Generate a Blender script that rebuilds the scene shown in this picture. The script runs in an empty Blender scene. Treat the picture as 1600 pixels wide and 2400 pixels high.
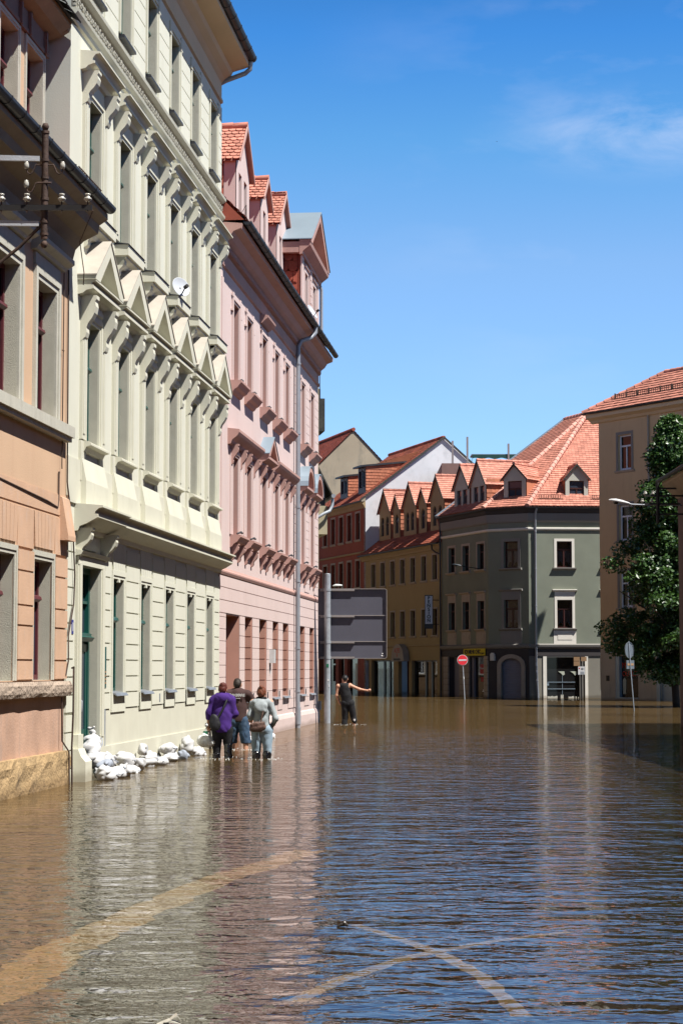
import bpy, bmesh, math, random
import numpy as np
from mathutils import Vector, Matrix, Euler
random.seed(7)
R = math.radians
S = bpy.context.scene
COL = S.collection

# ------------------------------------------------------------------ camera
cam = bpy.data.objects.new('camera', bpy.data.cameras.new('camera')); COL.objects.link(cam)
cam.location = (0, 0, 1.6)
cam.rotation_euler = (R(90 + 4.484), 0, 0)
cam.data.sensor_fit = 'HORIZONTAL'; cam.data.sensor_width = 24; cam.data.lens = 70
cam.data.clip_end = 6000; cam.data.clip_start = .1
S.camera = cam

# ------------------------------------------------------------------ sky, sun, exposure
SUN = Vector((.5, -.32, .98)).normalized()
w = bpy.data.worlds.new('World'); S.world = w; w.use_nodes = True
nt = w.node_tree; nt.nodes.clear()
sky = nt.nodes.new('ShaderNodeTexSky'); sky.sky_type = 'NISHITA'; sky.sun_disc = False
sky.sun_elevation = math.asin(SUN.z); sky.sun_rotation = math.atan2(SUN.x, SUN.y)
sky.altitude = 100; sky.air_density = 1.0; sky.dust_density = .25; sky.ozone_density = 2.6
bg = nt.nodes.new('ShaderNodeBackground'); bg.inputs[1].default_value = .088
tc = nt.nodes.new('ShaderNodeTexCoord')
# thin cirrus veils
mp = nt.nodes.new('ShaderNodeMapping'); mp.inputs['Scale'].default_value = (3.2, 3.2, 9); mp.inputs['Rotation'].default_value = (0, R(14), 0)
mp.inputs['Location'].default_value = (.55, 0, .2)
nz = nt.nodes.new('ShaderNodeTexNoise'); nz.inputs['Scale'].default_value = 1.6; nz.inputs['Detail'].default_value = 7; nz.inputs['Roughness'].default_value = .55
rp = nt.nodes.new('ShaderNodeValToRGB'); rp.color_ramp.elements[0].position = .5; rp.color_ramp.elements[1].position = .78
rp.color_ramp.elements[0].color = (0, 0, 0, 1); rp.color_ramp.elements[1].color = (.42, .42, .42, 1)
# one brighter wisp low in the north-north-east
dp = nt.nodes.new('ShaderNodeVectorMath'); dp.operation = 'DISTANCE'
cdir = Vector((.156, .954, .262)).normalized(); dp.inputs[1].default_value = cdir
wr = nt.nodes.new('ShaderNodeMapRange'); wr.inputs[1].default_value = .0; wr.inputs[2].default_value = .045; wr.inputs[3].default_value = 1.0; wr.inputs[4].default_value = 0
wr.interpolation_type = 'SMOOTHSTEP'
wm = nt.nodes.new('ShaderNodeMath'); wm.operation = 'MULTIPLY'
wa = nt.nodes.new('ShaderNodeMath'); wa.operation = 'ADD'; wa.use_clamp = True
wk = nt.nodes.new('ShaderNodeMath'); wk.operation = 'MULTIPLY'
wq = nt.nodes.new('ShaderNodeMapRange'); wq.interpolation_type = 'SMOOTHSTEP'; wq.inputs[1].default_value = .02; wq.inputs[2].default_value = .19; wq.inputs[3].default_value = 1.0; wq.inputs[4].default_value = 0
mx = nt.nodes.new('ShaderNodeMixRGB'); mx.inputs[2].default_value = (5.2, 5.4, 6.4, 1)
out = nt.nodes.new('ShaderNodeOutputWorld')
L = nt.links.new
L(tc.outputs['Generated'], mp.inputs[0]); L(mp.outputs[0], nz.inputs['Vector']); L(nz.outputs[0], rp.inputs[0])
wmp = nt.nodes.new('ShaderNodeMapping'); wmp.vector_type = 'POINT'; wmp.inputs['Rotation'].default_value = (0, R(24), 0); wmp.inputs['Scale'].default_value = (.42, .42, 1.6)
wv = nt.nodes.new('ShaderNodeVectorMath'); wv.operation = 'SUBTRACT'; wv.inputs[1].default_value = cdir
wl = nt.nodes.new('ShaderNodeVectorMath'); wl.operation = 'LENGTH'
L(tc.outputs['Generated'], wv.inputs[0]); L(wv.outputs[0], wmp.inputs[0]); L(wmp.outputs[0], wl.inputs[0]); L(wl.outputs['Value'], wr.inputs[0])
L(tc.outputs['Generated'], dp.inputs[0])
wn = nt.nodes.new('ShaderNodeTexNoise'); wn.inputs['Scale'].default_value = 4.2; wn.inputs['Detail'].default_value = 8; wn.inputs['Roughness'].default_value = .62; wn.inputs['Distortion'].default_value = .4; L(mp.outputs[0], wn.inputs['Vector'])
wc = nt.nodes.new('ShaderNodeMapRange'); wc.inputs[1].default_value = .36; wc.inputs[2].default_value = .74; wc.inputs[3].default_value = 0; wc.inputs[4].default_value = .6; L(wn.outputs[0], wc.inputs[0])
L(wr.outputs[0], wm.inputs[0]); L(wc.outputs[0], wm.inputs[1]); L(rp.outputs[0], wk.inputs[0]); L(wq.outputs[0], wk.inputs[1]); L(dp.outputs['Value'], wq.inputs[0]); L(wk.outputs[0], wa.inputs[0]); L(wm.outputs[0], wa.inputs[1])
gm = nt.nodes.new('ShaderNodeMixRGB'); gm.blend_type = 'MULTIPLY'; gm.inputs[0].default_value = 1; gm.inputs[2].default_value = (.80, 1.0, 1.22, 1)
# deeper blue off the horizon; sky above view dimmed and warmed to cut fill
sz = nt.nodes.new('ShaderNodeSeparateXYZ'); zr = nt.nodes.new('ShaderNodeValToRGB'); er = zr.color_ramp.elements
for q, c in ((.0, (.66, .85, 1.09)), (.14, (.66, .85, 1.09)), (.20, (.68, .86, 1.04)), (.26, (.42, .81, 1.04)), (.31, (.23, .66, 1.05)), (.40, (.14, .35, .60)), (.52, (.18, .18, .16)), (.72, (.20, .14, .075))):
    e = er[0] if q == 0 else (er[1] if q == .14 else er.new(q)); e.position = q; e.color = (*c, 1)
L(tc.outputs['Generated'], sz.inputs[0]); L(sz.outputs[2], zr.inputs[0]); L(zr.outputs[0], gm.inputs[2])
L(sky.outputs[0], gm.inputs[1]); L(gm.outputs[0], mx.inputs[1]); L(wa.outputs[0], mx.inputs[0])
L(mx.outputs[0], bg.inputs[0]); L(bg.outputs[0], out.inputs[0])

sd = bpy.data.lights.new('sun', 'SUN'); sd.energy = 5.0; sd.angle = R(.53); sd.color = (1, .965, .905)
so = bpy.data.objects.new('sun', sd); COL.objects.link(so)
so.rotation_euler = (-SUN).to_track_quat('-Z', 'Y').to_euler()
S.view_settings.view_transform = 'Standard'; S.view_settings.look = 'None'
S.view_settings.exposure = .95; S.view_settings.gamma = 1; S.view_settings.use_curve_mapping = False
S.cycles.max_bounces = 6; S.cycles.transparent_max_bounces = 12
S.cycles.caustics_reflective = False; S.cycles.caustics_refractive = False
S.cycles.sample_clamp_indirect = 4

# ------------------------------------------------------------------ mesh helpers
def at(px, py, Y):
    """world point at distance Y that a pixel of the 1600 x 2400 photograph looks at"""
    th = R(4.484); a = (px-800)/4666.7; b = (1200-py)/4666.7
    t = Y/(math.cos(th)-b*math.sin(th)); return Vector((t*a, Y, 1.6+t*(math.sin(th)+b*math.cos(th))))
class MB:
    def __init__(s, M=None): s.v = []; s.f = []; s.m = []; s.s = []; s.mi = 0; s.M = M; s.sm = False
    def add(s, vs, fs):
        b = len(s.v)
        for p in vs:
            p = Vector(p); s.v.append(tuple(s.M @ p) if s.M else tuple(p))
        for f in fs: s.f.append([b + i for i in f]); s.m.append(s.mi); s.s.append(s.sm)
        return s
    def quad(s, *p): return s.add(p, [list(range(len(p)))])
    def box(s, x0, x1, y0, y1, z0, z1):
        return s.add([(x0,y0,z0),(x1,y0,z0),(x1,y1,z0),(x0,y1,z0),(x0,y0,z1),(x1,y0,z1),(x1,y1,z1),(x0,y1,z1)],
                     [(0,3,2,1),(4,5,6,7),(0,1,5,4),(1,2,6,5),(2,3,7,6),(3,0,4,7)])
    def ext(s, poly, a0, a1, ax):
        n = len(poly)
        def P(q, a): return (a, q[0], q[1]) if ax == 'x' else ((q[0], a, q[1]) if ax == 'y' else (q[0], q[1], a))
        vs = [P(q, a0) for q in poly] + [P(q, a1) for q in poly]
        return s.add(vs, [list(range(n))[::-1], list(range(n, 2*n))] + [(i, (i+1) % n, n + (i+1) % n, n + i) for i in range(n)])
    def tube(s, pts, r, n=8, cap=True):
        pts = [Vector(p) for p in pts]; rs = r if isinstance(r, (list, tuple)) else [r]*len(pts)
        rings = []; prev = None
        for i, p in enumerate(pts):
            d = (pts[min(i+1, len(pts)-1)] - pts[max(i-1, 0)]).normalized()
            a = Vector((0, 0, 1)) if abs(d.z) < .9 else Vector((1, 0, 0))
            if prev is not None: a = prev
            u = (a - d*a.dot(d)).normalized(); v = d.cross(u); prev = u
            rings.append([p + (u*math.cos(2*math.pi*k/n) + v*math.sin(2*math.pi*k/n))*rs[i] for k in range(n)])
        vs = [q for r_ in rings for q in r_]; fs = []
        for i in range(len(pts)-1):
            for k in range(n): fs.append((i*n+k, i*n+(k+1) % n, (i+1)*n+(k+1) % n, (i+1)*n+k))
        o = s.sm; s.sm = True; s.add(vs, fs); s.sm = o
        if cap: s.add(rings[0], [list(range(n))[::-1]]); s.add(rings[-1], [list(range(n))])
        return s
    def lathe(s, prof, c=(0, 0, 0), n=16, ax='z', smooth=True):
        vs = []; fs = []
        for r, h in prof:
            for k in range(n):
                a = 2*math.pi*k/n; p = (r*math.cos(a), r*math.sin(a), h)
                if ax == 'y': p = (p[0], h, p[1])
                if ax == 'x': p = (h, p[0], p[1])
                vs.append((p[0]+c[0], p[1]+c[1], p[2]+c[2]))
        for i in range(len(prof)-1):
            for k in range(n): fs.append((i*n+k, i*n+(k+1) % n, (i+1)*n+(k+1) % n, (i+1)*n+k))
        o = s.sm; s.sm = smooth; s.add(vs, fs); s.sm = o
        return s
    def build(s, name, mats, parent=None, M=None, normals=True):
        me = bpy.data.meshes.new(name); me.from_pydata(s.v, [], s.f)
        if not isinstance(mats, (list, tuple)): mats = [mats]
        for m in mats: me.materials.append(m)
        me.polygons.foreach_set('material_index', s.m); me.polygons.foreach_set('use_smooth', s.s)
        if normals:
            b = bmesh.new(); b.from_mesh(me); bmesh.ops.recalc_face_normals(b, faces=b.faces); b.to_mesh(me); b.free()
        me.update()
        return link(name, me, parent, M)

def link(name, data, parent=None, M=None):
    o = bpy.data.objects.new(name, data); COL.objects.link(o)
    if parent: o.parent = parent
    if M is not None: o.matrix_basis = M
    return o
def tag(o, label=None, cat=None, group=None, kind=None):
    if label: o['label'] = label
    if cat: o['category'] = cat
    if group: o['group'] = group
    if kind: o['kind'] = kind
    return o
def empty(name, loc, rz=0, label=None, cat=None, group=None):
    o = bpy.data.objects.new(name, None); COL.objects.link(o); o.location = loc; o.rotation_euler = (0, 0, rz)
    o.empty_display_size = .3
    return tag(o, label, cat, group)
KIDS = {}
def dup(o, parent, M):
    """copy of a part (or thing) together with its own pieces"""
    c = o.copy(); COL.objects.link(c)
    if parent: c.parent = parent
    c.matrix_basis = M
    if o.name not in KIDS: KIDS[o.name] = list(o.children)
    for ch in KIDS[o.name]:
        d = ch.copy(); COL.objects.link(d); d.parent = c; d.matrix_basis = ch.matrix_basis.copy()
    return c
T = Matrix.Translation
def RZ(a): return Matrix.Rotation(a, 4, 'Z')

# ------------------------------------------------------------------ materials
def base_mat(name):
    m = bpy.data.materials.new(name); m.use_nodes = True
    return m, m.node_tree, m.node_tree.nodes['Principled BSDF']
# surfaces whose given colour is already their own; all others are toned down to real wall and paint values
FULL = {'clay_tile_red', 'clay_ridge_tile', 'clay_tile_orange', 'clay_tile_old', 'ochre_render', 'brick_red_render', 'beige_render', 'beige_cornice_band', 'grey_beige_ground_floor', 'chalky_white_render',
        'stained_tan_render', 'road_marking_white', 'kerb_stone_yellow', 'ochre_dormer_render', 'light_grey_dormer_render', 'traffic_sign_red', 'white_frame_paint', 'pale_window_trim', 'sandstone_window_trim'}
def mat(name, col, rough=.85, var=.10, vs=1.2, bump=.15, bs=60, metal=0, stain=None, sa=.5, ss=(1.5, 1.5, .35), spec=.3, bdist=.01, island=0, coat=0, wet=None):
    wet = rough >= .85 if wet is None else wet
    if name not in FULL: col = tuple(.73*v for v in col); stain = tuple(.73*v for v in stain) if stain else stain
    m, n, p = base_mat(name); l = n.links.new
    p.inputs['Roughness'].default_value = rough; p.inputs['Metallic'].default_value = metal
    p.inputs['Specular IOR Level'].default_value = spec
    if coat: p.inputs['Coat Weight'].default_value = coat; p.inputs['Coat Roughness'].default_value = .1
    tc = n.nodes.new('ShaderNodeTexCoord')
    a = n.nodes.new('ShaderNodeTexNoise'); a.inputs['Scale'].default_value = vs; a.inputs['Detail'].default_value = 6; a.inputs['Roughness'].default_value = .6
    l(tc.outputs['Object'], a.inputs['Vector'])
    mr = n.nodes.new('ShaderNodeMapRange'); mr.inputs[1].default_value = .3; mr.inputs[2].default_value = .7
    mr.inputs[3].default_value = 1 - var; mr.inputs[4].default_value = 1 + var; l(a.outputs[0], mr.inputs[0])
    mu = n.nodes.new('ShaderNodeVectorMath'); mu.operation = 'SCALE'; mu.inputs[0].default_value = col; l(mr.outputs[0], mu.inputs['Scale'])
    last = mu.outputs[0]
    if island:
        g = n.nodes.new('ShaderNodeNewGeometry'); mi = n.nodes.new('ShaderNodeMapRange')
        mi.inputs[3].default_value = 1 - island; mi.inputs[4].default_value = 1 + island; l(g.outputs['Random Per Island'], mi.inputs[0])
        m2 = n.nodes.new('ShaderNodeVectorMath'); m2.operation = 'SCALE'; l(last, m2.inputs[0]); l(mi.outputs[0], m2.inputs['Scale']); last = m2.outputs[0]
    if stain:
        mp = n.nodes.new('ShaderNodeMapping'); mp.inputs['Scale'].default_value = ss; l(tc.outputs['Object'], mp.inputs[0])
        b = n.nodes.new('ShaderNodeTexNoise'); b.inputs['Scale'].default_value = 1.5; b.inputs['Detail'].default_value = 8; b.inputs['Roughness'].default_value = .7
        l(mp.outputs[0], b.inputs['Vector'])
        r = n.nodes.new('ShaderNodeMapRange'); r.inputs[1].default_value = .52; r.inputs[2].default_value = .75; r.inputs[3].default_value = 0; r.inputs[4].default_value = sa
        l(b.outputs[0], r.inputs[0])
        x = n.nodes.new('ShaderNodeMixRGB'); x.inputs[2].default_value = (*stain, 1); l(last, x.inputs[1]); l(r.outputs[0], x.inputs[0]); last = x.outputs[0]
    if wet:
        gp = n.nodes.new('ShaderNodeNewGeometry'); sx = n.nodes.new('ShaderNodeSeparateXYZ'); l(gp.outputs['Position'], sx.inputs[0])
        ad = n.nodes.new('ShaderNodeMath'); ad.operation = 'MULTIPLY_ADD'; ad.inputs[1].default_value = -.28; l(a.outputs[0], ad.inputs[0]); l(sx.outputs[2], ad.inputs[2])
        wr_ = n.nodes.new('ShaderNodeMapRange'); wr_.inputs[1].default_value = -.09; wr_.inputs[2].default_value = .02; wr_.inputs[3].default_value = .55; wr_.inputs[4].default_value = 0; l(ad.outputs[0], wr_.inputs[0])
        wx = n.nodes.new('ShaderNodeMixRGB'); wx.inputs[2].default_value = (col[0]*.38, col[1]*.33, col[2]*.27, 1); l(last, wx.inputs[1]); l(wr_.outputs[0], wx.inputs[0]); last = wx.outputs[0]
    l(last, p.inputs['Base Color'])
    if bump:
        c = n.nodes.new('ShaderNodeTexNoise'); c.inputs['Scale'].default_value = bs; c.inputs['Detail'].default_value = 4; l(tc.outputs['Object'], c.inputs['Vector'])
        bn = n.nodes.new('ShaderNodeBump'); bn.inputs['Strength'].default_value = bump; bn.inputs['Distance'].default_value = bdist
        l(c.outputs[0], bn.inputs['Height']); l(bn.outputs[0], p.inputs['Normal'])
    return m
M = {}
M['cream'] = mat('cream_green_paint', (.77, .765, .645), .9, .035, .7, .25, 45, stain=(.60, .58, .47), sa=.38)
M['cream_trim'] = mat('cream_green_trim_paint', (.735, .72, .595), .85, .05, 2, .2, 60, stain=(.55, .5, .38), sa=.28, ss=(3, 3, 1))
M['cream_top'] = mat('weathered_pediment_paint', (.50, .455, .39), .9, .08, 3, .3, 50, stain=(.42, .36, .30), sa=.45, ss=(3, 3, 3))
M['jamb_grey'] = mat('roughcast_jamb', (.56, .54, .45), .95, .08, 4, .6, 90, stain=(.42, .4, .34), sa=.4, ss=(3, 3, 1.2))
M['sidewall'] = mat('pale_grey_render', (.60, .62, .56), .9, .05, .6, .2, 40, stain=(.5, .5, .45), sa=.3)
M['pink'] = mat('pink_paint', (.76, .60, .565), .88, .035, .7, .2, 45, stain=(.62, .45, .42), sa=.36)
M['pink_trim'] = mat('dusky_pink_trim', (.55, .33, .285), .8, .06, 2, .15, 60, stain=(.4, .22, .2), sa=.3)
M['pink_jamb'] = mat('salmon_jamb', (.66, .35, .27), .9, .06, 2, .2, 60)
M['orange'] = mat('apricot_render', (.70, .475, .315), .9, .06, .8, .3, 40, stain=(.60, .36, .24), sa=.5, ss=(2, 2, .3))
M['orange_low'] = mat('flaking_salmon_render', (.60, .38, .275), .92, .20, 1.4, .5, 30, stain=(.42, .33, .29), sa=.75, ss=(3, 3, .5))
M['orange_block'] = mat('apricot_block_render', (.69, .445, .30), .9, .08, 2, .4, 40, stain=(.60, .50, .44), sa=.55, ss=(4, 4, 1.5))
M['old_trim'] = mat('old_whitewashed_trim', (.60, .58, .50), .9, .08, 3, .4, 50, stain=(.35, .33, .28), sa=.6, ss=(4, 4, 1.2))
M['sandstone'] = mat('weathered_sandstone', (.48, .38, .30), .95, .15, 4, 1.0, 18, stain=(.25, .2, .17), sa=.8, ss=(4, 4, 3), bdist=.03)
M['plinth'] = mat('ochre_stained_plinth_stone', (.52, .36, .19), .95, .3, 3, 1.0, 22, stain=(.13, .10, .075), sa=.95, ss=(2.2, 2.2, 1.4), bdist=.02)
M['soffit'] = mat('dirty_soffit_boards', (.36, .29, .20), .9, .12, 2, .3, 30, stain=(.2, .13, .1), sa=.5, ss=(2, 2, 2))
M['brown_frieze'] = mat('brown_frieze_paint', (.26, .17, .15), .85, .1, 2, .3, 40)
M['zinc'] = mat('weathered_zinc', (.32, .35, .39), .5, .12, 3, .1, 30, metal=.5, stain=(.5, .52, .55), sa=.3)
M['zinc_dark'] = mat('dark_gutter_metal', (.045, .047, .055), .5, .2, 3, .1, 30, metal=.3, stain=(.14, .14, .15), sa=.4, ss=(3, 3, 3))
M['zinc_blue'] = mat('blue_grey_sheet_metal', (.36, .45, .53), .45, .06, 1, .05, 20, metal=.4)
M['pipe'] = mat('grey_painted_pipe', (.34, .36, .40), .45, .08, 3, .05, 30, metal=.2)
M['galv'] = mat('galvanised_steel', (.42, .45, .49), .5, .14, 9, .1, 60, metal=.35)
M['rust'] = mat('rusty_iron', (.095, .065, .055), .75, .3, 12, .5, 50, metal=.4, stain=(.2, .1, .06), sa=.6, ss=(6, 6, 6))
M['black_iron'] = mat('black_iron', (.018, .016, .016), .6, .2, 6, .1)
M['white_steel'] = mat('chipped_white_steel', (.52, .54, .58), .6, .1, 6, .2, 40, stain=(.3, .15, .08), sa=.7, ss=(5, 5, 5))
M['ceramic'] = mat('glazed_ceramic', (.52, .50, .44), .2, .12, 20, 0, spec=.6, stain=(.25, .2, .15), sa=.6, ss=(20, 20, 20))
M['green_wood'] = mat('dark_green_gloss_paint', (.008, .085, .07), .35, .1, 4, .05, 40, spec=.5)
M['red_wood'] = mat('oxblood_frame_paint', (.12, .022, .03), .45, .15, 6, .1, 40, spec=.4)
M['brown_wood'] = mat('dark_brown_frame', (.06, .018, .015), .5, .15, 6, .1, 40)
M['white_wood'] = mat('white_frame_paint', (.62, .66, .72), .5, .05, 6, .05, 40)
M['black_frame'] = mat('black_shop_frame', (.012, .012, .014), .4, .1, 6, .02)
M['stone_trim'] = mat('sandstone_window_trim', (.34, .29, .24), .9, .08, 3, .2, 40, stain=(.2, .17, .14), sa=.4, ss=(3, 3, 1))
M['pale_trim'] = mat('pale_window_trim', (.62, .59, .53), .85, .05, 3, .15, 40)
M['yellow'] = mat('ochre_render', (.31, .235, .115), .9, .06, .6, .2, 25, stain=(.27, .18, .08), sa=.35)
M['yellow_d'] = mat('ochre_dormer_render', (.33, .25, .14), .9, .06, 1, .2, 25)
M['redwall'] = mat('brick_red_render', (.26, .07, .04), .9, .08, .6, .2, 25, stain=(.2, .06, .045), sa=.4)
M['whitegable'] = mat('chalky_white_render', (.52, .53, .56), .92, .08, .6, .3, 15, stain=(.33, .34, .36), sa=.6, ss=(.8, .8, .5))
M['tan'] = mat('stained_tan_render', (.30, .25, .185), .92, .12, .4, .3, 12, stain=(.12, .115, .10), sa=.9, ss=(.5, .5, .22))
M['greywall'] = mat('grey_green_render', (.235, .255, .20), .9, .10, .7, .25, 25, stain=(.24, .26, .21), sa=.4, ss=(.8, .8, .6))
M['grey_d'] = mat('light_grey_dormer_render', (.42, .41, .36), .9, .05, 1, .2, 25)
M['grey_band'] = mat('grey_cornice_band', (.27, .255, .235), .85, .06, 1, .2, 25)
M['dark_base'] = mat('dark_shopfront_render', (.055, .048, .05), .8, .1, 1, .2, 25)
M['greybase'] = mat('grey_ground_floor_render', (.24, .225, .19), .9, .06, 1, .3, 25)
M['beige'] = mat('beige_render', (.52, .375, .22), .9, .05, .5, .2, 20, stain=(.27, .19, .11), sa=.3)
M['beige_band'] = mat('beige_cornice_band', (.55, .43, .29), .9, .05, 1, .2, 20)
M['beige_low'] = mat('grey_beige_ground_floor', (.44, .38, .30), .9, .06, .8, .25, 20, stain=(.22, .2, .17), sa=.4)
M['shutter'] = mat('grey_roller_shutter', (.27, .26, .31), .6, .06, 2, .1)
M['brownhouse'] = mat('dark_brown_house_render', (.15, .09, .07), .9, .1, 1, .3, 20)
M['brownhouse2'] = mat('ochre_brown_render', (.26, .17, .10), .9, .1, 1, .3, 20)
M['creamhouse'] = mat('pale_yellow_render', (.50, .44, .30), .9, .06, 1, .3, 20, stain=(.3, .28, .2), sa=.5)
M['tile'] = mat('clay_tile_red', (.44, .185, .135), .72, .12, .6, .3, 30, island=.22, stain=(.30, .10, .07), sa=.5, ss=(1, 1, 1))
M['tile_old'] = mat('clay_tile_old', (.30, .085, .05), .8, .2, .6, .3, 30, island=.3, stain=(.13, .05, .04), sa=.7, ss=(1, 1, 1))
M['tile_orange'] = mat('clay_tile_orange', (.34, .125, .07), .75, .12, .8, .3, 30, island=.2)
M['tile_deep'] = mat('clay_tile_deep_red', (.33, .075, .045), .75, .15, .8, .3, 30, island=.22)
M['ridge'] = mat('clay_ridge_tile', (.50, .25, .20), .75, .15, 2, .3, 30, island=.15)
M['slate'] = mat('mossy_slate', (.05, .05, .048), .85, .25, 3, .5, 20, stain=(.12, .12, .07), sa=.6, ss=(4, 4, 4))
M['gravel_orn'] = mat('stucco_leaf_ornament', (.52, .50, .42), .9, .35, 25, 1, 60)
M['orn_dark'] = mat('dark_ornament_leaf', (.10, .095, .085), .9, .3, 20, .5)
M['pebble'] = mat('sooty_pebble_ground', (.16, .15, .13), .95, .5, 30, 1, 60)
M['green_awning'] = mat('dark_green_awning', (.01, .06, .055), .8, .1, 4, .05)
M['room'] = mat('dark_interior', (.02, .02, .024), .9, .2, 3, 0)
M['wall_reflection'] = mat('pale_reflection_sheet', (.50, .53, .49), .7, .25, 1.5, 0, stain=(.2, .22, .2), sa=.6, ss=(2, 2, .6))  # pale colour standing in for the wall mirrored in the shop panes
M['curtain'] = mat('net_curtain', (.30, .31, .34), .95, .15, 12, 0)
M['sack'] = mat('white_woven_sandbag', (.66, .66, .67), .7, .08, 6, .5, 140, stain=(.42, .36, .27), sa=.5, ss=(4, 4, 6), bdist=.004)
M['sack_grey'] = mat('grey_sandbag', (.38, .42, .50), .7, .08, 6, .5, 140)
M['red_sign'] = mat('traffic_sign_red', (.72, .035, .05), .45, .04, 4, 0)
M['white_sign'] = mat('traffic_sign_white', (.78, .78, .80), .45, .04, 4, 0)
M['sign_back'] = mat('dark_grey_sign_back', (.105, .105, .135), .55, .08, 1.2, .05, 20, metal=.0)
M['sign_rail'] = mat('aluminium_rail', (.36, .33, .32), .5, .08, 6, .05, metal=.3)
M['signback2'] = mat('sign_back_grey', (.15, .175, .20), .5, .06, 4, 0, metal=.2)
M['sign_pale'] = mat('lightbox_face', (.62, .68, .78), .5, .03, 4, 0)
M['sign_ink'] = mat('dark_teal_lettering', (.005, .03, .035), .6, .05, 4, 0)
M['banner'] = mat('yellow_banner_cloth', (.72, .58, .03), .8, .06, 3, 0)
M['ink'] = mat('black_lettering', (.01, .01, .01), .7, .05, 4, 0)
M['redink'] = mat('red_lettering', (.62, .04, .015), .6, .05, 4, 0)
M['poster_red'] = mat('red_poster', (.42, .02, .03), .6, .1, 3, 0)
M['poster_pale'] = mat('pale_poster', (.55, .58, .48), .6, .1, 3, 0)
M['sign_cream'] = mat('cream_arched_sign', (.38, .33, .28), .7, .06, 3, 0)
M['brown_board'] = mat('brown_direction_board', (.36, .22, .12), .7, .08, 3, 0)
M['blue_plate'] = mat('blue_enamel_plate', (.03, .03, .28), .3, .05, 3, 0)
M['bark'] = mat('tree_bark', (.035, .026, .02), .95, .3, 6, 1, 25, bdist=.03)
M['bed'] = mat('flooded_road_mud', (.05, .04, .028), .95, .25, .8, .3, 10)
M['paint_white'] = mat('road_marking_white', (.62, .57, .48), .9, .4, 4, 0)
M['paint_yellow'] = mat('kerb_stone_yellow', (.58, .46, .27), .9, .38, 3, 0)
M['skin'] = mat('skin', (.62, .33, .22), .55, .06, 8, .05, 80, spec=.4)
M['hair_red'] = mat('auburn_hair', (.11, .022, .014), .55, .3, 40, .6, 90)
M['hair_ginger'] = mat('ginger_hair', (.17, .05, .022), .55, .3, 40, .6, 90)
M['hair_dark'] = mat('dark_brown_hair', (.030, .020, .016), .6, .3, 40, .6, 90)
M['hair_black'] = mat('black_hair', (.010, .010, .012), .5, .3, 40, .6, 90)
M['purple'] = mat('purple_sweat_cloth', (.065, .022, .20), .9, .12, 7, .4, 60)
M['black_cloth'] = mat('black_cloth', (.010, .010, .013), .85, .2, 8, .3, 60)
M['brown_cloth'] = mat('brown_shirt_cotton', (.068, .036, .034), .9, .12, 8, .4, 60)
M['denim'] = mat('faded_blue_denim', (.045, .085, .15), .9, .25, 9, .5, 80, stain=(.14, .2, .28), sa=.6, ss=(8, 8, 5))
M['grey_cloth'] = mat('heather_grey_jersey', (.36, .40, .42), .9, .10, 9, .4, 70)
M['pale_denim'] = mat('pale_blue_jeans', (.33, .44, .54), .9, .10, 8, .4, 70)
M['boot'] = mat('wet_black_rubber', (.008, .008, .010), .12, .1, 6, .3, 14, spec=.8)
M['bag_black'] = mat('black_sling_fabric', (.012, .012, .016), .6, .2, 8, .3, 40)
M['bag_brown'] = mat('brown_patterned_handbag', (.13, .075, .06), .6, .4, 22, .3, 60, stain=(.3, .2, .17), sa=.6, ss=(14, 14, 14))
M['print_white'] = mat('white_shirt_print', (.6, .6, .6), .8, .1, 10, 0)
M['green_item'] = mat('green_package', (.02, .18, .09), .6, .1, 10, 0)
M['dish'] = mat('satellite_dish_enamel', (.58, .61, .66), .4, .03, 4, 0)
M['lamp_white'] = mat('lamp_housing_white', (.66, .66, .66), .4, .05, 6, 0)
M['lamp_dark'] = mat('lamp_housing_dark', (.03, .04, .05), .4, .05, 6, 0)
M['wood_dark'] = mat('driftwood', (.03, .025, .022), .7, .3, 30, .5)
M['debris_white'] = mat('floating_litter', (.55, .53, .46), .6, .2, 20, .3)

def glass(name, tint=(.012, .012, .013), rough=.05):
    m, n, p = base_mat(name)
    p.inputs['Base Color'].default_value = (*tint, 1); p.inputs['Roughness'].default_value = rough; p.inputs['Specular IOR Level'].default_value = .35
    return m
M['glass'] = glass('dark_window_glass')
M['glass_blue'] = glass('blue_tinted_window_glass', (.03, .04, .06))
def clear(name, t=.8):
    m, n, p = base_mat(name); l = n.links.new; o = n.nodes['Material Output']
    tr = n.nodes.new('ShaderNodeBsdfTransparent'); tr.inputs[0].default_value = (t, t, t*1.02, 1)
    g = n.nodes.new('ShaderNodeBsdfGlossy'); g.inputs['Roughness'].default_value = .02
    f = n.nodes.new('ShaderNodeFresnel'); f.inputs[0].default_value = 1.5; x = n.nodes.new('ShaderNodeMixShader')
    l(f.outputs[0], x.inputs[0]); l(tr.outputs[0], x.inputs[1]); l(g.outputs[0], x.inputs[2]); l(x.outputs[0], o.inputs[0])
    return m
M['clear'] = clear('clear_window_glass')
def plastic_film():
    m, n, p = base_mat('thin_white_plastic_film'); l = n.links.new; o = n.nodes['Material Output']
    p.inputs['Base Color'].default_value = (.75, .77, .76, 1); p.inputs['Roughness'].default_value = .3
    tr = n.nodes.new('ShaderNodeBsdfTransparent'); x = n.nodes.new('ShaderNodeMixShader'); x.inputs[0].default_value = .68
    l(tr.outputs[0], x.inputs[1]); l(p.outputs[0], x.inputs[2]); l(x.outputs[0], o.inputs[0]); return m
M['film'] = plastic_film()
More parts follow.
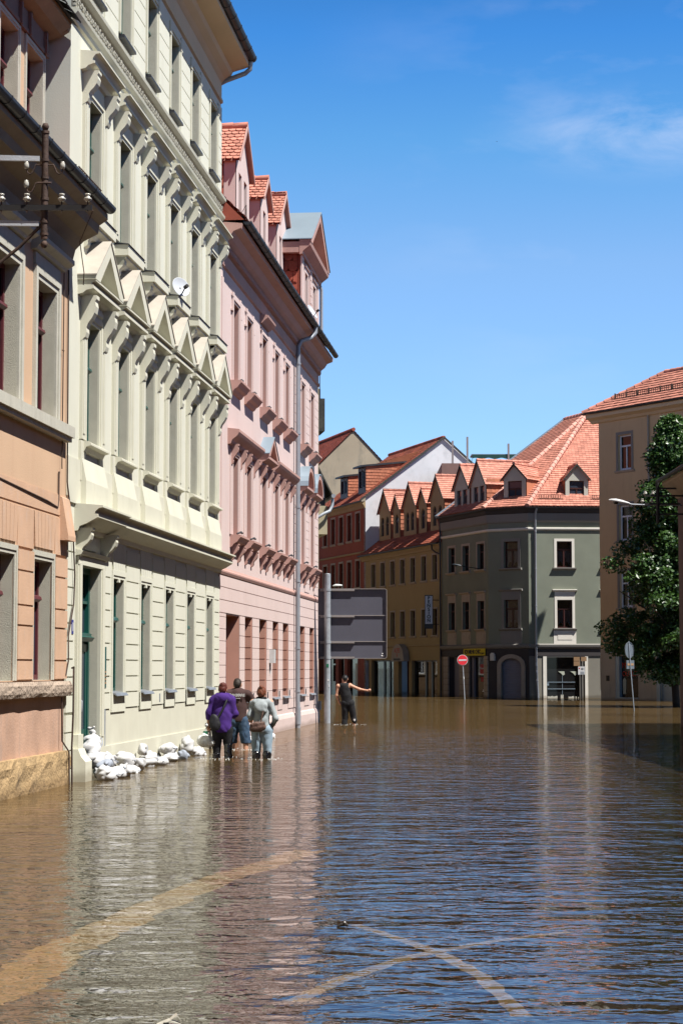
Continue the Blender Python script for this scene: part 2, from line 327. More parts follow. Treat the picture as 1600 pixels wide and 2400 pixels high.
def leafmat():
    m, n, p = base_mat('glossy_green_leaf'); l = n.links.new
    g = n.nodes.new('ShaderNodeNewGeometry'); r = n.nodes.new('ShaderNodeValToRGB')
    r.color_ramp.elements[0].color = (.012, .034, .009, 1); r.color_ramp.elements[1].color = (.055, .115, .024, 1)
    l(g.outputs['Random Per Island'], r.inputs[0]); l(r.outputs[0], p.inputs['Base Color'])
    p.inputs['Roughness'].default_value = .38; p.inputs['Specular IOR Level'].default_value = .5
    tl = n.nodes.new('ShaderNodeBsdfTranslucent'); tl.inputs[0].default_value = (.07, .15, .02, 1)
    x = n.nodes.new('ShaderNodeMixShader'); x.inputs[0].default_value = .18
    l(p.outputs[0], x.inputs[1]); l(tl.outputs[0], x.inputs[2]); l(x.outputs[0], n.nodes['Material Output'].inputs[0]); return m
M['leaf'] = leafmat()

def watermat():
    m, n, p = base_mat('muddy_flood_water'); l = n.links.new; o = n.nodes['Material Output']; N = n.nodes.new
    tc = N('ShaderNodeTexCoord')
    def noise(sx, sy, sc, det, rgh=.5, dist=0):
        mp = N('ShaderNodeMapping'); mp.inputs['Scale'].default_value = (sx, sy, 1); l(tc.outputs['Object'], mp.inputs[0])
        a = N('ShaderNodeTexNoise'); a.inputs['Scale'].default_value = sc; a.inputs['Detail'].default_value = det; a.inputs['Roughness'].default_value = rgh
        a.inputs['Distortion'].default_value = dist
        l(mp.outputs[0], a.inputs['Vector']); return a.outputs[0]
    def math2(op, a, b, c=None):
        x = N('ShaderNodeMath'); x.operation = op
        for i, q in enumerate((a, b, c)):
            if q is None: continue
            if isinstance(q, (int, float)): x.inputs[i].default_value = q
            else: l(q, x.inputs[i])
        return x.outputs[0]
    n1 = noise(.66, 1.0, 4.4, 3, .52, .35)      # short wind ripples
    n2 = noise(.5, 1.0, 1.25, 2.5, .5, .6)       # longer undulation
    n3 = noise(.8, 1.0, 9.0, 2, .5, .2)         # fine chop
    h = math2('ADD', math2('MULTIPLY', n1, .55), math2('MULTIPLY', n2, .9)); h = math2('ADD', h, math2('MULTIPLY', n3, .10))
    # calmer stretch beyond the current line
    sp = N('ShaderNodeSeparateXYZ'); l(tc.outputs['Object'], sp.inputs[0])
    big = noise(1, 1, .12, 2)
    yy = math2('ADD', sp.outputs[1], math2('MULTIPLY', big, 26))
    amp = N('ShaderNodeMapRange'); amp.inputs[1].default_value = 62; amp.inputs[2].default_value = 76; amp.inputs[3].default_value = 1; amp.inputs[4].default_value = .34
    l(yy, amp.inputs[0])
    bn = N('ShaderNodeBump'); bn.inputs['Distance'].default_value = .045; l(h, bn.inputs['Height']); l(amp.outputs[0], bn.inputs['Strength'])
    # body: suspended silt
    c1 = noise(1, .5, .35, 4)
    # clearer, darker water over the asphalt near the camera; thick silt farther out and along the left houses
    sil = N('ShaderNodeMapRange'); sil.interpolation_type = 'SMOOTHSTEP'; sil.inputs[1].default_value = 11; sil.inputs[2].default_value = 52; sil.inputs[3].default_value = .0; sil.inputs[4].default_value = 1
    l(math2('ADD', math2('ADD', sp.outputs[1], math2('MULTIPLY', big, 6)), math2('MULTIPLY', sp.outputs[0], -2.2)), sil.inputs[0])
    cr = N('ShaderNodeValToRGB'); cr.color_ramp.elements[0].position = .3; cr.color_ramp.elements[1].position = .7
    cr.color_ramp.elements[0].color = (.195, .125, .053, 1); cr.color_ramp.elements[1].color = (.245, .16, .07, 1); l(c1, cr.inputs[0])
    sm = N('ShaderNodeMixRGB'); sm.inputs[1].default_value = (.033, .026, .016, 1); l(sil.outputs[0], sm.inputs[0]); l(cr.outputs[0], sm.inputs[2])
    df = N('ShaderNodeBsdfDiffuse'); l(sm.outputs[0], df.inputs[0]); l(bn.outputs[0], df.inputs['Normal'])
    tr = N('ShaderNodeBsdfTransparent'); tr.inputs[0].default_value = (.95, .84, .64, 1)
    body = N('ShaderNodeMixShader'); body.inputs[0].default_value = .68; l(df.outputs[0], body.inputs[1]); l(tr.outputs[0], body.inputs[2])
    gl = N('ShaderNodeBsdfGlossy'); gl.inputs['Roughness'].default_value = .015; l(bn.outputs[0], gl.inputs['Normal'])
    fr = N('ShaderNodeFresnel'); fr.inputs[0].default_value = 1.55; l(bn.outputs[0], fr.inputs['Normal'])
    x = N('ShaderNodeMixShader'); l(math2('MINIMUM', math2('POWER', fr.outputs[0], .72), .62), x.inputs[0]); l(body.outputs[0], x.inputs[1]); l(gl.outputs[0], x.inputs[2])
    l(x.outputs[0], o.inputs[0]); return m
M['water'] = watermat()

# ------------------------------------------------------------------ ground and water
BED = -.33
g = MB(); g.quad((-3000, -500, BED), (3000, -500, BED), (3000, 5000, BED), (-3000, 5000, BED))
tag(g.build('street', M['bed']), kind='structure')
g = MB(); g.quad((-2500, -400, 0), (2500, -400, 0), (2500, 4500, 0), (-2500, 4500, 0))
tag(g.build('water', M['water']), kind='structure')
def strip(name, pts, w0, w1, m, label, z, seed=1):
    rnd = random.Random(seed); b = MB(); P = []
    for i in range(len(pts)-1):
        for k in range(12): t = k/12; P.append((pts[i][0]*(1-t)+pts[i+1][0]*t, pts[i][1]*(1-t)+pts[i+1][1]*t))
    P.append(pts[-1]); Lf = []; Rt = []
    for i, (x, y) in enumerate(P):
        a = P[max(i-1, 0)]; c = P[min(i+1, len(P)-1)]; dx, dy = c[0]-a[0], c[1]-a[1]; q = math.hypot(dx, dy)
        wd = (w0 + (w1-w0)*i/(len(P)-1))/2
        oo = rnd.uniform(-.12, .12)*wd; a0 = wd*rnd.uniform(.72, 1.12)+oo; a1 = wd*rnd.uniform(.72, 1.12)-oo; Lf.append((x - dy/q*a0, y + dx/q*a0, z)); Rt.append((x + dy/q*a1, y - dx/q*a1, z))
    for i in range(len(P)-1): b.quad(Lf[i], Lf[i+1], Rt[i+1], Rt[i])
    o = b.build(name, m, normals=False); tag(o, kind='structure'); return o
def bedpt(px, py):
    Y = 4681.3*(1.6-BED)/(py-1566); return ((px-800)*Y/4681.3, Y)
strip('road_marking', [bedpt(*q) for q in [(830, 2161), (927, 2192), (1024, 2226), (1126, 2280), (1218, 2372)]], .10, .13, M['paint_white'], None, BED+.004, 1)
strip('road_marking', [bedpt(*q) for q in [(690, 2340), (800, 2289), (953, 2238), (1055, 2218), (1157, 2200), (1330, 2179)]], .13, .10, M['paint_white'], None, BED+.008, 2)
strip('road_edge_line', [bedpt(*q) for q in [(-60, 2345), (60, 2285), (160, 2215), (300, 2150), (480, 2068), (660, 2012), (730, 1990)]], .46, .36, M['paint_yellow'], None, BED+.006, 3)

# ------------------------------------------------------------------ building helpers
def wall_sheet(b, x0, x1, z0, z1, ops, depth=.16, y=0, jm=None):
    """front face with real openings and their reveals; ops = (xa, xb, za, zb)"""
    xs = sorted({x0, x1, *[v for o in ops for v in o[:2]]}); zs = sorted({z0, z1, *[v for o in ops for v in o[2:4]]})
    for i in range(len(xs)-1):
        for k in range(len(zs)-1):
            cx, cz = (xs[i]+xs[i+1])/2, (zs[k]+zs[k+1])/2
            if any(o[0] < cx < o[1] and o[2] < cz < o[3] for o in ops): continue
            b.quad((xs[i], y, zs[k]), (xs[i+1], y, zs[k]), (xs[i+1], y, zs[k+1]), (xs[i], y, zs[k+1]))
    m0 = b.mi
    if jm is not None: b.mi = jm
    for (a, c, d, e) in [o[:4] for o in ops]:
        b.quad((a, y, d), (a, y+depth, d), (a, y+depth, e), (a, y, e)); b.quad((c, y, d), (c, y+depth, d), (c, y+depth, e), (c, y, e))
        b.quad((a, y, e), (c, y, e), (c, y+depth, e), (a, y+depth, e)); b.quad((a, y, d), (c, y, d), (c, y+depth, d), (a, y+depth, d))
    b.mi = m0
def shell(b, x0, x1, y1, z0, z1, y0=0):
    """side and back walls closing a house"""
    b.quad((x0, y0, z0), (x0, y1, z0), (x0, y1, z1), (x0, y0, z1)); b.quad((x1, y0, z0), (x1, y1, z0), (x1, y1, z1), (x1, y0, z1))
    b.quad((x0, y1, z0), (x1, y1, z0), (x1, y1, z1), (x0, y1, z1))
def win_frame(b, w, h, d, fw=.06, tr=.62, mull=True, th=.05, tmould=True, ft=0):
    """casement frame standing in an opening, local origin bottom centre of the opening"""
    hw = w/2
    b.box(-hw, -hw+fw, d, d+th, 0, h); b.box(hw-fw, hw, d, d+th, 0, h); b.box(-hw+fw, hw-fw, d, d+th, 0, fw*1.2); b.box(-hw+fw, hw-fw, d, d+th, h-fw, h)
    if tr:
        b.box(-hw+fw, hw-fw, d-.015, d+th, h*tr, h*tr+.08)
        if tmould: b.ext([(d-.06, h*tr+.03), (d-.016, h*tr+.0), (d-.016, h*tr+.09), (d-.05, h*tr+.07)], -hw+fw, hw-fw, 'x')
    if mull: b.box(-.035, .035, d-.005, d+th-.004, fw*1.2, h*tr if tr else h-fw)
def pane(b, w, h, d): b.box(-w/2+.01, w/2-.01, d+.03, d+.04, .01, h-.01)
def surround(b, w, h, wd=.14, p=.05, inner=.04, pi=.025, bot=0, top=None):
    """two-stepped architrave"""
    hw = w/2; top = wd if top is None else top
    for s in (-1, 1):
        a, c = sorted((s*(hw+inner), s*(hw+wd))); b.box(a, c, -p, .0, -bot, h+top)
        a, c = sorted((s*hw, s*(hw+inner))); b.box(a, c, -pi, .0, -bot, h+inner)
    b.box(-hw-inner, hw+inner, -p, 0, h+inner, h+top-.002); b.box(-hw, hw, -pi, 0, h, h+inner)
def cornice(b, hw, prof): b.ext(prof, -hw, hw, 'x')
def console(b, x, z1, z0, p, wd=.12):
    """scroll bracket, side profile swept across its width"""
    H = z1-z0; pr = [(0, z1), (-p*1.05, z1), (-p*1.05, z1-.08*H), (-p*.95, z1-.13*H), (-p*1.0, z1-.24*H), (-p*.92, z1-.38*H), (-p*.74, z1-.50*H), (-p*.52, z1-.60*H), (-p*.40, z1-.70*H), (-p*.42, z1-.80*H), (-p*.34, z1-.90*H), (-p*.16, z1-.96*H), (0, z0)]
    b.ext(pr, x-wd/2, x+wd/2, 'x')

def tile_plane(b, o, e, s, poly, tw=.18, th=.16, lift=.03, jit=.006, rounded=False, rnd=None, edge=True):
    """courses of plain tiles on a roof plane; poly in (along eave, up slope) metres"""
    rnd = rnd or random.Random(5)
    o = Vector(o); e = Vector(e).normalized(); s = Vector(s).normalized(); n = e.cross(s)
    if n.z < 0 or (abs(n.z) < 1e-6 and n.y > 0): n = -n
    def P(a, c, h=0): return o + e*a + s*c + n*h
    b.add([P(a, c, -.03) for a, c in poly], [list(range(len(poly)))])
    A = [q[0] for q in poly]; C = [q[1] for q in poly]
    def span(c):
        xs = []
        for i in range(len(poly)):
            (a0, c0), (a1, c1) = poly[i], poly[(i+1) % len(poly)]
            if (c0 <= c < c1) or (c1 <= c < c0): xs.append(a0 + (a1-a0)*(c-c0)/(c1-c0))
        xs.sort(); return [(xs[i], xs[i+1]) for i in range(0, len(xs)-1, 2)]
    row = 0; c = min(C) + .002
    while c < max(C) - .02:
        ct = c + th*1.0
        for (a0, a1) in span(min(c+th*.5, max(C)-.001)):
            a = a0 - (row % 2)*tw/2
            while a < a1 - .01:
                l_, r_ = max(a, a0), min(a+tw, a1)
                if r_ - l_ > .02:
                    j = rnd.uniform(-jit, jit); h = lift + rnd.uniform(-jit, jit)*.8; gp = .004
                    if rounded and r_-l_ > tw*.7:
                        m_ = (l_+r_)/2; ww = (r_-l_)/2-gp
                        bot = [(l_+gp, c+th*.30+j), (m_-ww*.75, c+th*.10+j), (m_-ww*.35, c+j), (m_+ww*.35, c+j), (m_+ww*.75, c+th*.10+j), (r_-gp, c+th*.30+j)]
                    else: bot = [(l_+gp, c+j), (r_-gp, c+j)]
                    k = len(bot); top = [(r_-gp, ct+.01), (l_+gp, ct+.01)]
                    vs = [P(x, y, h) for x, y in bot] + [P(x, y, .004) for x, y in top] + [P(x, y, h-.022) for x, y in bot]
                    fs = [list(range(k+2))] + [(i, i+1, k+2+i+1, k+2+i) for i in range(k-1)]
                    b.add(vs, fs)
                a += tw
        row += 1; c += th
def ridge(b, A, B, r=.11, step=.34):
    A, B = Vector(A), Vector(B); d = B-A; n = max(1, int(d.length/step)); 
    for i in range(n):
        p = A + d*(i/n); q = A + d*((i+1.12)/n); b.tube([p, q], [r*1.15, r*.9], 8)
def text_mesh(txt, size, ext=.004, sp=1.0, bold=0):
    c = bpy.data.curves.new('t', 'FONT'); c.body = txt; c.size = size; c.extrude = ext; c.align_x = 'CENTER'; c.align_y = 'CENTER'; c.space_line = sp; c.offset = bold
    o = bpy.data.objects.new('t', c); COL.objects.link(o); bpy.context.view_layer.update()
    me = bpy.data.meshes.new_from_object(o.evaluated_get(bpy.context.evaluated_depsgraph_get())); bpy.data.objects.remove(o); return me
def lettering(txt, size, m, parent, Mx, name='lettering', bold=0.0):
    me = text_mesh(txt, size, bold=bold); me.materials.clear(); me.materials.append(m)
    o = link(name, me, parent, Mx); return o
STAND = Matrix.Rotation(R(90), 4, 'X')   # text upright, facing local -y

# ================================================================== LEFT ROW
AL = math.atan(466/4667.)
DU = Vector((math.sin(AL), math.cos(AL), 0)); NU = Vector((math.cos(AL), -math.sin(AL), 0)); PU = -6.6*NU
def row_pt(u, p=0, z=0): q = PU + DU*u + NU*p; return Vector((q.x, q.y, z))
RROT = math.pi/2 - AL
BASE = -.35

# ---------------- apricot house at the left edge
def orange_house():
    u0 = 19.0; H = empty('apricot_house', row_pt(u0), RROT, 'apricot plastered house with sandstone base and flaking lower wall at the left edge', 'house')
    W = 27.27 - u0
    axes_g = [20.15, 22.1, 24.05, 26.0]; axes_g = [a-u0 for a in axes_g]
    # ground floor
    b = MB()
    ops = [(a-.48, a+.48, 1.44, 3.03) for a in axes_g]
    wall_sheet(b, 0, W, .45, 4.0, ops, .24, jm=1); 
    ops1 = [(a-.51, a+.51, 4.98, 6.74) for a in axes_g]
    b.mi = 2; wall_sheet(b, 0, W, 4.0, 7.35, ops1, .22, jm=1); b.mi = 2
    b.quad((0, 0, 7.35), (W, 0, 7.35), (W, 0, 7.5), (0, 0, 7.5))
    shell(b, 0, W, 9, BASE, 7.9); b.build('wall', [M['orange_low'], M['jamb_grey'], M['orange']], H)
    b = MB(); b.box(0, W-.02, -.006, .0, 1.42, 4.0)
    # (flat upper render coat of the ground floor, cut round the windows)
    b = MB(); wall_sheet(b, 0, W, 1.43, 4.0, ops, .02, y=-.006); b.build('render_coat', M['orange'], H)
    # blocks between the windows
    b = MB(); xs = [0] + [v for a in axes_g for v in (a-.58, a+.58)] + [W]
    zs = [1.44, 1.72, 2.0, 2.36, 2.62, 2.96, 3.2]
    zs = [1.44, 1.70, 2.14, 2.40, 2.84, 3.12]
    for i in range(0, len(xs), 2):
        if xs[i+1]-xs[i] < .05: continue
        for k in range(len(zs)-1):
            b.box(xs[i]+.012, xs[i+1]-.012, -.038-random.uniform(0, .006), -.004, zs[k]+.014, zs[k+1]-.010)
    for a in axes_g:      # flat arch wedges
        n = 6
        for i in range(n):
            t0, t1 = -.5+i/n, -.5+(i+1)/n; w0, w1 = 1.02, 1.16
            b.ext([(a+t0*w0+.008, 3.19), (a+t1*w0-.008, 3.19), (a+t1*w1-.008, 3.66), (a+t0*w1+.008, 3.66)], -.030, -.004, 'y')
    for i in range(0, len(xs), 2):
        b.box(xs[i]+.0, xs[i+1]-.0, -.024, -.004, 3.15, 3.66) if xs[i+1]-xs[i] > .05 else None
    b.box(0, W-.03, -.018, -.004, 3.70, 3.98)
    b.build('quoin_blocks', M['orange_block'], H)
    # sandstone band and plinth, rough edged
    def rough(name, m, z0, z1, p, ch, seed):
        rd = random.Random(seed); b = MB(); nx = int(W/.22); nz = 8 if z1-z0 > .5 else 4
        P = [[(i*W/nx, -p - rd.uniform(-ch, ch) - (0 if 0 < k < nz else -.02), z0+(z1-z0)*k/nz + (rd.uniform(-ch, ch) if k in (0, nz) and z0 > 0 else 0)) for k in range(nz+1)] for i in range(nx+1)]
        for i in range(nx):
            for k in range(nz): b.quad(P[i][k], P[i+1][k], P[i+1][k+1], P[i][k+1])
            b.quad(P[i][nz], P[i+1][nz], (P[i+1][nz][0], 0, z1), (P[i][nz][0], 0, z1)); b.quad(P[i][0], P[i+1][0], (P[i+1][0][0], 0, z0), (P[i][0][0], 0, z0))
        b.quad(*[P[nx][k] for k in range(nz+1)], (W, 0, z1), (W, 0, z0)); b.build(name, m, H)
    rough('stone_band', M['sandstone'], 1.22, 1.42, .12, .005, 3); rough('plinth', M['plinth'], BASE, .46, .10, .012, 4)
    # windows
    def orange_win(w, h, ground):
        b = MB(); win_frame(b, w, h, .17, .06, .66, True, .05); f = b.build('window', M['red_wood'], H)
        b = MB(); pane(b, w, h, .17); b.build('pane', M['glass_blue'] if ground else M['glass'], f)
        b = MB()
        if ground: surround(b, w, h, .12, .028, .05, .014, 0)
        else:
            surround(b, w, h, .17, .05, .07, .03, 0)
        b.build('surround', M['old_trim'], f)
        if not ground:
            b = MB(); b.box(-w/2-.17, w/2+.17, -.035, 0, h+.18, h+.34)
            b.ext([(0, h+.34), (-.08, h+.35), (-.10, h+.39), (-.17, h+.42), (-.20, h+.44), (-.20, h+.50), (0, h+.54)], -w/2-.30, w/2+.30, 'x')
            b.build('hood', M['old_trim'], f)
        return f
    f = orange_win(.96, 1.59, True)
    for i, a in enumerate(axes_g):
        if i == 0: f.matrix_basis = T((a, 0, 1.44))
        else: dup(f, H, T((a, 0, 1.44)))
    f = orange_win(1.02, 1.76, False)
    for i, a in enumerate(axes_g):
        if i == 0: f.matrix_basis = T((a, 0, 4.98))
        else: dup(f, H, T((a, 0, 4.98)))
    b = MB(); b.box(0, W-.12, -.15, 0, 4.80, 4.95); b.box(0, W-.14, -.11, 0, 4.74, 4.80); b.build('sill_band', M['old_trim'], H)
    # eaves cornice and gutter
    b = MB(); E0 = W-.0
    b.ext([(0, 7.30), (-.06, 7.34), (-.10, 7.50), (-.22, 7.62), (-.42, 7.72), (-.44, 7.84), (-.56, 7.92), (-.56, 8.0), (0, 8.05)], 0, E0, 'x'); b.build('eaves', M['soffit'], H)
    def gutter(b, x0, x1, y, z, r=.085):
        pr = [(y+r*math.cos(t), z+r*math.sin(t)) for t in [math.pi+math.pi*k/8 for k in range(9)]]
        pr2 = [(y+(r-.012)*math.cos(t), z+(r-.012)*math.sin(t)) for t in [2*math.pi-math.pi*k/8 for k in range(9)]]
        b.ext(pr+pr2, x0, x1, 'x'); b.box(x0, x1, y-.0, y+.01, z-.08, z-.07)
        for k in range(int((x1-x0)/.62)+1):
            x = x0+.2+k*.62
            if x < x1: b.ext([(y+(r+.008)*math.cos(t), z+(r+.008)*math.sin(t)) for t in [math.pi*.98+math.pi*1.04*k2/8 for k2 in range(9)]], x, x+.022, 'x')
    b = MB(); gutter(b, 0, W-.02, -.60, 8.08); b.box(0, W-.02, -.53, -.50, 8.0, 8.1); b.build('gutter', M['zinc_dark'], H)
    # lean-to roof strip and set-back top storey
    b = MB(); b.quad((0, -.5, 8.1), (W, -.5, 8.1), (W, .3, 8.6), (0, .3, 8.6)); b.build('roof_skirt', M['tile_old'], H)
    b = MB(); ax = [a-.02 for a in (20.95-u0-.0, 22.38-u0, 23.72-u0, 25.06-u0, 26.40-u0)]
    ops = [(a-.44, a+.44, 8.75, 10.10) for a in ax]; wall_sheet(b, 0, W-.26, 8.35, 10.4, ops, .22, y=.3, jm=1)
    shell(b, 0, W-.26, 9, 8.3, 10.4, .3); b.build('attic_wall', [M['orange'], M['jamb_grey']], H)
    b = MB(); win_frame(b, .88, 1.35, .17, .06, .6, True); f = b.build('window', M['red_wood'], H, T((ax[0], .3, 8.75)))
    b = MB(); pane(b, .88, 1.35, .17); b.build('pane', M['glass'], f)
    b = MB(); surround(b, .88, 1.35, .09, .03, .04, .02); b.build('surround', M['old_trim'], f)
    for a in ax[1:]: dup(f, H, T((a, .3, 8.75)))
    b = MB(); b.box(0, W-.24, .25, .3, 10.20, 10.26); b.box(0, W-.26, .27, .3, 10.26, 10.55)
    for a in ax: b.box(a-.46, a-.40, .22, .27, 10.2, 10.5); b.box(a+.40, a+.46, .22, .27, 10.2, 10.5)
    b.build('frieze', M['brown_frieze'], H)
    b = MB(); b.ext([(.3, 10.5), (.1, 10.56), (-.04, 10.66), (-.06, 10.72), (.3, 10.8)], 0, W-.2, 'x')
    b.ext([(.3, 10.5), (.1, 10.56), (.0, 10.62), (-.03, 10.70), (.3, 10.8)], W-.2, W-.10, 'x'); b.build('attic_soffit', M['soffit'], H)
    b = MB(); tile_plane(b, (0, -.14, 10.72), (1, 0, 0), (0, .8, .6), [(0, 0), (W-.05, 0), (W-.05, 5.2), (0, 5.2)], .2, .3, .05, .01); b.build('roof', M['slate'], H)
    b = MB(); b.quad((0, 4.0, 13.8), (W-.05, 4.0, 13.8), (W-.05, 9, 10.2), (0, 9, 10.2)); b.build('rear_roof', M['tile_old'], H)
    # snow guard and little rail on the gutter
    b = MB()
    for k in range(14): b.box(W-1.75+k*.1, W-1.742+k*.1, -.56, -.55, 8.14, 8.24)
    b.box(W-1.78, W-.4, -.562, -.548, 8.235, 8.245); b.build('snow_guard', M['rust'], H)
    # wires and conduits on the wall
    b = MB(); x = 26.9-u0
    b.tube([(x, -.03, 7.3), (x, -.03, 5.9), (x-.01, -.03, 4.4), (x, -.03, 4.35)], .008, 6); b.tube([(x-.06, -.03, 6.0), (x, -.04, 6.0)], .008, 6)
    b.tube([(W-.06, -.02, 7.2), (W-.06, -.03, 4.2), (W+.02, -.05, 3.9), (W+.22, -.06, 3.4), (W+.33, -.06, 2.9), (W+.28, -.06, 2.5), (W-.02, -.06, 2.05), (W+.0, -.06, 1.7), (W-.1, -.05, 1.5)], .011, 6)
    b.tube([(W-.2, -.16, 1.6), (W-.1, -.16, 1.62), (W-.1, -.16, 1.0), (W-.08, -.14, .5), (W-.04, -.14, -.3)], .014, 6); b.tube([(W-.28, -.04, 1.2), (W-.28, -.05, .6), (W-.2, -.13, .45), (W-.14, -.13, -.3)], .012, 6)
    b.tube([(0, -.02, 4.12), (2.5, -.03, 3.98), (4.6, -.02, 3.93), (W-1.15, -.03, 3.84), (W-.55, -.02, 3.80), (W-.5, -.02, 3.9), (W-.5, -.02, 4.3)], .012, 6)
    b.build('cables', M['rust'], H)
    b = MB(); b.ext([(0, 3.98), (-.05, 3.95), (-.14, 3.42), (-.14, 3.36), (0, 3.36)], W-.42, W+.02, 'x'); b.build('cable_cover', M['orange_block'], H)
orange_house()

# ---------------- bracket of telephone insulators fixed to that house
def insulator_mast(px, Y, zt, zb, wallx, label, armR=.62, armL=1.1):
    m = MB(); X = at(px, 430, Y).x
    H = empty('insulator_mast', (X, Y, 0), 0, label, 'insulator mast')
    m.tube([(0, 0, zb+.06), (0, 0, zt-.08)], .038, 14)
    for z in (zt-.10, zt-.42, zt-.62, zt-1.0, zb+.5, zb+.24, zb+.1): m.tube([(0, 0, z), (0, 0, z+.03)], .047, 14)
    m.build('post', M['rust'], H)
    for z in (zt-.02, zb+.0): b = MB(); b.lathe([(0.001, z-.044), (.028, z-.036), (.042, z), (.028, z+.036), (.001, z+.044)], n=14); b.build('ball_finial', M['rust'], H)
    return H, X
def bell(b, x, y, z, s=1.0):
    """two-skirted porcelain insulator"""
    b.lathe([(.001, z+.13*s), (.045*s, z+.128*s), (.05*s, z+.11*s), (.034*s, z+.095*s), (.034*s, z+.08*s), (.066*s, z+.05*s), (.068*s, z+.035*s), (.045*s, z+.015*s), (.035*s, z), (.001, z)], (x, y, 0), 14)
def big_mast():
    Y = 22.0; k = Y/4681.3
    zt = 1.6 + math.tan(math.atan((1200-292)/4667)+.07826)*Y; zb = 1.6 + math.tan(math.atan((1200-572)/4667)+.07826)*Y
    H, X = insulator_mast(105, Y, zt, zb, 0, 'rusty upright mast with white porcelain insulators on a black crossbar, bracketed to the apricot house')
    b = MB(); zc = zb+.375; b.box(-1.1, .54, -.066, -.034, zc, zc+.062); b.build('crossbar', M['black_iron'], H)
    for x in (-.475, -.19, .20, .49):
        b = MB(); b.tube([(x, -.055, zc-.025), (x, -.055, zc+.11)], .008, 8); b.build('insulator_pin', M['rust'], H)
    hooks = [(-.205, zt-.50, -1), (.20, zt-.50, 1), (-.205, zt-.71, -1)]
    for x, z, s in hooks:
        b = MB(); b.tube([(0, 0, z+.04), (s*.10, -.02, z+.04), (s*.115, -.02, z), (s*.135, -.02, z-.05), (s*.165, -.02, z-.07), (s*.195, -.02, z-.05), (s*.20, -.02, z)], .008, 8); b.build('hook_rod', M['rust'], H)
    for s in (-1, 1): b = MB(); b.tube([(0, -.03, zt-.71+.04), (s*.08, -.03, zt-.71+.04)], .012, 8); b.build('hook_stub', M['rust'], H)
    for x in (-.475, -.19, .20, .49):
        b = MB(); bell(b, x, -.055, zc+.10, .68); b.build('insulator', M['ceramic'], H)
    for x, z, s in hooks:
        b = MB(); b.lathe([(.001, z-.01), (.026, z-.006), (.029, z+.024), (.028, z+.05), (.02, z+.06), (.023, z+.07), (.001, z+.076)], (x, -.02, 0), 12); b.build('insulator', M['ceramic'], H)
    b = MB()
    for z in (zt-.36, zb+.26): b.ext([(-1.9, z+.05), (-.06, z), (-.06, z-.055), (-1.9, z-.03)], -.02, .02, 'y')
    b.build('wall_bracket', M['white_steel'], H)
    b = MB(); b.tube([(-.02, .02, zb+.24), (-.28, .04, zb-.02), (-1.0, .1, zb-.6)], .02, 8); b.tube([(.55, -.05, zc), (.36, .3, zc-.28), (.32, 1.0, zc-.5), (.30, 1.1, zc-.62)], .006, 6)
    b.build('brace', M['rust'], H)
big_mast()

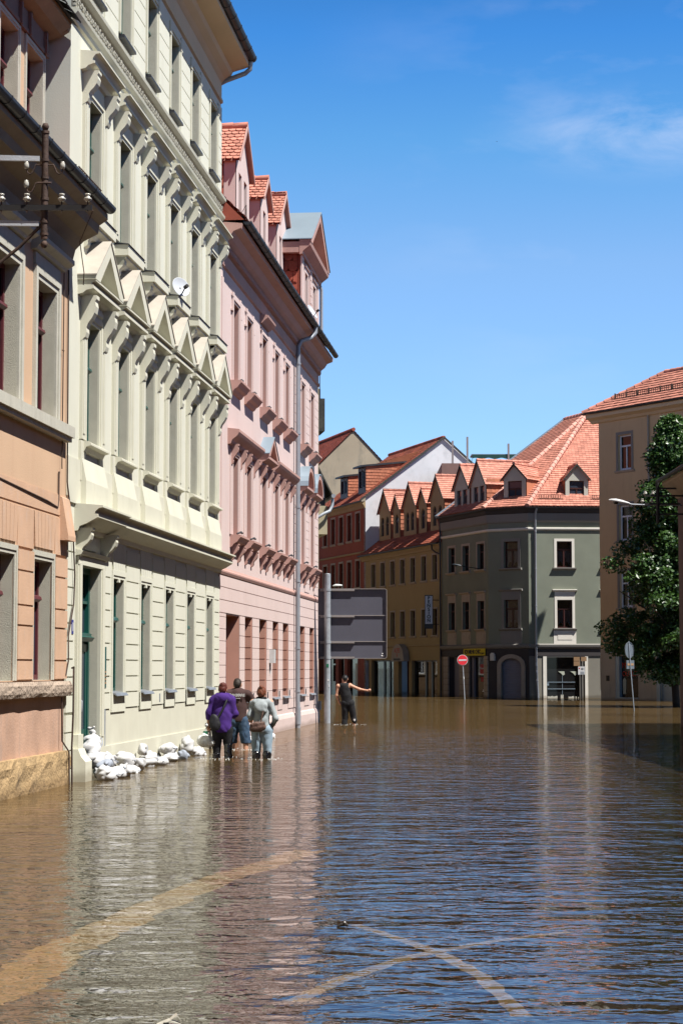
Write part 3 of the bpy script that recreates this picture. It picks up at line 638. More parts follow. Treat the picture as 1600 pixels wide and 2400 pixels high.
# ---------------- cream-green house
GU = 27.27
def green_house():
    u0 = GU; H = empty('cream_green_house', row_pt(u0), RROT, 'tall cream-green town house with a row of pointed pediments and a dark green door', 'house')
    W = 40.6-u0; AX = [1.50+2.16*k for k in range(6)]; AXG = [a-.17 for a in AX[1:]]
    door = (.82, 2.08)
    ops = [(a-.40, a+.40, 1.22, 2.99) for a in AXG] + [(door[0], door[1], BASE, 3.08)]
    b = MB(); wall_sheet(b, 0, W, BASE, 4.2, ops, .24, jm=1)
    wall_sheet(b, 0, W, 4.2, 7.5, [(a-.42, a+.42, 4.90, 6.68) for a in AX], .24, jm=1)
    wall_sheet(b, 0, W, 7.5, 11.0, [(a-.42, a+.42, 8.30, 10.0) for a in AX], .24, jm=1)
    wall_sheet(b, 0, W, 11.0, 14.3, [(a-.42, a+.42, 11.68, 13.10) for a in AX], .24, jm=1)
    b.build('wall', [M['cream'], M['jamb_grey']], H)
    b = MB(); shell(b, 0, W, 10, BASE, 14.3); b.build('side_wall', M['sidewall'], H)
    # ---- ground floor block courses
    b = MB(); segs = []; xs = [.02, .60] ; edges = [(.02, .50)] + [(2.36, AXG[0]-.56)]
    for i in range(len(AXG)-1): edges.append((AXG[i]+.56, AXG[i+1]-.56))
    edges.append((AXG[-1]+.56, W-.02))
    z = .98 ; c = .252
    for (a0, a1) in edges:
        z = .98
        while z < 3.45:
            z1 = min(z+c-.022, 3.56); b.box(a0, a1, -.026, -.001, z, z1); z += c
    z = -.3
    while z < .9: b.box(.02, .50, -.026, -.001, z, z+c-.022); z += c
    for a in AXG:
        z = 3.26
        for i in range(5):
            t0, t1 = -.5+i/5, -.5+(i+1)/5
            b.ext([(a+t0*.86+.006, 3.12), (a+t1*.86-.006, 3.12), (a+t1*1.06-.006, 3.58), (a+t0*1.06+.006, 3.58)], -.026, -.001, 'y')
    b.build('block_courses', M['cream'], H)
    b = MB(); b.box(2.40, W, -.03, 0, BASE, .42); b.box(2.20, W, -.012, 0, .42, .96); b.build('plinth', M['cream_trim'], H)
    # ---- ledge over the ground floor
    prof = [(0, 3.55), (-.05, 3.56), (-.07, 3.62), (-.16, 3.66), (-.24, 3.71), (-.30, 3.745), (-.30, 3.79), (-.255, 3.795), (-.265, 3.83), (-.31, 3.875), (-.36, 3.885), (-.36, 3.912), (0, 3.95)]
    b = MB(); b.ext(prof, 2.5, W-.02, 'x')
    b.ext([(y*1.16, z) for y, z in prof], .50, 2.5, 'x')
    for x in (.66, 2.32): console(b, x, 3.60, 3.16, .24, .15)
    b.build('ledge', M['cream_trim'], H)
    # ---- parapet pedestals under the first floor windows
    b = MB()
    for a in AX:
        b.ext([(0, 3.93), (-.11, 3.95), (-.11, 4.30), (-.045, 4.62), (0, 4.64)], a-.74, a+.74, 'x')
        for s in (-1, 1): x = a+s*.62; b.box(x-.16, x+.16, -.04, 0, 4.3, 4.88)
    b.box(0, W-.02, -.03, 0, 3.94, 4.58); b.build('parapet_panels', M['cream_trim'], H)
    # ---- windows
    def place(f, xs, z):
        for i, a in enumerate(xs):
            if i == 0: f.matrix_basis = T((a, 0, z))
            else: dup(f, H, T((a, 0, z)))
    # ground
    w_, h_ = .80, 1.77
    b = MB(); win_frame(b, w_, h_, .11); f = b.build('window', M['green_wood'], H)
    b = MB(); pane(b, w_, h_, .11); b.build('pane', M['glass'], f)
    b = MB(); surround(b, w_, h_, .12, .032, .05, .018, .30, .13); b.box(-w_/2-.12, w_/2+.12, -.032, 0, -.30, -.02); b.box(-.05, .05, -.03, .02, h_-.05, h_+.0); b.build('surround', M['cream'], f)
    b = MB(); b.ext([(.16, .03), (-.07, -.01), (-.10, -.05), (-.085, -.055), (-.06, -.03), (.16, .005)], -w_/2-.02, w_/2+.02, 'x'); b.build('sill', M['zinc'], f)
    place(f, AXG, 1.22)
    # first floor with pediments
    w_, h_ = .84, 1.78
    b = MB(); win_frame(b, w_, h_, .13); f = b.build('window', M['green_wood'], H)
    b = MB(); pane(b, w_, h_, .13); b.build('pane', M['glass'], f)
    b = MB(); surround(b, w_, h_, .13, .05, .05, .03, 0)
    for s in (-1, 1): b.box(*sorted((s*(w_/2+.15), s*(w_/2+.33))), -.05, 0, .0, h_-.12); b.box(*sorted((s*(w_/2+.19), s*(w_/2+.29))), -.062, 0, .08, h_-.2)
    b.box(-w_/2-.30, w_/2+.30, -.035, 0, h_+.14, h_+.42)
    b.ext([(-.035, h_+.16), (-.07, h_+.18), (-.07, h_+.24), (-.035, h_+.26)], -w_/2-.06, w_/2+.06, 'x'); b.build('surround', M['cream_trim'], f)
    b = MB(); zc = 7.08-4.90; hw = .93
    b.ext([(0, zc-.10), (-.08, zc-.08), (-.13, zc-.04), (-.235, zc-.02), (-.235, zc+.03), (-.195, zc+.035), (-.205, zc+.065), (-.27, zc+.085), (-.27, zc+.11), (0, zc+.11)], -hw, hw, 'x')
    zt = 7.92-4.90; tk = .16
    for s in (-1, 1):
        b.ext([(s*(hw+.02), zc+.11), (s*(hw+.02), zc+.17), (0, zt), (0, zt-tk-.06), (s*(hw-.26), zc+.11)], -.275, .0, 'y')
    for s in (-1, 1): console(b, s*(w_/2+.24), zc-.09, zc-.76, .23, .19)
    b.build('pediment', M['cream_trim'], f)
    b = MB()
    for s in (-1, 1): b.ext([(s*(hw+.035), zc+.172), (s*(hw+.035), zc+.19), (0, zt+.022), (0, zt+.002)], -.29, 0, 'y')
    b.build('pediment_top', M['cream_top'], f)
    b = MB(); b.ext([(.16, .0), (-.10, -.02), (-.15, -.05), (-.15, -.08), (-.08, -.10), (-.05, -.16), (0, -.18)], -.62, .62, 'x'); b.build('sill', M['cream_trim'], f)
    place(f, AX, 4.90)
    # second floor with flat hoods and bracketed sills
    w_, h_ = .84, 1.70
    b = MB(); win_frame(b, w_, h_, .13); f = b.build('window', M['green_wood'], H)
    b = MB(); pane(b, w_, h_, .13); b.build('pane', M['glass'], f)
    b = MB(); surround(b, w_, h_, .13, .05, .05, .03, 0)
    for s in (-1, 1): b.box(*sorted((s*(w_/2+.15), s*(w_/2+.33))), -.05, 0, .0, h_-.05); b.box(*sorted((s*(w_/2+.19), s*(w_/2+.29))), -.062, 0, .08, h_-.15)
    b.box(-w_/2-.30, w_/2+.30, -.035, 0, h_+.14, h_+.36); b.build('surround', M['cream_trim'], f)
    b = MB(); zc = 10.40-8.30
    b.ext([(0, zc-.10), (-.08, zc-.08), (-.12, zc-.04), (-.21, zc-.01), (-.21, zc+.025), (-.175, zc+.03), (-.185, zc+.07), (-.23, zc+.12), (-.29, zc+.13), (-.29, zc+.155), (0, zc+.19)], -.90, .90, 'x')
    for s in (-1, 1): console(b, s*(w_/2+.24), zc-.08, zc-.58, .23, .19)
    b.build('hood', M['cream_trim'], f)
    b = MB(); b.box(-.62, .62, -.22, 0, -.24, -.07); b.ext([(0, -.40), (-.06, -.38), (-.10, -.32), (-.18, -.28), (-.18, -.24), (0, -.24)], -.58, .58, 'x')
    for s in (-1, 1): console(b, s*.50, -.26, -.56, .15, .16)
    b.build('sill', M['cream_trim'], f)
    b = MB(); b.ext([(.02, -.03), (-.23, -.062), (-.24, -.075), (.02, -.05)], -.64, .64, 'x'); b.build('sill_flashing', M['zinc_dark'], f)
    place(f, AX, 8.30)
    # third floor
    w_, h_ = .84, 1.42
    b = MB(); win_frame(b, w_, h_, .13); f = b.build('window', M['green_wood'], H)
    b = MB(); pane(b, w_, h_, .13); b.build('pane', M['glass'], f)
    b = MB(); surround(b, w_, h_, .12, .045, .05, .025, 0)
    for s in (-1, 1): b.box(*sorted((s*(w_/2+.04), s*(w_/2+.2))), -.052, 0, h_-.06, h_+.16)
    b.build('surround', M['cream_trim'], f)
    b = MB(); b.ext([(.16, .0), (-.09, -.02), (-.10, -.07), (0, -.08)], -.46, .46, 'x'); b.build('sill', M['zinc_dark'], f)
    place(f, AX, 11.68)
    # ---- ornament frieze between second and third floor
    b = MB(); b.ext([(0, 10.84), (-.04, 10.86), (-.05, 10.92), (-.10, 10.97), (-.11, 11.01), (0, 11.03)], 0, W-.01, 'x')
    b.ext([(0, 11.27), (-.06, 11.29), (-.12, 11.33), (-.13, 11.38), (-.08, 11.42), (0, 11.46)], 0, W-.01, 'x'); b.build('string_course', M['cream_trim'], H)
    b = MB(); b.box(0, W-.01, -.016, 0, 11.03, 11.27); b.build('frieze_ground', M['pebble'], H)
    b = MB(); rd = random.Random(2); n = int(W/.17)
    for i in range(n):
        x = .08+i*.17
        for k in range(7):
            t = k/6*math.pi; r = .075; cx, cz = x+r*math.cos(t)*.8, 11.07+r*1.7*math.sin(t); s = rd.uniform(.012, .02)
            b.box(cx-s, cx+s, -.05-s, -.01, cz-s, cz+s)
    for i in range(int(W/.05)):
        x = .02+i*.05; s = rd.uniform(.010, .018); b.box(x-s, x+s, -.06, -.01, 11.035, 11.035+2.2*s)
    b.build('frieze_pebbles', M['gravel_orn'], H)
    b = MB()
    for i in range(n):
        x = .08+i*.17; b.ext([(x-.045, 11.05), (x+.045, 11.05), (x+.05, 11.13), (x, 11.21), (x-.05, 11.13)], -.045, -.012, 'y')
    b.build('frieze_leaves', M['orn_dark'], H)
    # ---- third floor block courses
    b = MB()
    e = [(.02, AX[0]-.60)] + [(AX[i]+.60, AX[i+1]-.60) for i in range(5)] + [(AX[5]+.60, W-.01)]
    for (a0, a1) in e:
        z = 11.52; b = MB()
        while z < 13.3: b.box(a0, a1, -.024, -.001, z, z+.285); z += .305
        b.build('upper_block_courses', M['cream'], H)
    # ---- eaves
    b = MB(); b.ext([(0, 13.42), (-.05, 13.44), (-.05, 13.50), (-.02, 13.52), (-.02, 13.86), (-.10, 13.94), (-.22, 14.02), (-.26, 14.10), (-.48, 14.16), (-.60, 14.20), (-.60, 14.30), (0, 14.34)], 0, W-.02, 'x'); b.build('eaves', M['beige_band'], H)
    b = MB(); r = .10; y = -.66; z = 14.40
    pr = [(y+r*math.cos(t), z+r*math.sin(t)) for t in [math.pi+math.pi*k/8 for k in range(9)]]; pr2 = [(y+(r-.012)*math.cos(t), z+(r-.012)*math.sin(t)) for t in [2*math.pi-math.pi*k/8 for k in range(9)]]
    b.ext(pr+pr2, 0, W+.02, 'x')
    for k in range(20): b.ext([(y+(r+.01)*math.cos(t), z+(r+.01)*math.sin(t)) for t in [math.pi*.98+math.pi*1.04*q/8 for q in range(9)]], .3+k*.68, .325+k*.68, 'x')
    b.build('gutter', M['zinc_dark'], H)
    b = MB(); b.tube([(W-.05, -.64, 14.32), (W-.05, -.62, 14.14), (W-.04, -.52, 14.06), (W-.02, -.1, 13.92), (W+.02, .05, 13.86)], .05, 10); b.build('downpipe', M['pipe'], H)
    b = MB(); tile_plane(b, (0, -.6, 14.40), (1, 0, 0), (0, .77, .64), [(0, 0), (W, 0), (W, 7.2), (0, 7.2)], .3, .5, .03); b.build('roof', M['tile_old'], H)
    b = MB(); b.quad((0, 4.9, 19.0), (W, 4.9, 19.0), (W, 10.3, 14.3), (0, 10.3, 14.3)); b.quad((0, -.3, 14.3), (0, 10, 14.3), (0, 4.9, 19)); b.quad((W, -.3, 14.3), (W, 10, 14.3), (W, 4.9, 19)); b.build('rear_roof', M['sidewall'], H)
    # ---- door with fanlight, pilasters
    xc = (door[0]+door[1])/2; w_ = door[1]-door[0]
    b = MB(); d = .12
    b.box(-w_/2, -w_/2+.09, d, d+.08, BASE, 3.08); b.box(w_/2-.09, w_/2, d, d+.08, BASE, 3.08); b.box(-w_/2+.09, w_/2-.09, d, d+.08, 2.99, 3.08)
    b.ext([(d+.08, 1.98), (d-.06, 1.99), (d-.10, 2.05), (d-.05, 2.07), (d-.05, 2.11), (d+.08, 2.13)], -w_/2+.09, w_/2-.09, 'x')
    b.box(-.04, .04, d+.01, d+.07, 2.13, 2.99); b.box(-w_/2+.09, w_/2-.09, d+.012, d+.06, 2.55, 2.59)
    for s in (-1, 1):
        x0, x1 = sorted((s*.02, s*(w_/2-.09))); b.box(x0, x1, d+.04, d+.08, BASE, 1.98)
        b.box(x0+.02, x1-.02, d+.015, d+.04, BASE, .42); b.box(x0+.02, x0+.10, d+.015, d+.04, .42, 1.95); b.box(x1-.10, x1-.02, d+.015, d+.04, .42, 1.95); b.box(x0+.10, x1-.10, d+.015, d+.04, 1.84, 1.95)
        b.box(x0+.10, x1-.10, d+.02, d+.05, .62, .70)
    dr = b.build('door', M['green_wood'], H, T((xc, 0, 0)))
    b = MB(); b.box(-w_/2+.09, w_/2-.09, d+.062, d+.070, 2.13, 2.99)
    for s in (-1, 1):
        x0, x1 = sorted((s*.02, s*(w_/2-.09))); b.box(x0+.1, x1-.1, d+.030, d+.036, .70, 1.84)
    b.build('pane', M['glass_blue'], dr)
    b = MB(); b.tube([(-.05, d-.02, .95), (-.05, d-.05, .97), (-.05, d-.05, 1.12), (-.05, d-.02, 1.14)], .012, 6); b.build('handle', M['galv'], dr)
    b = MB()
    for x0, x1 in ((door[0]-.24, door[0]-.0), (door[1]+.0, door[1]+.26)):
        b.box(x0, x1, -.05, 0, .5, 3.14); b.box(x0+.05, x1-.05, -.07, 0, .58, 3.1)
    b.box(door[0]-.24, door[1]+.26, -.06, 0, 3.08, 3.20); b.ext([(0, 3.2), (-.10, 3.22), (-.13, 3.27), (0, 3.30)], door[0]-.28, door[1]+.30, 'x')
    b.box(door[0]+.2, door[1]-.2, -.03, 0, 3.32, 3.52); b.build('door_surround', M['cream_trim'], H)
    b = MB(); b.box(.48, .79, -.10, 0, .45, .66); b.ext([(0, .26), (-.22, .26), (-.22, .28), (-.15, .36), (-.11, .46), (0, .46)], .42, .82, 'x'); b.box(.42, .82, -.22, 0, BASE, .26)
    b.build('door_pedestal', M['cream_trim'], H); b = MB(); b.box(2.08, 2.36, -.06, 0, BASE, .60); b.build('door_pedestal', M['cream_trim'], H)
    b = MB(); b.box(2.44, 2.56, -.035, -.001, 1.30, 1.92); b.build('intercom', M['green_wood'], H)
    b = MB()
    for k in range(4): b.box(2.46, 2.54, -.04, -.034, 1.36+k*.055, 1.39+k*.055)
    b.build('bell_buttons', M['brown_board'], H)
    b = MB(); b.box(2.44, 2.60, -.022, -.001, .34, 1.02); b.build('meter_cupboard', M['galv'], H)
    b = MB(); b.box(.30, .40, -.034, -.027, 2.08, 2.28); b.build('house_number_plate', M['blue_plate'], H)
    b = MB(); b.box(.335, .365, -.038, -.034, 2.12, 2.24); b.build('house_number', M['white_sign'], H)
    b = MB(); b.box(6.85, 6.93, -.03, -.0, 1.02, 1.16); b.build('wall_vent', M['zinc'], H)
green_house()

# satellite dish on the fourth upper sill
def sat_dish(loc, face, r, label):
    H = empty('satellite_dish', loc, 0, label, 'satellite dish')
    b = MB(); prof = [(r*t, r*.22*t*t) for t in (0.001, .25, .5, .75, .95, 1)] + [(r*1.02, r*.20), (r*.95, r*.17), (r*.5, r*.02), (.001, -.02)]
    b.lathe(prof, n=28); q = Vector(face).to_track_quat('Z', 'Y').to_matrix().to_4x4()
    b.build('reflector', M['dish'], H, q)
    f = Vector(face).normalized()
    b = MB(); e = f*r*.95 + Vector((0, 0, -r*.35)); b.tube([Vector((0, 0, -r*.95))*1.0, e], .012, 8); b.tube([(0, 0, 0), (0, 0, -r*1.1)], .015, 8); b.build('feed_arm', M['black_iron'], H)
    b = MB(); b.tube([e - f*.02, e + f*.06], .035, 10); b.build('receiver', M['black_iron'], H)
    return H
p = row_pt(GU+1.50+2.16*3-.35, .20, 8.42); sat_dish(p, (.62, -.72, .30), .185, 'white satellite dish on the fourth bracketed sill of the cream-green house')

# ---------------- pink house
def pink_house():
    u0 = 40.6; H = empty('pink_house', row_pt(u0), RROT, 'pink town house with red-tiled gabled dormers and a grey downpipe', 'house')
    W = 59.0-u0; U = lambda u: u-u0
    g_ops = [(U(41.5), U(43.45), BASE, 2.73), (U(44.2), U(45.4), .88, 2.74)] + [(U(a), U(c), .88, 2.74) for a, c in ((46.5, 47.8), (48.85, 49.95), (50.8, 51.98), (54.45, 55.62), (56.75, 57.9))]
    AX = [U(a) for a in (42.72, 44.72, 47.2, 49.48, 51.53, 55.03, 57.3)]; hw = .42
    b = MB(); wall_sheet(b, 0, W, BASE, 3.7, g_ops, .30, jm=1); wall_sheet(b, 0, W, 3.7, 7.0, [(a-hw, a+hw, 4.46, 6.18) for a in AX], .22, jm=2)
    wall_sheet(b, 0, W, 7.0, 10.9, [(a-hw, a+hw, 7.80, 9.53) for a in AX], .22, jm=2); shell(b, 0, W, 10, BASE, 10.9)
    b.build('wall', [M['pink'], M['pink_jamb'], M['pink_trim']], H)
    # salmon banding inside the deep ground floor openings and block courses between them
    for (a, c, z0, z1) in g_ops[1:]:
        b = MB(); z = .30+.252*3
        while z < 2.6: b.box(c-.02, c+.0, .02, .29, max(z, z0)+.012, min(z+.252, 2.74)-.012); z += .252
        b.build('jamb_blocks', M['pink_jamb'], H)
    b = MB(); xs = [0.01] + [v for o in g_ops for v in o[:2]] + [W-.01]
    pipe = U(53.1)
    for i in range(0, len(xs), 2):
        a0, a1 = xs[i], xs[i+1]; z = .30
        parts = [(a0, a1)] if not (a0 < pipe < a1) else [(a0, a1)]
        for (p0, p1) in parts:
            z = .55 if i else BASE
            while z < 2.72: b.box(p0+.0, p1-.0, -.016, -.001, z, min(z+.240, 2.74)); z += .252
    for (z0, z1) in ((2.76, 3.02), (3.03, 3.29), (3.30, 3.54)):
        x = 0.01; 
        while x < W-.01: x1 = min(x+random.uniform(1.6, 3.2), W-.01); b.box(x, x1-.006, -.016, -.001, z0, z1-.008); x = x1
    b.build('block_courses', M['pink'], H)
    b = MB(); b.ext([(0, 3.54), (-.03, 3.55), (-.05, 3.60), (-.05, 3.63), (-.02, 3.66), (0, 3.70)], 0, W+.03, 'x'); b.build('ledge', M['pink_trim'], H)
    b = MB(); b.box(U(43.45), W+.02, -.06, 0, BASE, .30); b.ext([(0, .42), (-.03, .40), (-.06, .30), (0, .30)], U(43.45), W+.02, 'x'); b.box(0, U(41.5), -.06, 0, BASE, .30); b.build('plinth', M['pink'], H)
    # door
    b = MB(); x0, x1 = g_ops[0][:2]; d = .28
    b.box(x0, x0+.1, d, d+.08, BASE, 2.73); b.box(x1-.1, x1, d, d+.08, BASE, 2.73); b.box(x0+.1, x1-.1, d+.03, d+.07, BASE, 1.95); b.box(x0+.1, x1-.1, d-.02, d+.07, 1.95, 2.05)
    for k in range(2):
        xa = x0+.16+k*.72; b.box(xa, xa+.56, d+.012, d+.03, .2, .9); b.box(xa, xa+.56, d+.012, d+.03, 1.0, 1.8)
    dr = b.build('door', M['red_wood'], H); b = MB(); b.box(x0+.1, x1-.1, d+.04, d+.05, 2.05, 2.73); b.build('pane', M['glass'], dr)
    # ground windows
    first = None
    for (a, c, z0, z1) in g_ops[1:]:
        wd = c-a; b = MB(); win_frame(b, wd, z1-z0, .24, .07, .62); f = b.build('window', M['brown_wood'], H, T(((a+c)/2, 0, z0)))
        b = MB(); pane(b, wd, z1-z0, .24); b.build('pane', M['glass'], f)
        b = MB(); b.ext([(.22, .02), (-.05, -.01), (-.09, -.05), (-.07, -.055), (-.05, -.035), (.22, -.005)], -wd/2+.02, wd/2+.06, 'x'); b.build('sill', M['zinc'], f)
        b = MB(); b.tube([(wd/2-.12, -.06, .0), (wd/2-.12, -.06, .12), (wd/2-.08, -.06, .14)], .015, 6); b.build('shutter_catch', M['zinc_dark'], f)
    # upper windows
    def upper(h, hood, seg=None):
        b = MB(); win_frame(b, .84, h, .16, .06, .62); f = b.build('window', M['red_wood'], H)
        b = MB(); pane(b, .84, h, .16); b.build('pane', M['glass'], f)
        b = MB(); surround(b, .84, h, .14, .045, .05, .022)
        if hood == 'ear':
            b.box(-.62, .62, -.03, 0, h+.12, h+.16)
            for s in (-1, 1): b.box(*sorted((s*.56, s*.68)), -.05, 0, h-.22, h-.18); b.box(*sorted((s*.42, s*.58)), -.048, 0, h+.10, h+.2)
        else:
            for s in (-1, 1): b.box(*sorted((s*.56, s*.72)), -.03, 0, 0, h+.1)
        b.build('surround', M['pink'], f)
        b = MB(); b.tube([(-.02, -.06, .05), (.06, -.14, .09), (.10, -.16, .06)], .022, 8); b.lathe([(.001, -.02), (.03, -.015), (.035, .01), (.001, .02)], (.08, -.15, .07), 8); b.build('shutter_catch', M['zinc_dark'], f)
        return f
    def sill(f, br):
        b = MB(); b.ext([(0, -.28), (-.05, -.26), (-.09, -.20), (-.16, -.16), (-.20, -.10), (-.24, -.06), (-.24, -.015), (.15, .0), (.15, -.04), (0, -.04)], -.66, .66, 'x')
        if br:
            for s in (-1, 1): console(b, s*.46, -.20, -.56, .17, .13)
        b.build('sill', M['pink_trim'], f)
    fu = upper(1.73, 'ear'); sill(fu, False); fu.matrix_basis = T((AX[0], 0, 7.80))
    for a in AX[1:]: dup(fu, H, T((a, 0, 7.80)))
    # hood over the middle upper window
    b = MB(); zc = 9.86; b.ext([(0, zc-.06), (-.06, zc-.04), (-.12, zc+.02), (-.2, zc+.08), (-.21, zc+.13), (0, zc+.17)], AX[2]-.68, AX[2]+.68, 'x'); b.build('window_hood', M['pink_trim'], H)
    zc = 6.46-4.46
    fl = upper(1.72, 'none'); sill(fl, True)
    b = MB(); b.ext([(0, zc-.10), (-.07, zc-.08), (-.10, zc), (-.18, zc+.06), (-.22, zc+.10), (-.25, zc+.16), (-.25, zc+.22), (0, zc+.25)], -1.02, 1.02, 'x')
    for s in (-1, 1): console(b, s*.62, zc-.06, zc-.52, .18, .11)
    b.box(-.50, .50, -.03, 0, 1.88, 1.98); b.build('hood', M['pink_trim'], fl)
    fl.matrix_basis = T((AX[0], 0, 4.46))
    for a in (AX[1], AX[3], AX[4]): dup(fl, H, T((a, 0, 4.46)))
    fp = upper(1.72, 'none'); sill(fp, True)
    b = MB(); b.ext([(0, zc-.10), (-.07, zc-.08), (-.10, zc), (-.18, zc+.04), (-.25, zc+.08), (-.25, zc+.14), (0, zc+.14)], -.86, .86, 'x')
    for s in (-1, 1):
        console(b, s*.60, zc-.06, zc-.52, .18, .11); b.ext([(s*.88, zc+.14), (s*.88, zc+.19), (0, zc+.66), (0, zc+.54), (s*.64, zc+.14)], -.26, 0, 'y')
    b.build('pediment', M['pink_trim'], fp)
    b = MB()
    for s in (-1, 1): b.ext([(s*.90, zc+.192), (s*.90, zc+.205), (0, zc+.685), (0, zc+.665)], -.28, 0, 'y')
    b.build('pediment_sheet', M['zinc_blue'], fp); fp.matrix_basis = T((AX[2], 0, 4.46))
    fs = upper(1.72, 'none'); sill(fs, True)
    b = MB(); b.ext([(0, zc-.10), (-.07, zc-.08), (-.10, zc), (-.18, zc+.04), (-.25, zc+.08), (-.25, zc+.14), (0, zc+.14)], -.82, .82, 'x')
    arc = [(.84*math.cos(t), zc+.14+.60*math.sin(t)) for t in [math.pi*k/14 for k in range(15)]]; ar2 = [(.70*math.cos(t), zc+.14+.46*math.sin(t)) for t in [math.pi*k/14 for k in range(15)]]
    for i in range(14): b.ext([arc[i], arc[i+1], ar2[i+1], ar2[i]], -.26, 0, 'y')
    for s in (-1, 1): console(b, s*.60, zc-.06, zc-.52, .18, .11)
    b.build('segmental_pediment', M['pink_trim'], fs)
    b = MB(); ar3 = [(.858*math.cos(t), zc+.145+.62*math.sin(t)) for t in [math.pi*k/14 for k in range(15)]]
    for i in range(14): b.ext([ar3[i], ar3[i+1], (arc[i+1][0], arc[i+1][1]+.001), (arc[i][0], arc[i][1]+.001)], -.28, 0, 'y')
    b.build('pediment_sheet', M['zinc_blue'], fs); fs.matrix_basis = T((AX[5], 0, 4.46)); dup(fs, H, T((AX[6], 0, 4.46)))
    # raised end bay with scored courses
    b = MB(); z = 3.74; ed = [(pipe+.12, AX[5]-.58), (AX[5]+.58, AX[6]-.58), (AX[6]+.58, W-.01)]
    while z < 9.7:
        for (a0, a1) in ed:
            if 6.9 < z < 7.6 or (6.05 < z <= 6.9): continue
            b.box(a0, a1, -.014, -.001, z, z+.238)
        z += .252
    b.build('bay_courses', M['pink'], H)
    b = MB(); b.box(.16, .34, -.03, 0, 4.1, 9.8); b.box(.14, .36, -.04, 0, 3.98, 4.1); b.build('corner_strip', M['pink'], H)
    # eaves
    b = MB(); b.ext([(0, 10.02), (-.05, 10.04), (-.06, 10.10), (-.02, 10.12), (-.02, 10.36), (-.07, 10.38), (-.07, 10.50), (-.10, 10.52), (-.20, 10.60), (-.28, 10.72), (-.44, 10.78), (-.46, 10.88), (0, 10.92)], .0, W+.02, 'x'); b.build('eaves', M['pink_trim'], H)
    b = MB(); b.box(.03, W-.03, -.09, -.055, 10.385, 10.49); n = int(W/.16)
    for i in range(n): b.box(.05+i*.16, .13+i*.16, -.115, -.06, 10.39, 10.49)
    b.build('dentils', M['pink_trim'], H)
    b = MB(); r = .085; y = -.55; z = 10.95
    b.ext([(y+r*math.cos(t), z+r*math.sin(t)) for t in [math.pi+math.pi*k/8 for k in range(9)]]+[(y+(r-.012)*math.cos(t), z+(r-.012)*math.sin(t)) for t in [2*math.pi-math.pi*k/8 for k in range(9)]], .1, W-.15, 'x')
    for k in range(26): b.ext([(y+(r+.008)*math.cos(t), z+(r+.008)*math.sin(t)) for t in [math.pi*.98+math.pi*1.04*q/8 for q in range(9)]], .2+k*.68, .222+k*.68, 'x')
    b.build('gutter', M['zinc_dark'], H)
    b = MB(); x = pipe
    b.tube([(x+.35, -.55, 10.88), (x+.35, -.55, 10.74), (x+.25, -.44, 10.58), (x+.04, -.2, 10.46), (x, -.12, 10.3), (x, -.12, .75), (x+.0, -.13, .55), (x, -.13, BASE)], .062, 12)
    for z in (9.8, 7.9, 5.9, 3.9, 2.1, .95): b.tube([(x, -.12, z), (x, -.12, z+.05)], .074, 12)
    b.tube([(x, -.13, .1), (x, -.13, .55)], .078, 12); b.build('downpipe', M['pipe'], H)
    b = MB(); b.box(AX[2]+1.0, AX[2]+1.3, -.14, 0, 1.72, 2.05); b.tube([(AX[2]+1.1, -.03, 1.72), (AX[2]+1.1, -.03, 1.45)], .02, 6); b.build('meter_box', M['lamp_white'], H)
    b = MB(); b.box(W-.02, W+.10, -.10, .1, .36, .62); b.build('corner_bracket', M['galv'], H)
    # roof with clipped slope; dormers
    sl = Vector((0, .715, .699)); b = MB(); tile_plane(b, (0, -.52, 11.0), (1, 0, 0), sl, [(0, 0), (W, 0), (W, 3.7), (0, 3.7)], .2, .2, .03, rounded=True)
    b.build('roof', M['tile_deep'], H)
    b = MB(); b.quad((0, 2.1, 13.58), (W, 2.1, 13.58), (W, 5, 15.6), (0, 5, 15.6)); b.quad((0, 5, 15.6), (W, 5, 15.6), (W, 10, 10.9), (0, 10, 10.9)); b.quad((0, -.5, 10.95), (0, 2.1, 13.55), (0, 5, 15.6), (0, 10, 10.9)); b.quad((W, -.4, 10.95), (W, 2.1, 13.55), (W, 5, 15.6), (W, 10, 10.9)); b.build('upper_roof', M['tile_deep'], H)
    def dormer(x0, x1, ze, za, wins, y0=.5, zb=11.4, yb=3.4):
        xc = (x0+x1)/2; b = MB(); b.sm = False
        wall_sheet(b, x0, x1, zb, ze, [(xc+a-.24, xc+a+.24, zb+.55, ze-.28) for a in wins], .2, y=y0, jm=0)
        b.quad((x0, y0, ze), (x1, y0, ze), (xc, y0, za-.05)); b.box(x0, x0+.16, y0+.02, y0+.30, zb, ze)
        d = b.build('dormer', M['pink'], H)
        for a in wins: b = MB(); b.box(xc+a-.23, xc+a+.23, y0+.16, y0+.18, zb+.56, ze-.29); b.build('window', M['glass'], d)
        b = MB(); tile_plane(b, (x0, yb, zb), (0, -1, 0), (0, 0, 1), [(0, 0), (yb-y0-.3, 0), (yb-y0-.3, ze-zb), (0, ze-zb)], .2, .26, .03, rounded=True)
        tile_plane(b, (x1, y0+.1, zb), (0, 1, 0), (0, 0, 1), [(0, 0), (yb-y0, 0), (yb-y0, ze-zb), (0, ze-zb)], .2, .26, .03); b.build('cheek', M['tile_deep'], d)
        b = MB(); ov = .13
        for s in (-1, 1):
            e = Vector((xc+s*((x1-x0)/2+ov), y0-.10, ze-.10)); a = Vector((xc, y0-.10, za)); L_ = (a-e).length
            tile_plane(b, e if s > 0 else e, (0, 1, 0), a-e, [(0, 0), (yb-y0+.6, 0), (yb-y0+.6, L_), (0, L_)], .17, .155, .03, rounded=True)
        ridge(b, (xc, y0-.12, za+.03), (xc, yb+.6, za+.03), .085)
        b.build('dormer_roof', M['tile'], d)
        b = MB()
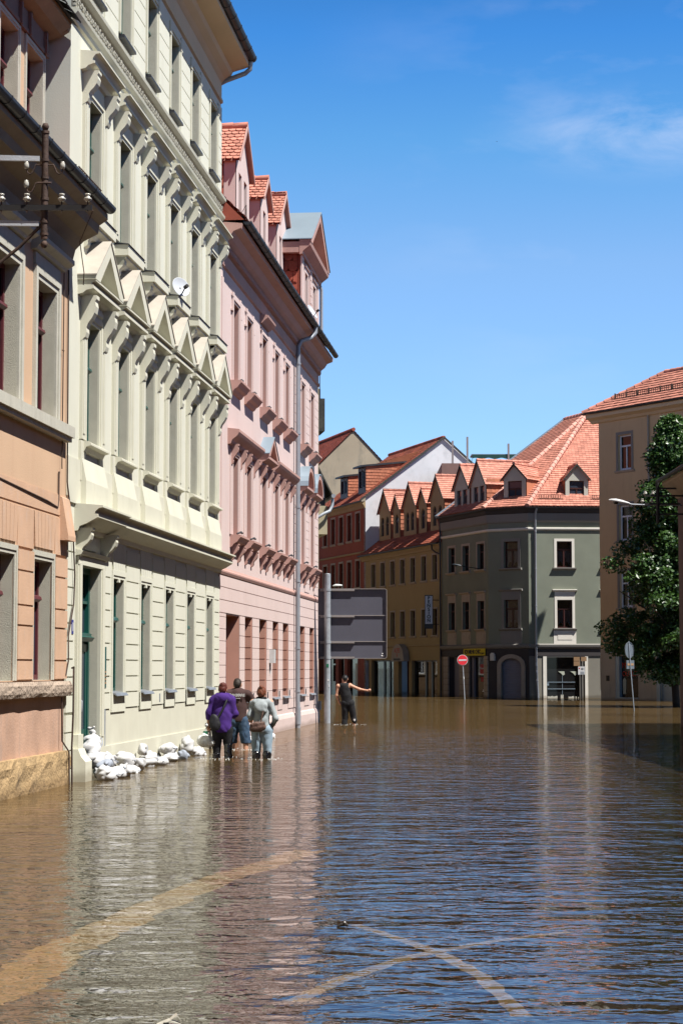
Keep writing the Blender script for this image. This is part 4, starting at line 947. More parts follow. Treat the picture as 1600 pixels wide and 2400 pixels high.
        for s in (-1, 1):
            b.ext([(xc+s*((x1-x0)/2+ov+.02), ze-.16), (xc+s*((x1-x0)/2+ov+.02), ze-.06), (xc, za+.06), (xc, za-.07)], y0-.13, y0-.10, 'y')
        b.build('bargeboard', M['pink_trim'], d)
    dormer(U(46.0), U(48.1), 13.72, 14.72, (-.42, .42)); dormer(U(50.15), U(51.55), 13.78, 14.36, (0,)); dormer(U(53.2)+.1, U(55.75), 13.82, 14.82, (-.42, .42), y0=.5)
    # big end gable with sheet metal top
    x0, x1, y0 = U(54.3)+.55, U(59.1)-.1, .02; x0 = U(54.75); xc = (x0+x1)/2; ze = 13.35; za = 14.75
    b = MB(); wn = [xc-.98, xc+1.02]
    wall_sheet(b, x0, x1, 10.9, ze, [(a-.34, a+.34, 11.35, 12.85) for a in wn], .18, y=y0, jm=0); b.quad((x0, y0, ze), (x1, y0, ze), (xc, y0, za)); b.box(x1-.01, x1, y0, 4, 10.9, ze)
    for x in (x0, xc-.2, x1-.38): b.box(x, x+.38, y0-.05, y0, 10.95, ze)
    z = 11.0
    while z < 13.2:
        b.box(xc-.20, xc+.18, y0-.07, y0-.05, z, z+.2); z += .23
    d = b.build('gable', M['pink'], H)
    for a in wn:
        b = MB(); b.box(a-.33, a+.33, y0+.15, y0+.17, 11.36, 12.84); b.build('window', M['glass'], d); b = MB()
        for s in (-1, 1): b.box(*sorted((a+s*.34, a+s*.45)), y0-.04, y0, 11.35, 12.98)
        b.box(a-.34, a+.34, y0-.04, y0, 12.85, 12.98); b.box(a-.48, a+.48, y0-.08, y0, 12.98, 13.05)
        b.build('surround', M['pink'], d)
    b = MB(); b.ext([(y0, 13.14), (y0-.08, 13.16), (y0-.1, 13.24), (y0-.2, 13.32), (y0-.3, 13.40), (y0-.32, 13.5), (y0, 13.52)], x0-.25, x1+.28, 'x')
    b.ext([(x0-.26, 13.5), (x0-.26, 13.56), (xc, za+.08), (x1+.29, 13.56), (x1+.29, 13.5), (x1-.05, 13.5), (xc, za-.16), (x0+.1, 13.5)], y0-.33, y0-.0, 'y'); b.box(x0-.24, x0+.02, y0, 3.2, 13.2, 13.5)
    b.build('gable_cornice', M['pink_trim'], d)
    b = MB()
    for s, xe in ((-1, x0-.30), (1, x1+.33)): b.ext([(xe, 13.56), (xe, 13.585), (xc, za+.115), (xc, za+.09)], y0-.36, 4.2, 'y')
    b.build('gable_sheet_roof', M['zinc_blue'], d)
    b = MB(); b.quad((x0+.02, .03, 10.9), (x0+.02, 4.2, 10.9), (x0+.02, 4.2, 13.6), (x0+.02, .03, 13.6)); tile_plane(b, (x0-.01, 4.0, 10.9), (0, -1, 0), (0, 0, 1), [(0, 0), (3.90, 0), (3.90, 2.5), (0, 2.5)], .26, .30, .035, rounded=True); b.build('cheek', M['tile_deep'], d)
    b = MB()
    for k in range(7): b.lathe([(.001, -.05), (.05, -.02), (.05, .02), (.001, .05)], (xc-.6+.09*math.sin(k*2.1), y0-.10, 13.78+.09*math.cos(k*2.1)+k*.02), 8)
    b.build('gable_ornament', M['pink'], d)
    b = MB(); b.tube([(x1+.06, -.05, 13.1), (x1+.1, -.09, 13.0), (x1+.1, -.09, 11.2)], .05, 8); b.build('gable_downpipe', M['pipe'], H)
    b = MB(); b.tube([(.05, -.45, 11.02), (.5, -.4, 11.12), (1.4, -.3, 11.05)], .03, 6); b.tube([(1.0, -.42, 11.0), (1.0, -.40, 11.5), (1.35, -.30, 11.0)], .008, 5); b.tube([(1.0, -.40, 11.5), (1.9, .2, 10.95)], .006, 5); b.build('verge_flashing', M['slate'], H)
pink_house()
sat_dish(row_pt(54.6, .30, 11.50), (.8, -.3, .5), .22, 'small satellite dish at the pink house gutter beneath the metal-topped gable')

# ================================================================== FAR SIDE OF THE SQUARE
def PX(px, Y): return Vector(((px-800)*Y/4681.3, Y, 0))
def frame(A, B): return T(A) @ RZ(math.atan2(B.y-A.y, B.x-A.x))
G0, G1, G2, G3 = PX(1036, 114.2), PX(1145, 108.1), PX(1240, 106.7), Vector((22, 107.6, 0))
Y0 = PX(849, 128.6); RD0 = PX(742, 138.8)
def far_window(H, w, h, fm, tm, tw=.1, depth=.15, tr=.66, sill=None, sill_m=None, hood=None, apron=None, curtain=False, Mx=None, gl='glass', tp=.025, fw=.06):
    b = MB(); win_frame(b, w, h, depth, fw, tr, True, .05, False); f = b.build('window', fm, H, Mx)
    if curtain:
        b = MB(); pane(b, w, h, depth-.02); b.build('pane', M['clear'], f)
        b = MB(); b.box(-w/2+.02, w/2-.02, depth+.30, depth+.31, 0, h); b.build('dark_room', M['room'], f)
        b = MB(); n = 14
        for s in (-1, 1):
            for i in range(n):
                x0 = s*(.05+(w/2-.08)*i/n); x1 = s*(.05+(w/2-.08)*(i+1)/n); y0, y1 = depth+.10+.02*(i % 2), depth+.10+.02*((i+1) % 2)
                zb = .18+.16*abs(math.sin(i*.35)); b.quad((x0, y0, zb), (x1, y1, zb), (x1, y1, h*.64), (x0, y0, h*.64))
        b.build('curtain', M['curtain'], f)
    else:
        b = MB(); pane(b, w, h, depth); b.build('pane', M[gl], f)
    if tm:
        b = MB()
        for s in (-1, 1): b.box(*sorted((s*w/2, s*(w/2+tw))), -tp, 0, 0, h+tw)
        b.box(-w/2, w/2, -tp, 0, h, h+tw)
        if apron: b.box(-w/2-tw*1.4, w/2+tw*1.4, -.02, 0, -apron, -.10); b.box(-w/2+.02, w/2-.02, -.035, -.02, -apron*.72, -apron*.34)
        if hood: b.box(-w/2-tw, w/2+tw, -.02, 0, h+tw, h+tw+hood)
        b.build('surround', tm, f)
    if sill:
        b = MB(); b.ext([(0, -.14), (-sill*.6, -.10), (-sill, -.05), (-sill, 0), (depth, .01), (depth, -.03), (0, -.05)], -w/2-tw*1.6, w/2+tw*1.6, 'x'); b.build('sill', sill_m or tm, f)
    if hood:
        z = h+tw+hood; b = MB(); b.ext([(0, z-.04), (-.08, z-.03), (-.14, z+.02), (-.15, z+.06), (0, z+.08)], -w/2-tw*1.8, w/2+tw*1.8, 'x'); b.build('hood', tm, f)
    return f

def gable_dormer(H, F, x0, x1, zb, ze, za, y0, yb, wm, tilem, wins, zw, h, ww, arched=False, cheek=True, ov=.12, tw=.2, fm=None, trim=True):
    """pitched dormer; geometry in the facade frame F"""
    xc = (x0+x1)/2; b = MB(F); wall_sheet(b, x0, x1, zb, ze, [(a-ww/2, a+ww/2, zw, zw+h) for a in wins], .12, y=y0)
    b.quad((x0, y0, ze), (x1, y0, ze), (xc, y0, za-.06)); 
    if arched:
        for a in wins:
            r = ww/2
            for s in (-1, 1):
                pts = [(a+s*r, zw+h)] + [(a+s*r*math.cos(t), zw+h-r+r*math.sin(t)) for t in [math.pi/2*k/5 for k in range(6)]]
                b.ext(pts, y0-.001, y0+.1, 'y')
    d = b.build('dormer', wm, H)
    for a in wins:
        b = MB(F @ T((a, y0, zw))); win_frame(b, ww, h, .08, .045, .62, True, .04, False); b.build('window', fm or M['brown_wood'], d)
        b = MB(F); b.box(a-ww/2, a+ww/2, y0+.10, y0+.11, zw, zw+h); b.build('pane', M['glass_blue'], d)
    if cheek:
        b = MB(); b.v = []
        o = MB(); 
        R3 = F.to_3x3()
        for xx, sgn in ((x0, -1), (x1, 1)):
            tile_plane(o, F @ Vector((xx, y0+.03 if sgn > 0 else yb, zb)), R3 @ Vector((0, sgn, 0)), (0, 0, 1), [(0, 0), (yb-y0-.03, 0), (yb-y0-.03, ze-zb), (0, ze-zb)], tw, .26, .03)
        o.build('cheek', tilem, d)
    o = MB(); R3 = F.to_3x3()
    for s in (-1, 1):
        e = Vector((xc+s*((x1-x0)/2+ov), y0-.12, ze-ov*(za-ze)/((x1-x0)/2))); a = Vector((xc, y0-.12, za)); L_ = (a-e).length
        tile_plane(o, F @ e, R3 @ Vector((0, 1, 0)), R3 @ (a-e), [(0, 0), (yb-y0+.4, 0), (yb-y0+.4, L_), (0, L_)], tw, .17, .03)
    ridge(o, F @ Vector((xc, y0-.12, za+.03)), F @ Vector((xc, yb+.3, za+.03)), .08)
    o.build('dormer_roof', M['tile'], d)
    b = MB(F)
    for s in (-1, 1):
        e = xc+s*((x1-x0)/2+ov+.02); b.ext([(e, ze-.2), (e, ze-.10), (xc, za+.03), (xc, za-.09)], y0-.15, y0-.11, 'y')
    if trim: b.build('bargeboard', M['slate'], d)
    return d

# ---------------- grey-green corner house
def grey_house():
    F0 = frame(G0, G1); H = empty('grey_green_corner_house', G0, math.atan2(G1.y-G0.y, G1.x-G0.x), 'grey-green corner house with a chamfered corner, big red tiled roof and four dormers', 'house')
    I = F0.inverted(); FL = Matrix.Identity(4); FC = I @ frame(G1, G2); FR = I @ frame(G2, G3)
    LL, LC, LR = (G1-G0).length, (G2-G1).length, (G3-G2).length
    WL = [1.45, 3.45, 5.50]; ww = .92
    def walls(F, Lh, up, low, name):
        b = MB(F); b.mi = 0; wall_sheet(b, 0, Lh, 2.86, 10.2, up, .18); 
        b.mi = 1; wall_sheet(b, 0, Lh, BASE, 2.86, low, .35); return b
    b = walls(FL, LL, [(x-ww/2, x+ww/2, z, z+h) for x in WL for z, h in ((6.98, 1.42), (3.73, 1.54))], [(1.05, 2.55, BASE, 2.2), (4.0, 5.9, BASE, 2.18)], '')
    b.build('wall', [M['greywall'], M['dark_base']], H)
    arch = (.86, 1.98)
    b = walls(FC, LC, [(.98, 1.84, 6.98, 8.42), (.98, 1.84, 3.73, 5.27)], [(.76, 2.02, BASE, 2.14)], '')
    b.build('wall', [M['greywall'], M['dark_base']], H)
    RW = [1.94, 4.5, 7.1, 9.7]
    b = walls(FR, LR, [(x-.41, x+.41, z, z+h) for x in RW for z, h in ((6.98, 1.42), (3.73, 1.52))], [(.93, 3.0, BASE, 2.22)], '')
    b.build('wall', [M['greywall'], M['greybase']], H)
    b = MB(FL); b.quad((0, 0, BASE), (0, 12, BASE), (0, 12, 10.2), (0, 0, 10.2)); b.build('side_wall', M['greywall'], H)
    # windows
    Z = lambda F, x, z: F @ T((x, 0, z))
    f = far_window(H, ww, 1.42, M['brown_wood'], M['stone_trim'], .13, .17, sill=.14); f.matrix_basis = Z(FL, WL[0], 6.98)
    for x in WL[1:]: dup(f, H, Z(FL, x, 6.98))
    f = far_window(H, ww, 1.54, M['brown_wood'], M['stone_trim'], .12, .17, sill=.14, hood=.34, apron=.86); f.matrix_basis = Z(FL, WL[0], 3.73)
    for x in WL[1:]: dup(f, H, Z(FL, x, 3.73))
    f = far_window(H, .86, 1.44, M['brown_wood'], M['grey_band'], .16, .17, sill=.16, curtain=True); f.matrix_basis = Z(FC, 1.41, 6.98)
    f = far_window(H, .86, 1.54, M['brown_wood'], M['grey_band'], .16, .17, sill=.16, hood=.34, apron=.86, curtain=True); f.matrix_basis = Z(FC, 1.41, 3.73)
    f = far_window(H, .82, 1.42, M['brown_wood'], M['pale_trim'], .14, .17, sill=.15, sill_m=M['grey_band'], curtain=True); f.matrix_basis = Z(FR, RW[0], 6.98)
    for x in RW[1:]: dup(f, H, Z(FR, x, 6.98))
    f = far_window(H, .82, 1.52, M['brown_wood'], M['pale_trim'], .14, .17, sill=.15, sill_m=M['grey_band'], hood=.34, apron=.86, curtain=True); f.matrix_basis = Z(FR, RW[0], 3.73)
    for x in RW[1:]: dup(f, H, Z(FR, x, 3.73))
    # cornices following the three faces
    def run(prof, name, m, x0=0, ends=(0, 0)):
        b = MB()
        pts = [(FL, LL), (FC, LC), (FR, LR)]
        for i, (F, Lh) in enumerate(pts):
            # mitre: extend a little at the chamfer corners
            b.M = F; k = .18
            vs = []; n = len(prof)
            t0 = 0 if i == 0 else 1; t1 = 0 if i == 2 else 1
            tn0 = math.tan(R(18)) if i == 1 else (math.tan(R(18)) if i == 2 else 0); tn1 = math.tan(R(18)) if i < 2 else 0
            vs = [(y*tn0*(1 if t0 else 0), y, z) for y, z in prof] + [(Lh - y*tn1*(1 if t1 else 0), y, z) for y, z in prof]
            b.add(vs, [list(range(n))[::-1], list(range(n, 2*n))] + [(j, (j+1) % n, n+(j+1) % n, n+j) for j in range(n)])
        b.build(name, m, H)
    run([(0, 9.42), (-.06, 9.44), (-.10, 9.52), (-.12, 9.90), (-.05, 9.90), (0, 9.90)], 'cornice', M['grey_band'])
    run([(0, 9.90), (-.12, 9.93), (-.20, 10.05), (-.22, 10.16), (0, 10.2)], 'soffit', M['dark_base'])
    run([(0, 8.98), (-.06, 9.0), (-.09, 9.05), (-.09, 9.12), (0, 9.14)], 'string_course', M['pale_trim'])
    run([(0, 2.62), (-.10, 2.66), (-.16, 2.74), (-.18, 2.84), (0, 2.90)], 'ledge', M['grey_band'])
    run([(-.0, 2.25), (-.05, 2.25), (-.05, 2.62), (0, 2.62)], 'fascia', M['dark_base'])
    r = .08
    run([(-.30+r*math.cos(t), 10.22+r*math.sin(t)) for t in [math.pi+math.pi*k/6 for k in range(7)]], 'gutter', M['zinc_dark'])
    # ground floor piers on the left face
    for (x0, x1) in ((.28, 1.0), (2.6, 3.95), (5.95, 6.45)):
        b = MB(FL); z = BASE
        while z < 2.1: b.box(x0, x1, -.07, 0, z, min(z+.33, 2.24)); z += .345
        b.build('banded_pier', M['stone_trim'], H)
    b = MB(FL); b.box(1.05, 2.0, .30, .35, BASE, 2.2); b.build('shop_reveal', M['shutter'], H); b = MB(FL); b.box(3.95, 4.25, .1, .34, BASE, 2.18); b.build('shop_reveal', M['shutter'], H)
    b = MB(FL); b.box(2.0, 2.5, .33, .34, BASE, 2.2); sw = b.build('shop_entrance', M['black_frame'], H)
    b = MB(FL); b.box(4.25, 5.9, .22, .23, BASE, 2.18); sw = b.build('shop_window', M['glass'], H)
    b = MB(FL); b.box(4.9, 5.88, .19, .2, 1.28, 1.80); b.box(5.0, 5.88, .19, .2, .86, 1.10); b.build('poster', M['poster_red'], sw)
    lettering('Neueröffnung', .17, M['white_sign'], sw, T((5.4, .18, 1.58)) @ STAND)
    b = MB(FL); b.ext([(5.15, .3), (5.9, .3), (5.9, .6), (5.7, .56), (5.3, .42)], .19, .2, 'y'); b.build('display_cloth', M['white_sign'], sw)
    b = MB(FL); b.box(2.3, 2.46, .30, .32, .3, 1.3); b.build('advert', M['poster_pale'], sw)
    # chamfer: arched shutter gate
    b = MB(FC); xc = 1.40; rw, ro = .62, .86; ri = .62
    outer = [(xc+ro*math.cos(t), 1.72+.62*math.sin(t)) for t in [math.pi*k/16 for k in range(17)]]
    inner = [(xc+ri*math.cos(t), 1.72+.40*math.sin(t)) for t in [math.pi*k/16 for k in range(17)]]
    for i in range(16): b.ext([outer[i], outer[i+1], inner[i+1], inner[i]], -.06, .1, 'y')
    for s in (-1, 1): b.box(*sorted((xc+s*ri, xc+s*ro)), -.06, .1, BASE, 1.72)
    for i in range(16): b.ext([inner[i], inner[i+1], (inner[i+1][0], 2.2), (inner[i][0], 2.2)], .0, .09, 'y')
    b.build('arched_surround', M['stone_trim'], H)
    b = MB(FC)
    for k in range(26): b.ext([(.20, BASE+k*.1), (.185, BASE+k*.1+.05), (.20, BASE+k*.1+.1), (.24, BASE+k*.1+.1), (.24, BASE+k*.1)], .76, 2.02, 'x')
    b.build('roller_shutter', M['shutter'], H)
    b = MB(FC); b.ext([(.17, 2.0), (.43, 2.0), (.43, 2.34), (.36, 2.42), (.24, 2.42), (.17, 2.34)], -.16, 0, 'y'); b.build('alarm_box', M['pale_trim'], H)
    # right face: shop door
    b = MB(FR); b.box(.74, .93, -.05, .0, BASE, 2.22); b.box(3.0, 3.16, -.05, 0, BASE, 2.22); b.build('door_jambs', M['pale_trim'], H)
    b = MB(FR); b.box(.93, 3.0, -.03, .35, 2.18, 2.30); b.box(2.72, 3.0, .02, .1, BASE, 2.18); b.build('door_lintel', M['grey_band'], H)
    b = MB(FR); b.box(.96, 2.98, .2, .21, BASE, 2.18); sw = b.build('shop_front', M['glass'], H)
    b = MB(FR)
    for z in (.47, .83): b.box(1.0, 2.5, .15, .17, z, z+.03)
    b.box(1.8, 1.82, .18, .195, BASE, 1.2); b.box(.98, 1.08, .17, .19, .66, .86); b.build('push_bars', M['zinc_blue'], sw)
    for x in (1.58, 2.24): b = MB(FR); b.ext([(x, 1.42), (x+.34, 1.42), (x+.36, 1.25), (x+.26, 1.2), (x+.16, 1.32)], .17, .19, 'y'); b.build('sticker', M['poster_pale'], sw)
    b = MB(FR); rd = random.Random(9); x = .97
    for (a, c, hh) in ((.96, 1.5, .10), (1.68, 1.83, .2), (2.1, 2.4, .08), (2.48, 2.54, .07), (2.62, 2.66, .05)):
        pts = [(a+(c-a)*k/6, .02+hh*(.5+.5*rd.random())) for k in range(7)]; b.ext([(a, -.05)]+pts+[(c, -.05)], -.02, .06, 'y')
    b.build('foam_line', M['debris_white'], sw)
    b = MB(FR); b.box(3.86, 3.92, -.02, .1, .47, 2.15); b.build('drain_board', M['pale_trim'], H)
    # downpipe at the corner
    b = MB(FR); b.tube([(.42, -.30, 10.15), (.38, -.2, 10.0), (.36, -.10, 9.8), (.36, -.10, 2.0), (.40, -.10, 1.0), (.46, -.10, BASE)], .06, 10)
    for z in (8.9, 6.9, 4.9, 2.6): b.tube([(.36, -.10, z), (.36, -.10, z+.06)], .075, 10)
    b.build('downpipe', M['pipe'], H)
    for q in ((.315, .40, 1.7, 1.9), (.33, .42, 1.35, 1.5), (.33, .44, .9, 1.02)): b = MB(FR); b.box(q[0], q[1], -.17, -.155, q[2], q[3]); b.build('sticker', M['white_sign'], H)
    b = MB(FL); b.tube([(-.02, -.1, 10.1), (.02, -.1, BASE)], .055, 8); b.build('downpipe', M['zinc_dark'], H)
    # ---- roof
    ii = I
    W3 = lambda v: I @ Vector(v)
    apex = W3((14.07, 113.5, 16.18)); zE = 10.28
    e0 = FL @ Vector((-.05, -.32, zE)); e1 = FL @ Vector((LL+.10, -.32, zE)); e2 = FR @ Vector((-.10, -.32, zE)); e3 = FR @ Vector((LR, -.32, zE))
    def plane(bb, pts, th=.21, tw=.19):
        o = pts[0]; e = (pts[1]-pts[0]).normalized(); nrm = (pts[1]-pts[0]).cross(pts[2]-pts[0]).normalized(); s = nrm.cross(e)
        if s.z < 0: s = -s
        tile_plane(bb, o, e, s, [((q-o).dot(e), (q-o).dot(s)) for q in pts], tw, th, .035, .006)
    # left plane: its ridge runs back, level
    nl = (e1-e0).cross(apex-e0)
    back = apex + (e0-e1).normalized()*2.85
    bb = MB(); plane(bb, [e0, e1, apex, back]); plane(bb, [e1, e2, apex]); r3 = FR @ Vector((LR, 7.0, 16.18)); plane(bb, [e2, e3, r3, apex])
    bb.add([back, apex, r3, FR @ Vector((LR, 15, 10.2)), FR @ Vector((1.5, 15, 10.2))], [[0, 1, 2, 3, 4]]); bb.add([e0, back, FR @ Vector((1.5, 15, 10.2)), FR @ Vector((1.5, 15, 9)), FL @ Vector((0, 0, 9))], [[0, 1, 2, 3, 4]])
    bb.build('roof', M['tile'], H)
    bb = MB(); ridge(bb, e1, apex, .13, .36); ridge(bb, e2, apex, .13, .36); ridge(bb, apex, back, .12, .36); ridge(bb, apex, r3, .12, .36); bb.build('ridge_tiles', M['ridge'], H)
    bb = MB(); d = (back-e0); p0 = e0 + d*.02
    for k in (0,): 
        u = (e1-e0).normalized(); n_ = d.cross(u).normalized()
        if n_.z < 0: n_ = -n_
        q = [e0-u*.16, e0+u*.16, back+u*.16, back-u*.16]; bb.add([v+n_*.06 for v in q]+[v-n_*.10 for v in q], [(0, 1, 2, 3), (4, 5, 6, 7), (0, 1, 5, 4), (2, 3, 7, 6), (0, 3, 7, 4), (1, 2, 6, 5)])
    bb.build('verge_sheet', M['zinc_blue'], H)
    kw = dict(wm=M['grey_d'], tilem=M['tile_orange'], fm=M['brown_wood'])
    gable_dormer(H, FL, 1.12, 3.28, 10.45, 11.80, 13.06, .32, 4.2, M['grey_d'], M['tile_orange'], (1.78, 2.62), 10.65, 1.0, .62)
    gable_dormer(H, FL, 3.52, 5.56, 10.45, 11.82, 13.10, .32, 4.2, M['grey_d'], M['tile_orange'], (4.14, 4.98), 10.65, 1.0, .62)
    gable_dormer(H, FC, .74, 2.12, 10.45, 11.92, 12.66, .45, 3.4, M['grey_d'], M['tile_orange'], (1.43,), 10.52, 1.22, .86)
    gable_dormer(H, FR, 2.12, 3.36, 10.45, 11.88, 12.62, .45, 3.4, M['grey_d'], M['tile_orange'], (2.74,), 10.52, 1.20, .80)
    gable_dormer(H, FR, 4.65, 5.9, 10.45, 11.88, 12.62, .45, 3.4, M['grey_d'], M['tile_orange'], (5.27,), 10.52, 1.20, .80)
    # snow guards
    b = MB(FR)
    for (a, c) in ((.6, 2.0), (3.5, 4.6)):
        for k in range(int((c-a)/.13)): b.box(a+k*.13, a+k*.13+.02, .10, .13, 10.72, 10.90)
        b.box(a, c, .10, .13, 10.89, 10.91); b.box(a, c, .10, .13, 10.73, 10.75)
        b.build('snow_guard', M['rust'], H)
    b = MB(FC); b.box(.78, 2.1, .05, .46, 10.44, 10.50); b.build('dormer_flashing', M['zinc_blue'], H)
    b = MB(FR); b.box(2.2, 3.3, .05, .46, 10.44, 10.50); b.build('dormer_flashing', M['zinc_blue'], H)
    # yellow banner
    b = MB(FL); b.box(3.35, 6.3, -.13, -.11, 2.28, 2.66); bn = b.build('banner', M['banner'], H)
    lettering('ICH MEHR CHIC', .30, M['ink'], bn, T((4.6, -.135, 2.48)) @ STAND, bold=.012)
    lettering('GmbH', .16, M['ink'], bn, T((5.95, -.135, 2.40)) @ STAND)
    return H
grey_house()

# ---------------- ochre guest house
def yellow_house():
    F = frame(Y0, G0); H = empty('ochre_guest_house', Y0, math.atan2(G0.y-Y0.y, G0.x-Y0.x), 'ochre yellow guest house with five pointed dormers and a vertical PENSION sign', 'house')
    W = (G0-Y0).length
    X = [2.32, 4.22, 6.16, 8.05, 9.98, 11.95, 13.86]; w_ = .80
    up = [(x-w_/2, x+w_/2, 6.72, 8.16) for x in X] + [(x-w_/2, x+w_/2, 3.50, 5.02) for x in X]
    low = [(1.9, 6.4, BASE, 2.08), (7.25, 9.2, BASE, 2.06), (9.75, 14.2, BASE, 2.05), (.3, 1.4, BASE, 2.1)]
    b = MB(); wall_sheet(b, 0, W, BASE, 8.85, up+low, .22); b.quad((0, 0, BASE), (0, 9, BASE), (0, 9, 8.85), (0, 0, 8.85)); b.build('wall', M['yellow'], H)
    f = far_window(H, w_, 1.44, M['brown_wood'], M['stone_trim'], .10, .17, sill=.08, sill_m=M['stone_trim']); f.matrix_basis = T((X[0], 0, 6.72))
    for x in X[1:]: dup(f, H, T((x, 0, 6.72)))
    f = far_window(H, w_, 1.52, M['brown_wood'], M['stone_trim'], .10, .17, sill=.08, sill_m=M['stone_trim']); f.matrix_basis = T((X[0], 0, 3.50))
    for x in X[1:]: dup(f, H, T((x, 0, 3.50)))
    b = MB(); b.ext([(0, 2.86), (-.04, 2.88), (-.05, 2.93), (0, 2.96)], 0, W, 'x'); b.ext([(0, 8.42), (-.06, 8.44), (-.10, 8.55), (-.2, 8.66), (-.22, 8.74), (0, 8.80)], 0, W, 'x'); b.build('cornice', M['yellow_d'], H)
    r = .08; b = MB(); b.ext([(-.30+r*math.cos(t), 8.80+r*math.sin(t)) for t in [math.pi+math.pi*k/6 for k in range(7)]], 0, W, 'x'); b.tube([(W-.9, -.3, 8.72), (W-.85, -.3, 8.45), (W-.6, -.15, 8.25), (W-.1, -.1, 8.15)], .05, 8); b.build('gutter', M['zinc_dark'], H)
    # shop windows
    for (a, c, z) in ((1.9, 6.4, 2.08), (9.75, 14.2, 2.05)):
        b = MB(); b.box(a+.02, c, .22, .23, BASE, z); sw = b.build('shop_window', M['clear'], H)
        b = MB()
        for k in (.02, .46, .70, .99): x = a+(c-a)*k; b.box(x-.13, x+.13, .17, .21, BASE, z)
        b.box(a, c, .17, .21, z-.08, z); b.build('frame', M['black_frame'], sw)
        b = MB(); b.box(a+.5, c, .32, .34, BASE, z-.1); b.build('reflection_sheet', M['wall_reflection'], sw)  # sheet behind the glass imitates the reflection of the opposite wall
        b = MB(); rd = random.Random(int(a)); [b.box(x, x+.06, .28, .30, .5, z-.2-rd.random()*.5) for x in [a+.9+q*.42+rd.random()*.2 for q in range(7)]]; b.build('display_stand', M['zinc_dark'], sw)
    b = MB(); b.box(7.25, 9.2, .9, .95, BASE, 2.06); b.box(8.0, 8.06, .3, .9, BASE, 2.06); b.build('entrance', M['brown_wood'], H)
    b = MB(); b.box(.3, 1.4, .2, .22, BASE, 2.1); b.build('passage_door', M['black_frame'], H)
    # roof skirt and main slope
    b = MB(); th = math.atan2(.86, 1.12); s = Vector((0, math.cos(th), math.sin(th))); tile_plane(b, (0, -.34, 8.84), (1, 0, 0), s, [(0, 0), (W, 0), (W, 7.0), (0, 7.0)], .2, .2, .03); b.build('roof', M['tile_old'], H)
    yb = -.34+7*math.cos(th); zb = 8.84+7*math.sin(th); b = MB(); b.quad((0, yb, zb), (W, yb, zb), (W, 11, 8.8), (0, 11, 8.8)); b.quad((0, -.3, 8.84), (0, yb, zb), (0, 11, 8.8)); b.quad((W, -.3, 8.84), (W, yb, zb), (W, 11, 8.8)); b.build('rear_roof', M['tile_old'], H)
    I4 = Matrix.Identity(4)
    gable_dormer(H, I4, 1.20, 3.46, 9.55, 11.60, 12.92, .78, 5.0, M['yellow_d'], M['tile_orange'], (1.82, 2.78), 10.0, 1.2, .60, True)
    gable_dormer(H, I4, 3.98, 5.30, 9.55, 11.60, 12.40, .78, 4.4, M['yellow_d'], M['tile_orange'], (4.66,), 10.0, 1.2, .66, True)
    gable_dormer(H, I4, 6.05, 8.36, 9.55, 11.60, 12.94, .78, 5.0, M['yellow_d'], M['tile_orange'], (6.74, 7.66), 10.0, 1.16, .60, True)
    gable_dormer(H, I4, 8.85, 10.28, 9.55, 11.58, 12.40, .78, 4.4, M['yellow_d'], M['tile_orange'], (9.62,), 9.98, 1.2, .70, True)
    gable_dormer(H, I4, 10.98, 13.34, 9.55, 11.62, 12.95, .78, 5.0, M['yellow_d'], M['tile_orange'], (11.68, 12.64), 10.0, 1.18, .60, True)
    # arched canopy sign above the entrance
    b = MB(); arc = [(8.25+1.12*math.cos(t), 2.24+.80*math.sin(t)) for t in [math.pi*k/16 for k in range(17)]]
    b.ext([(9.44, 2.0)]+[(x, z) for x, z in arc]+[(7.06, 2.0)], -.42, -.05, 'y'); cs = b.build('canopy_sign', M['sign_cream'], H)
    lettering('ALTES', .38, M['redink'], cs, T((8.22, -.43, 2.64)) @ STAND); lettering('B', .30, M['redink'], cs, T((8.22, -.43, 2.36)) @ STAND); lettering('PENSION BISTRO', .17, M['sign_ink'], cs, T((8.2, -.43, 2.11)) @ STAND)
yellow_house()

# PENSION light box, standing out from the wall between the ochre and the grey house
def pension():
    F = frame(Y0, G0); p = F @ Vector((14.55, -.62, 0)); H = empty('pension_sign', p, R(-4), 'tall white PENSION light box sign with dark letters projecting from the ochre house wall', 'sign')
    b = MB(); b.box(-.24, .24, -.07, .07, 3.85, 5.78); b.build('casing', M['black_frame'], H)
    b = MB(); b.box(-.205, .205, -.082, -.0705, 4.13, 5.73); b.build('face', M['sign_pale'], H)
    for i, ch in enumerate('PENSION'): lettering(ch, .26, M['sign_ink'], H, T((0, -.086, 5.60-i*.215)) @ STAND, 'letter', .008)
    b = MB(); b.box(-.19, .19, -.088, -.083, 4.16, 4.18); b.build('rule', M['white_sign'], H)
    b = MB()
    for z in (4.1, 5.5): b.tube([(.2, .02, z), (.75, .35, z)], .02, 6)
    b.build('bracket', M['black_iron'], H)
pension()

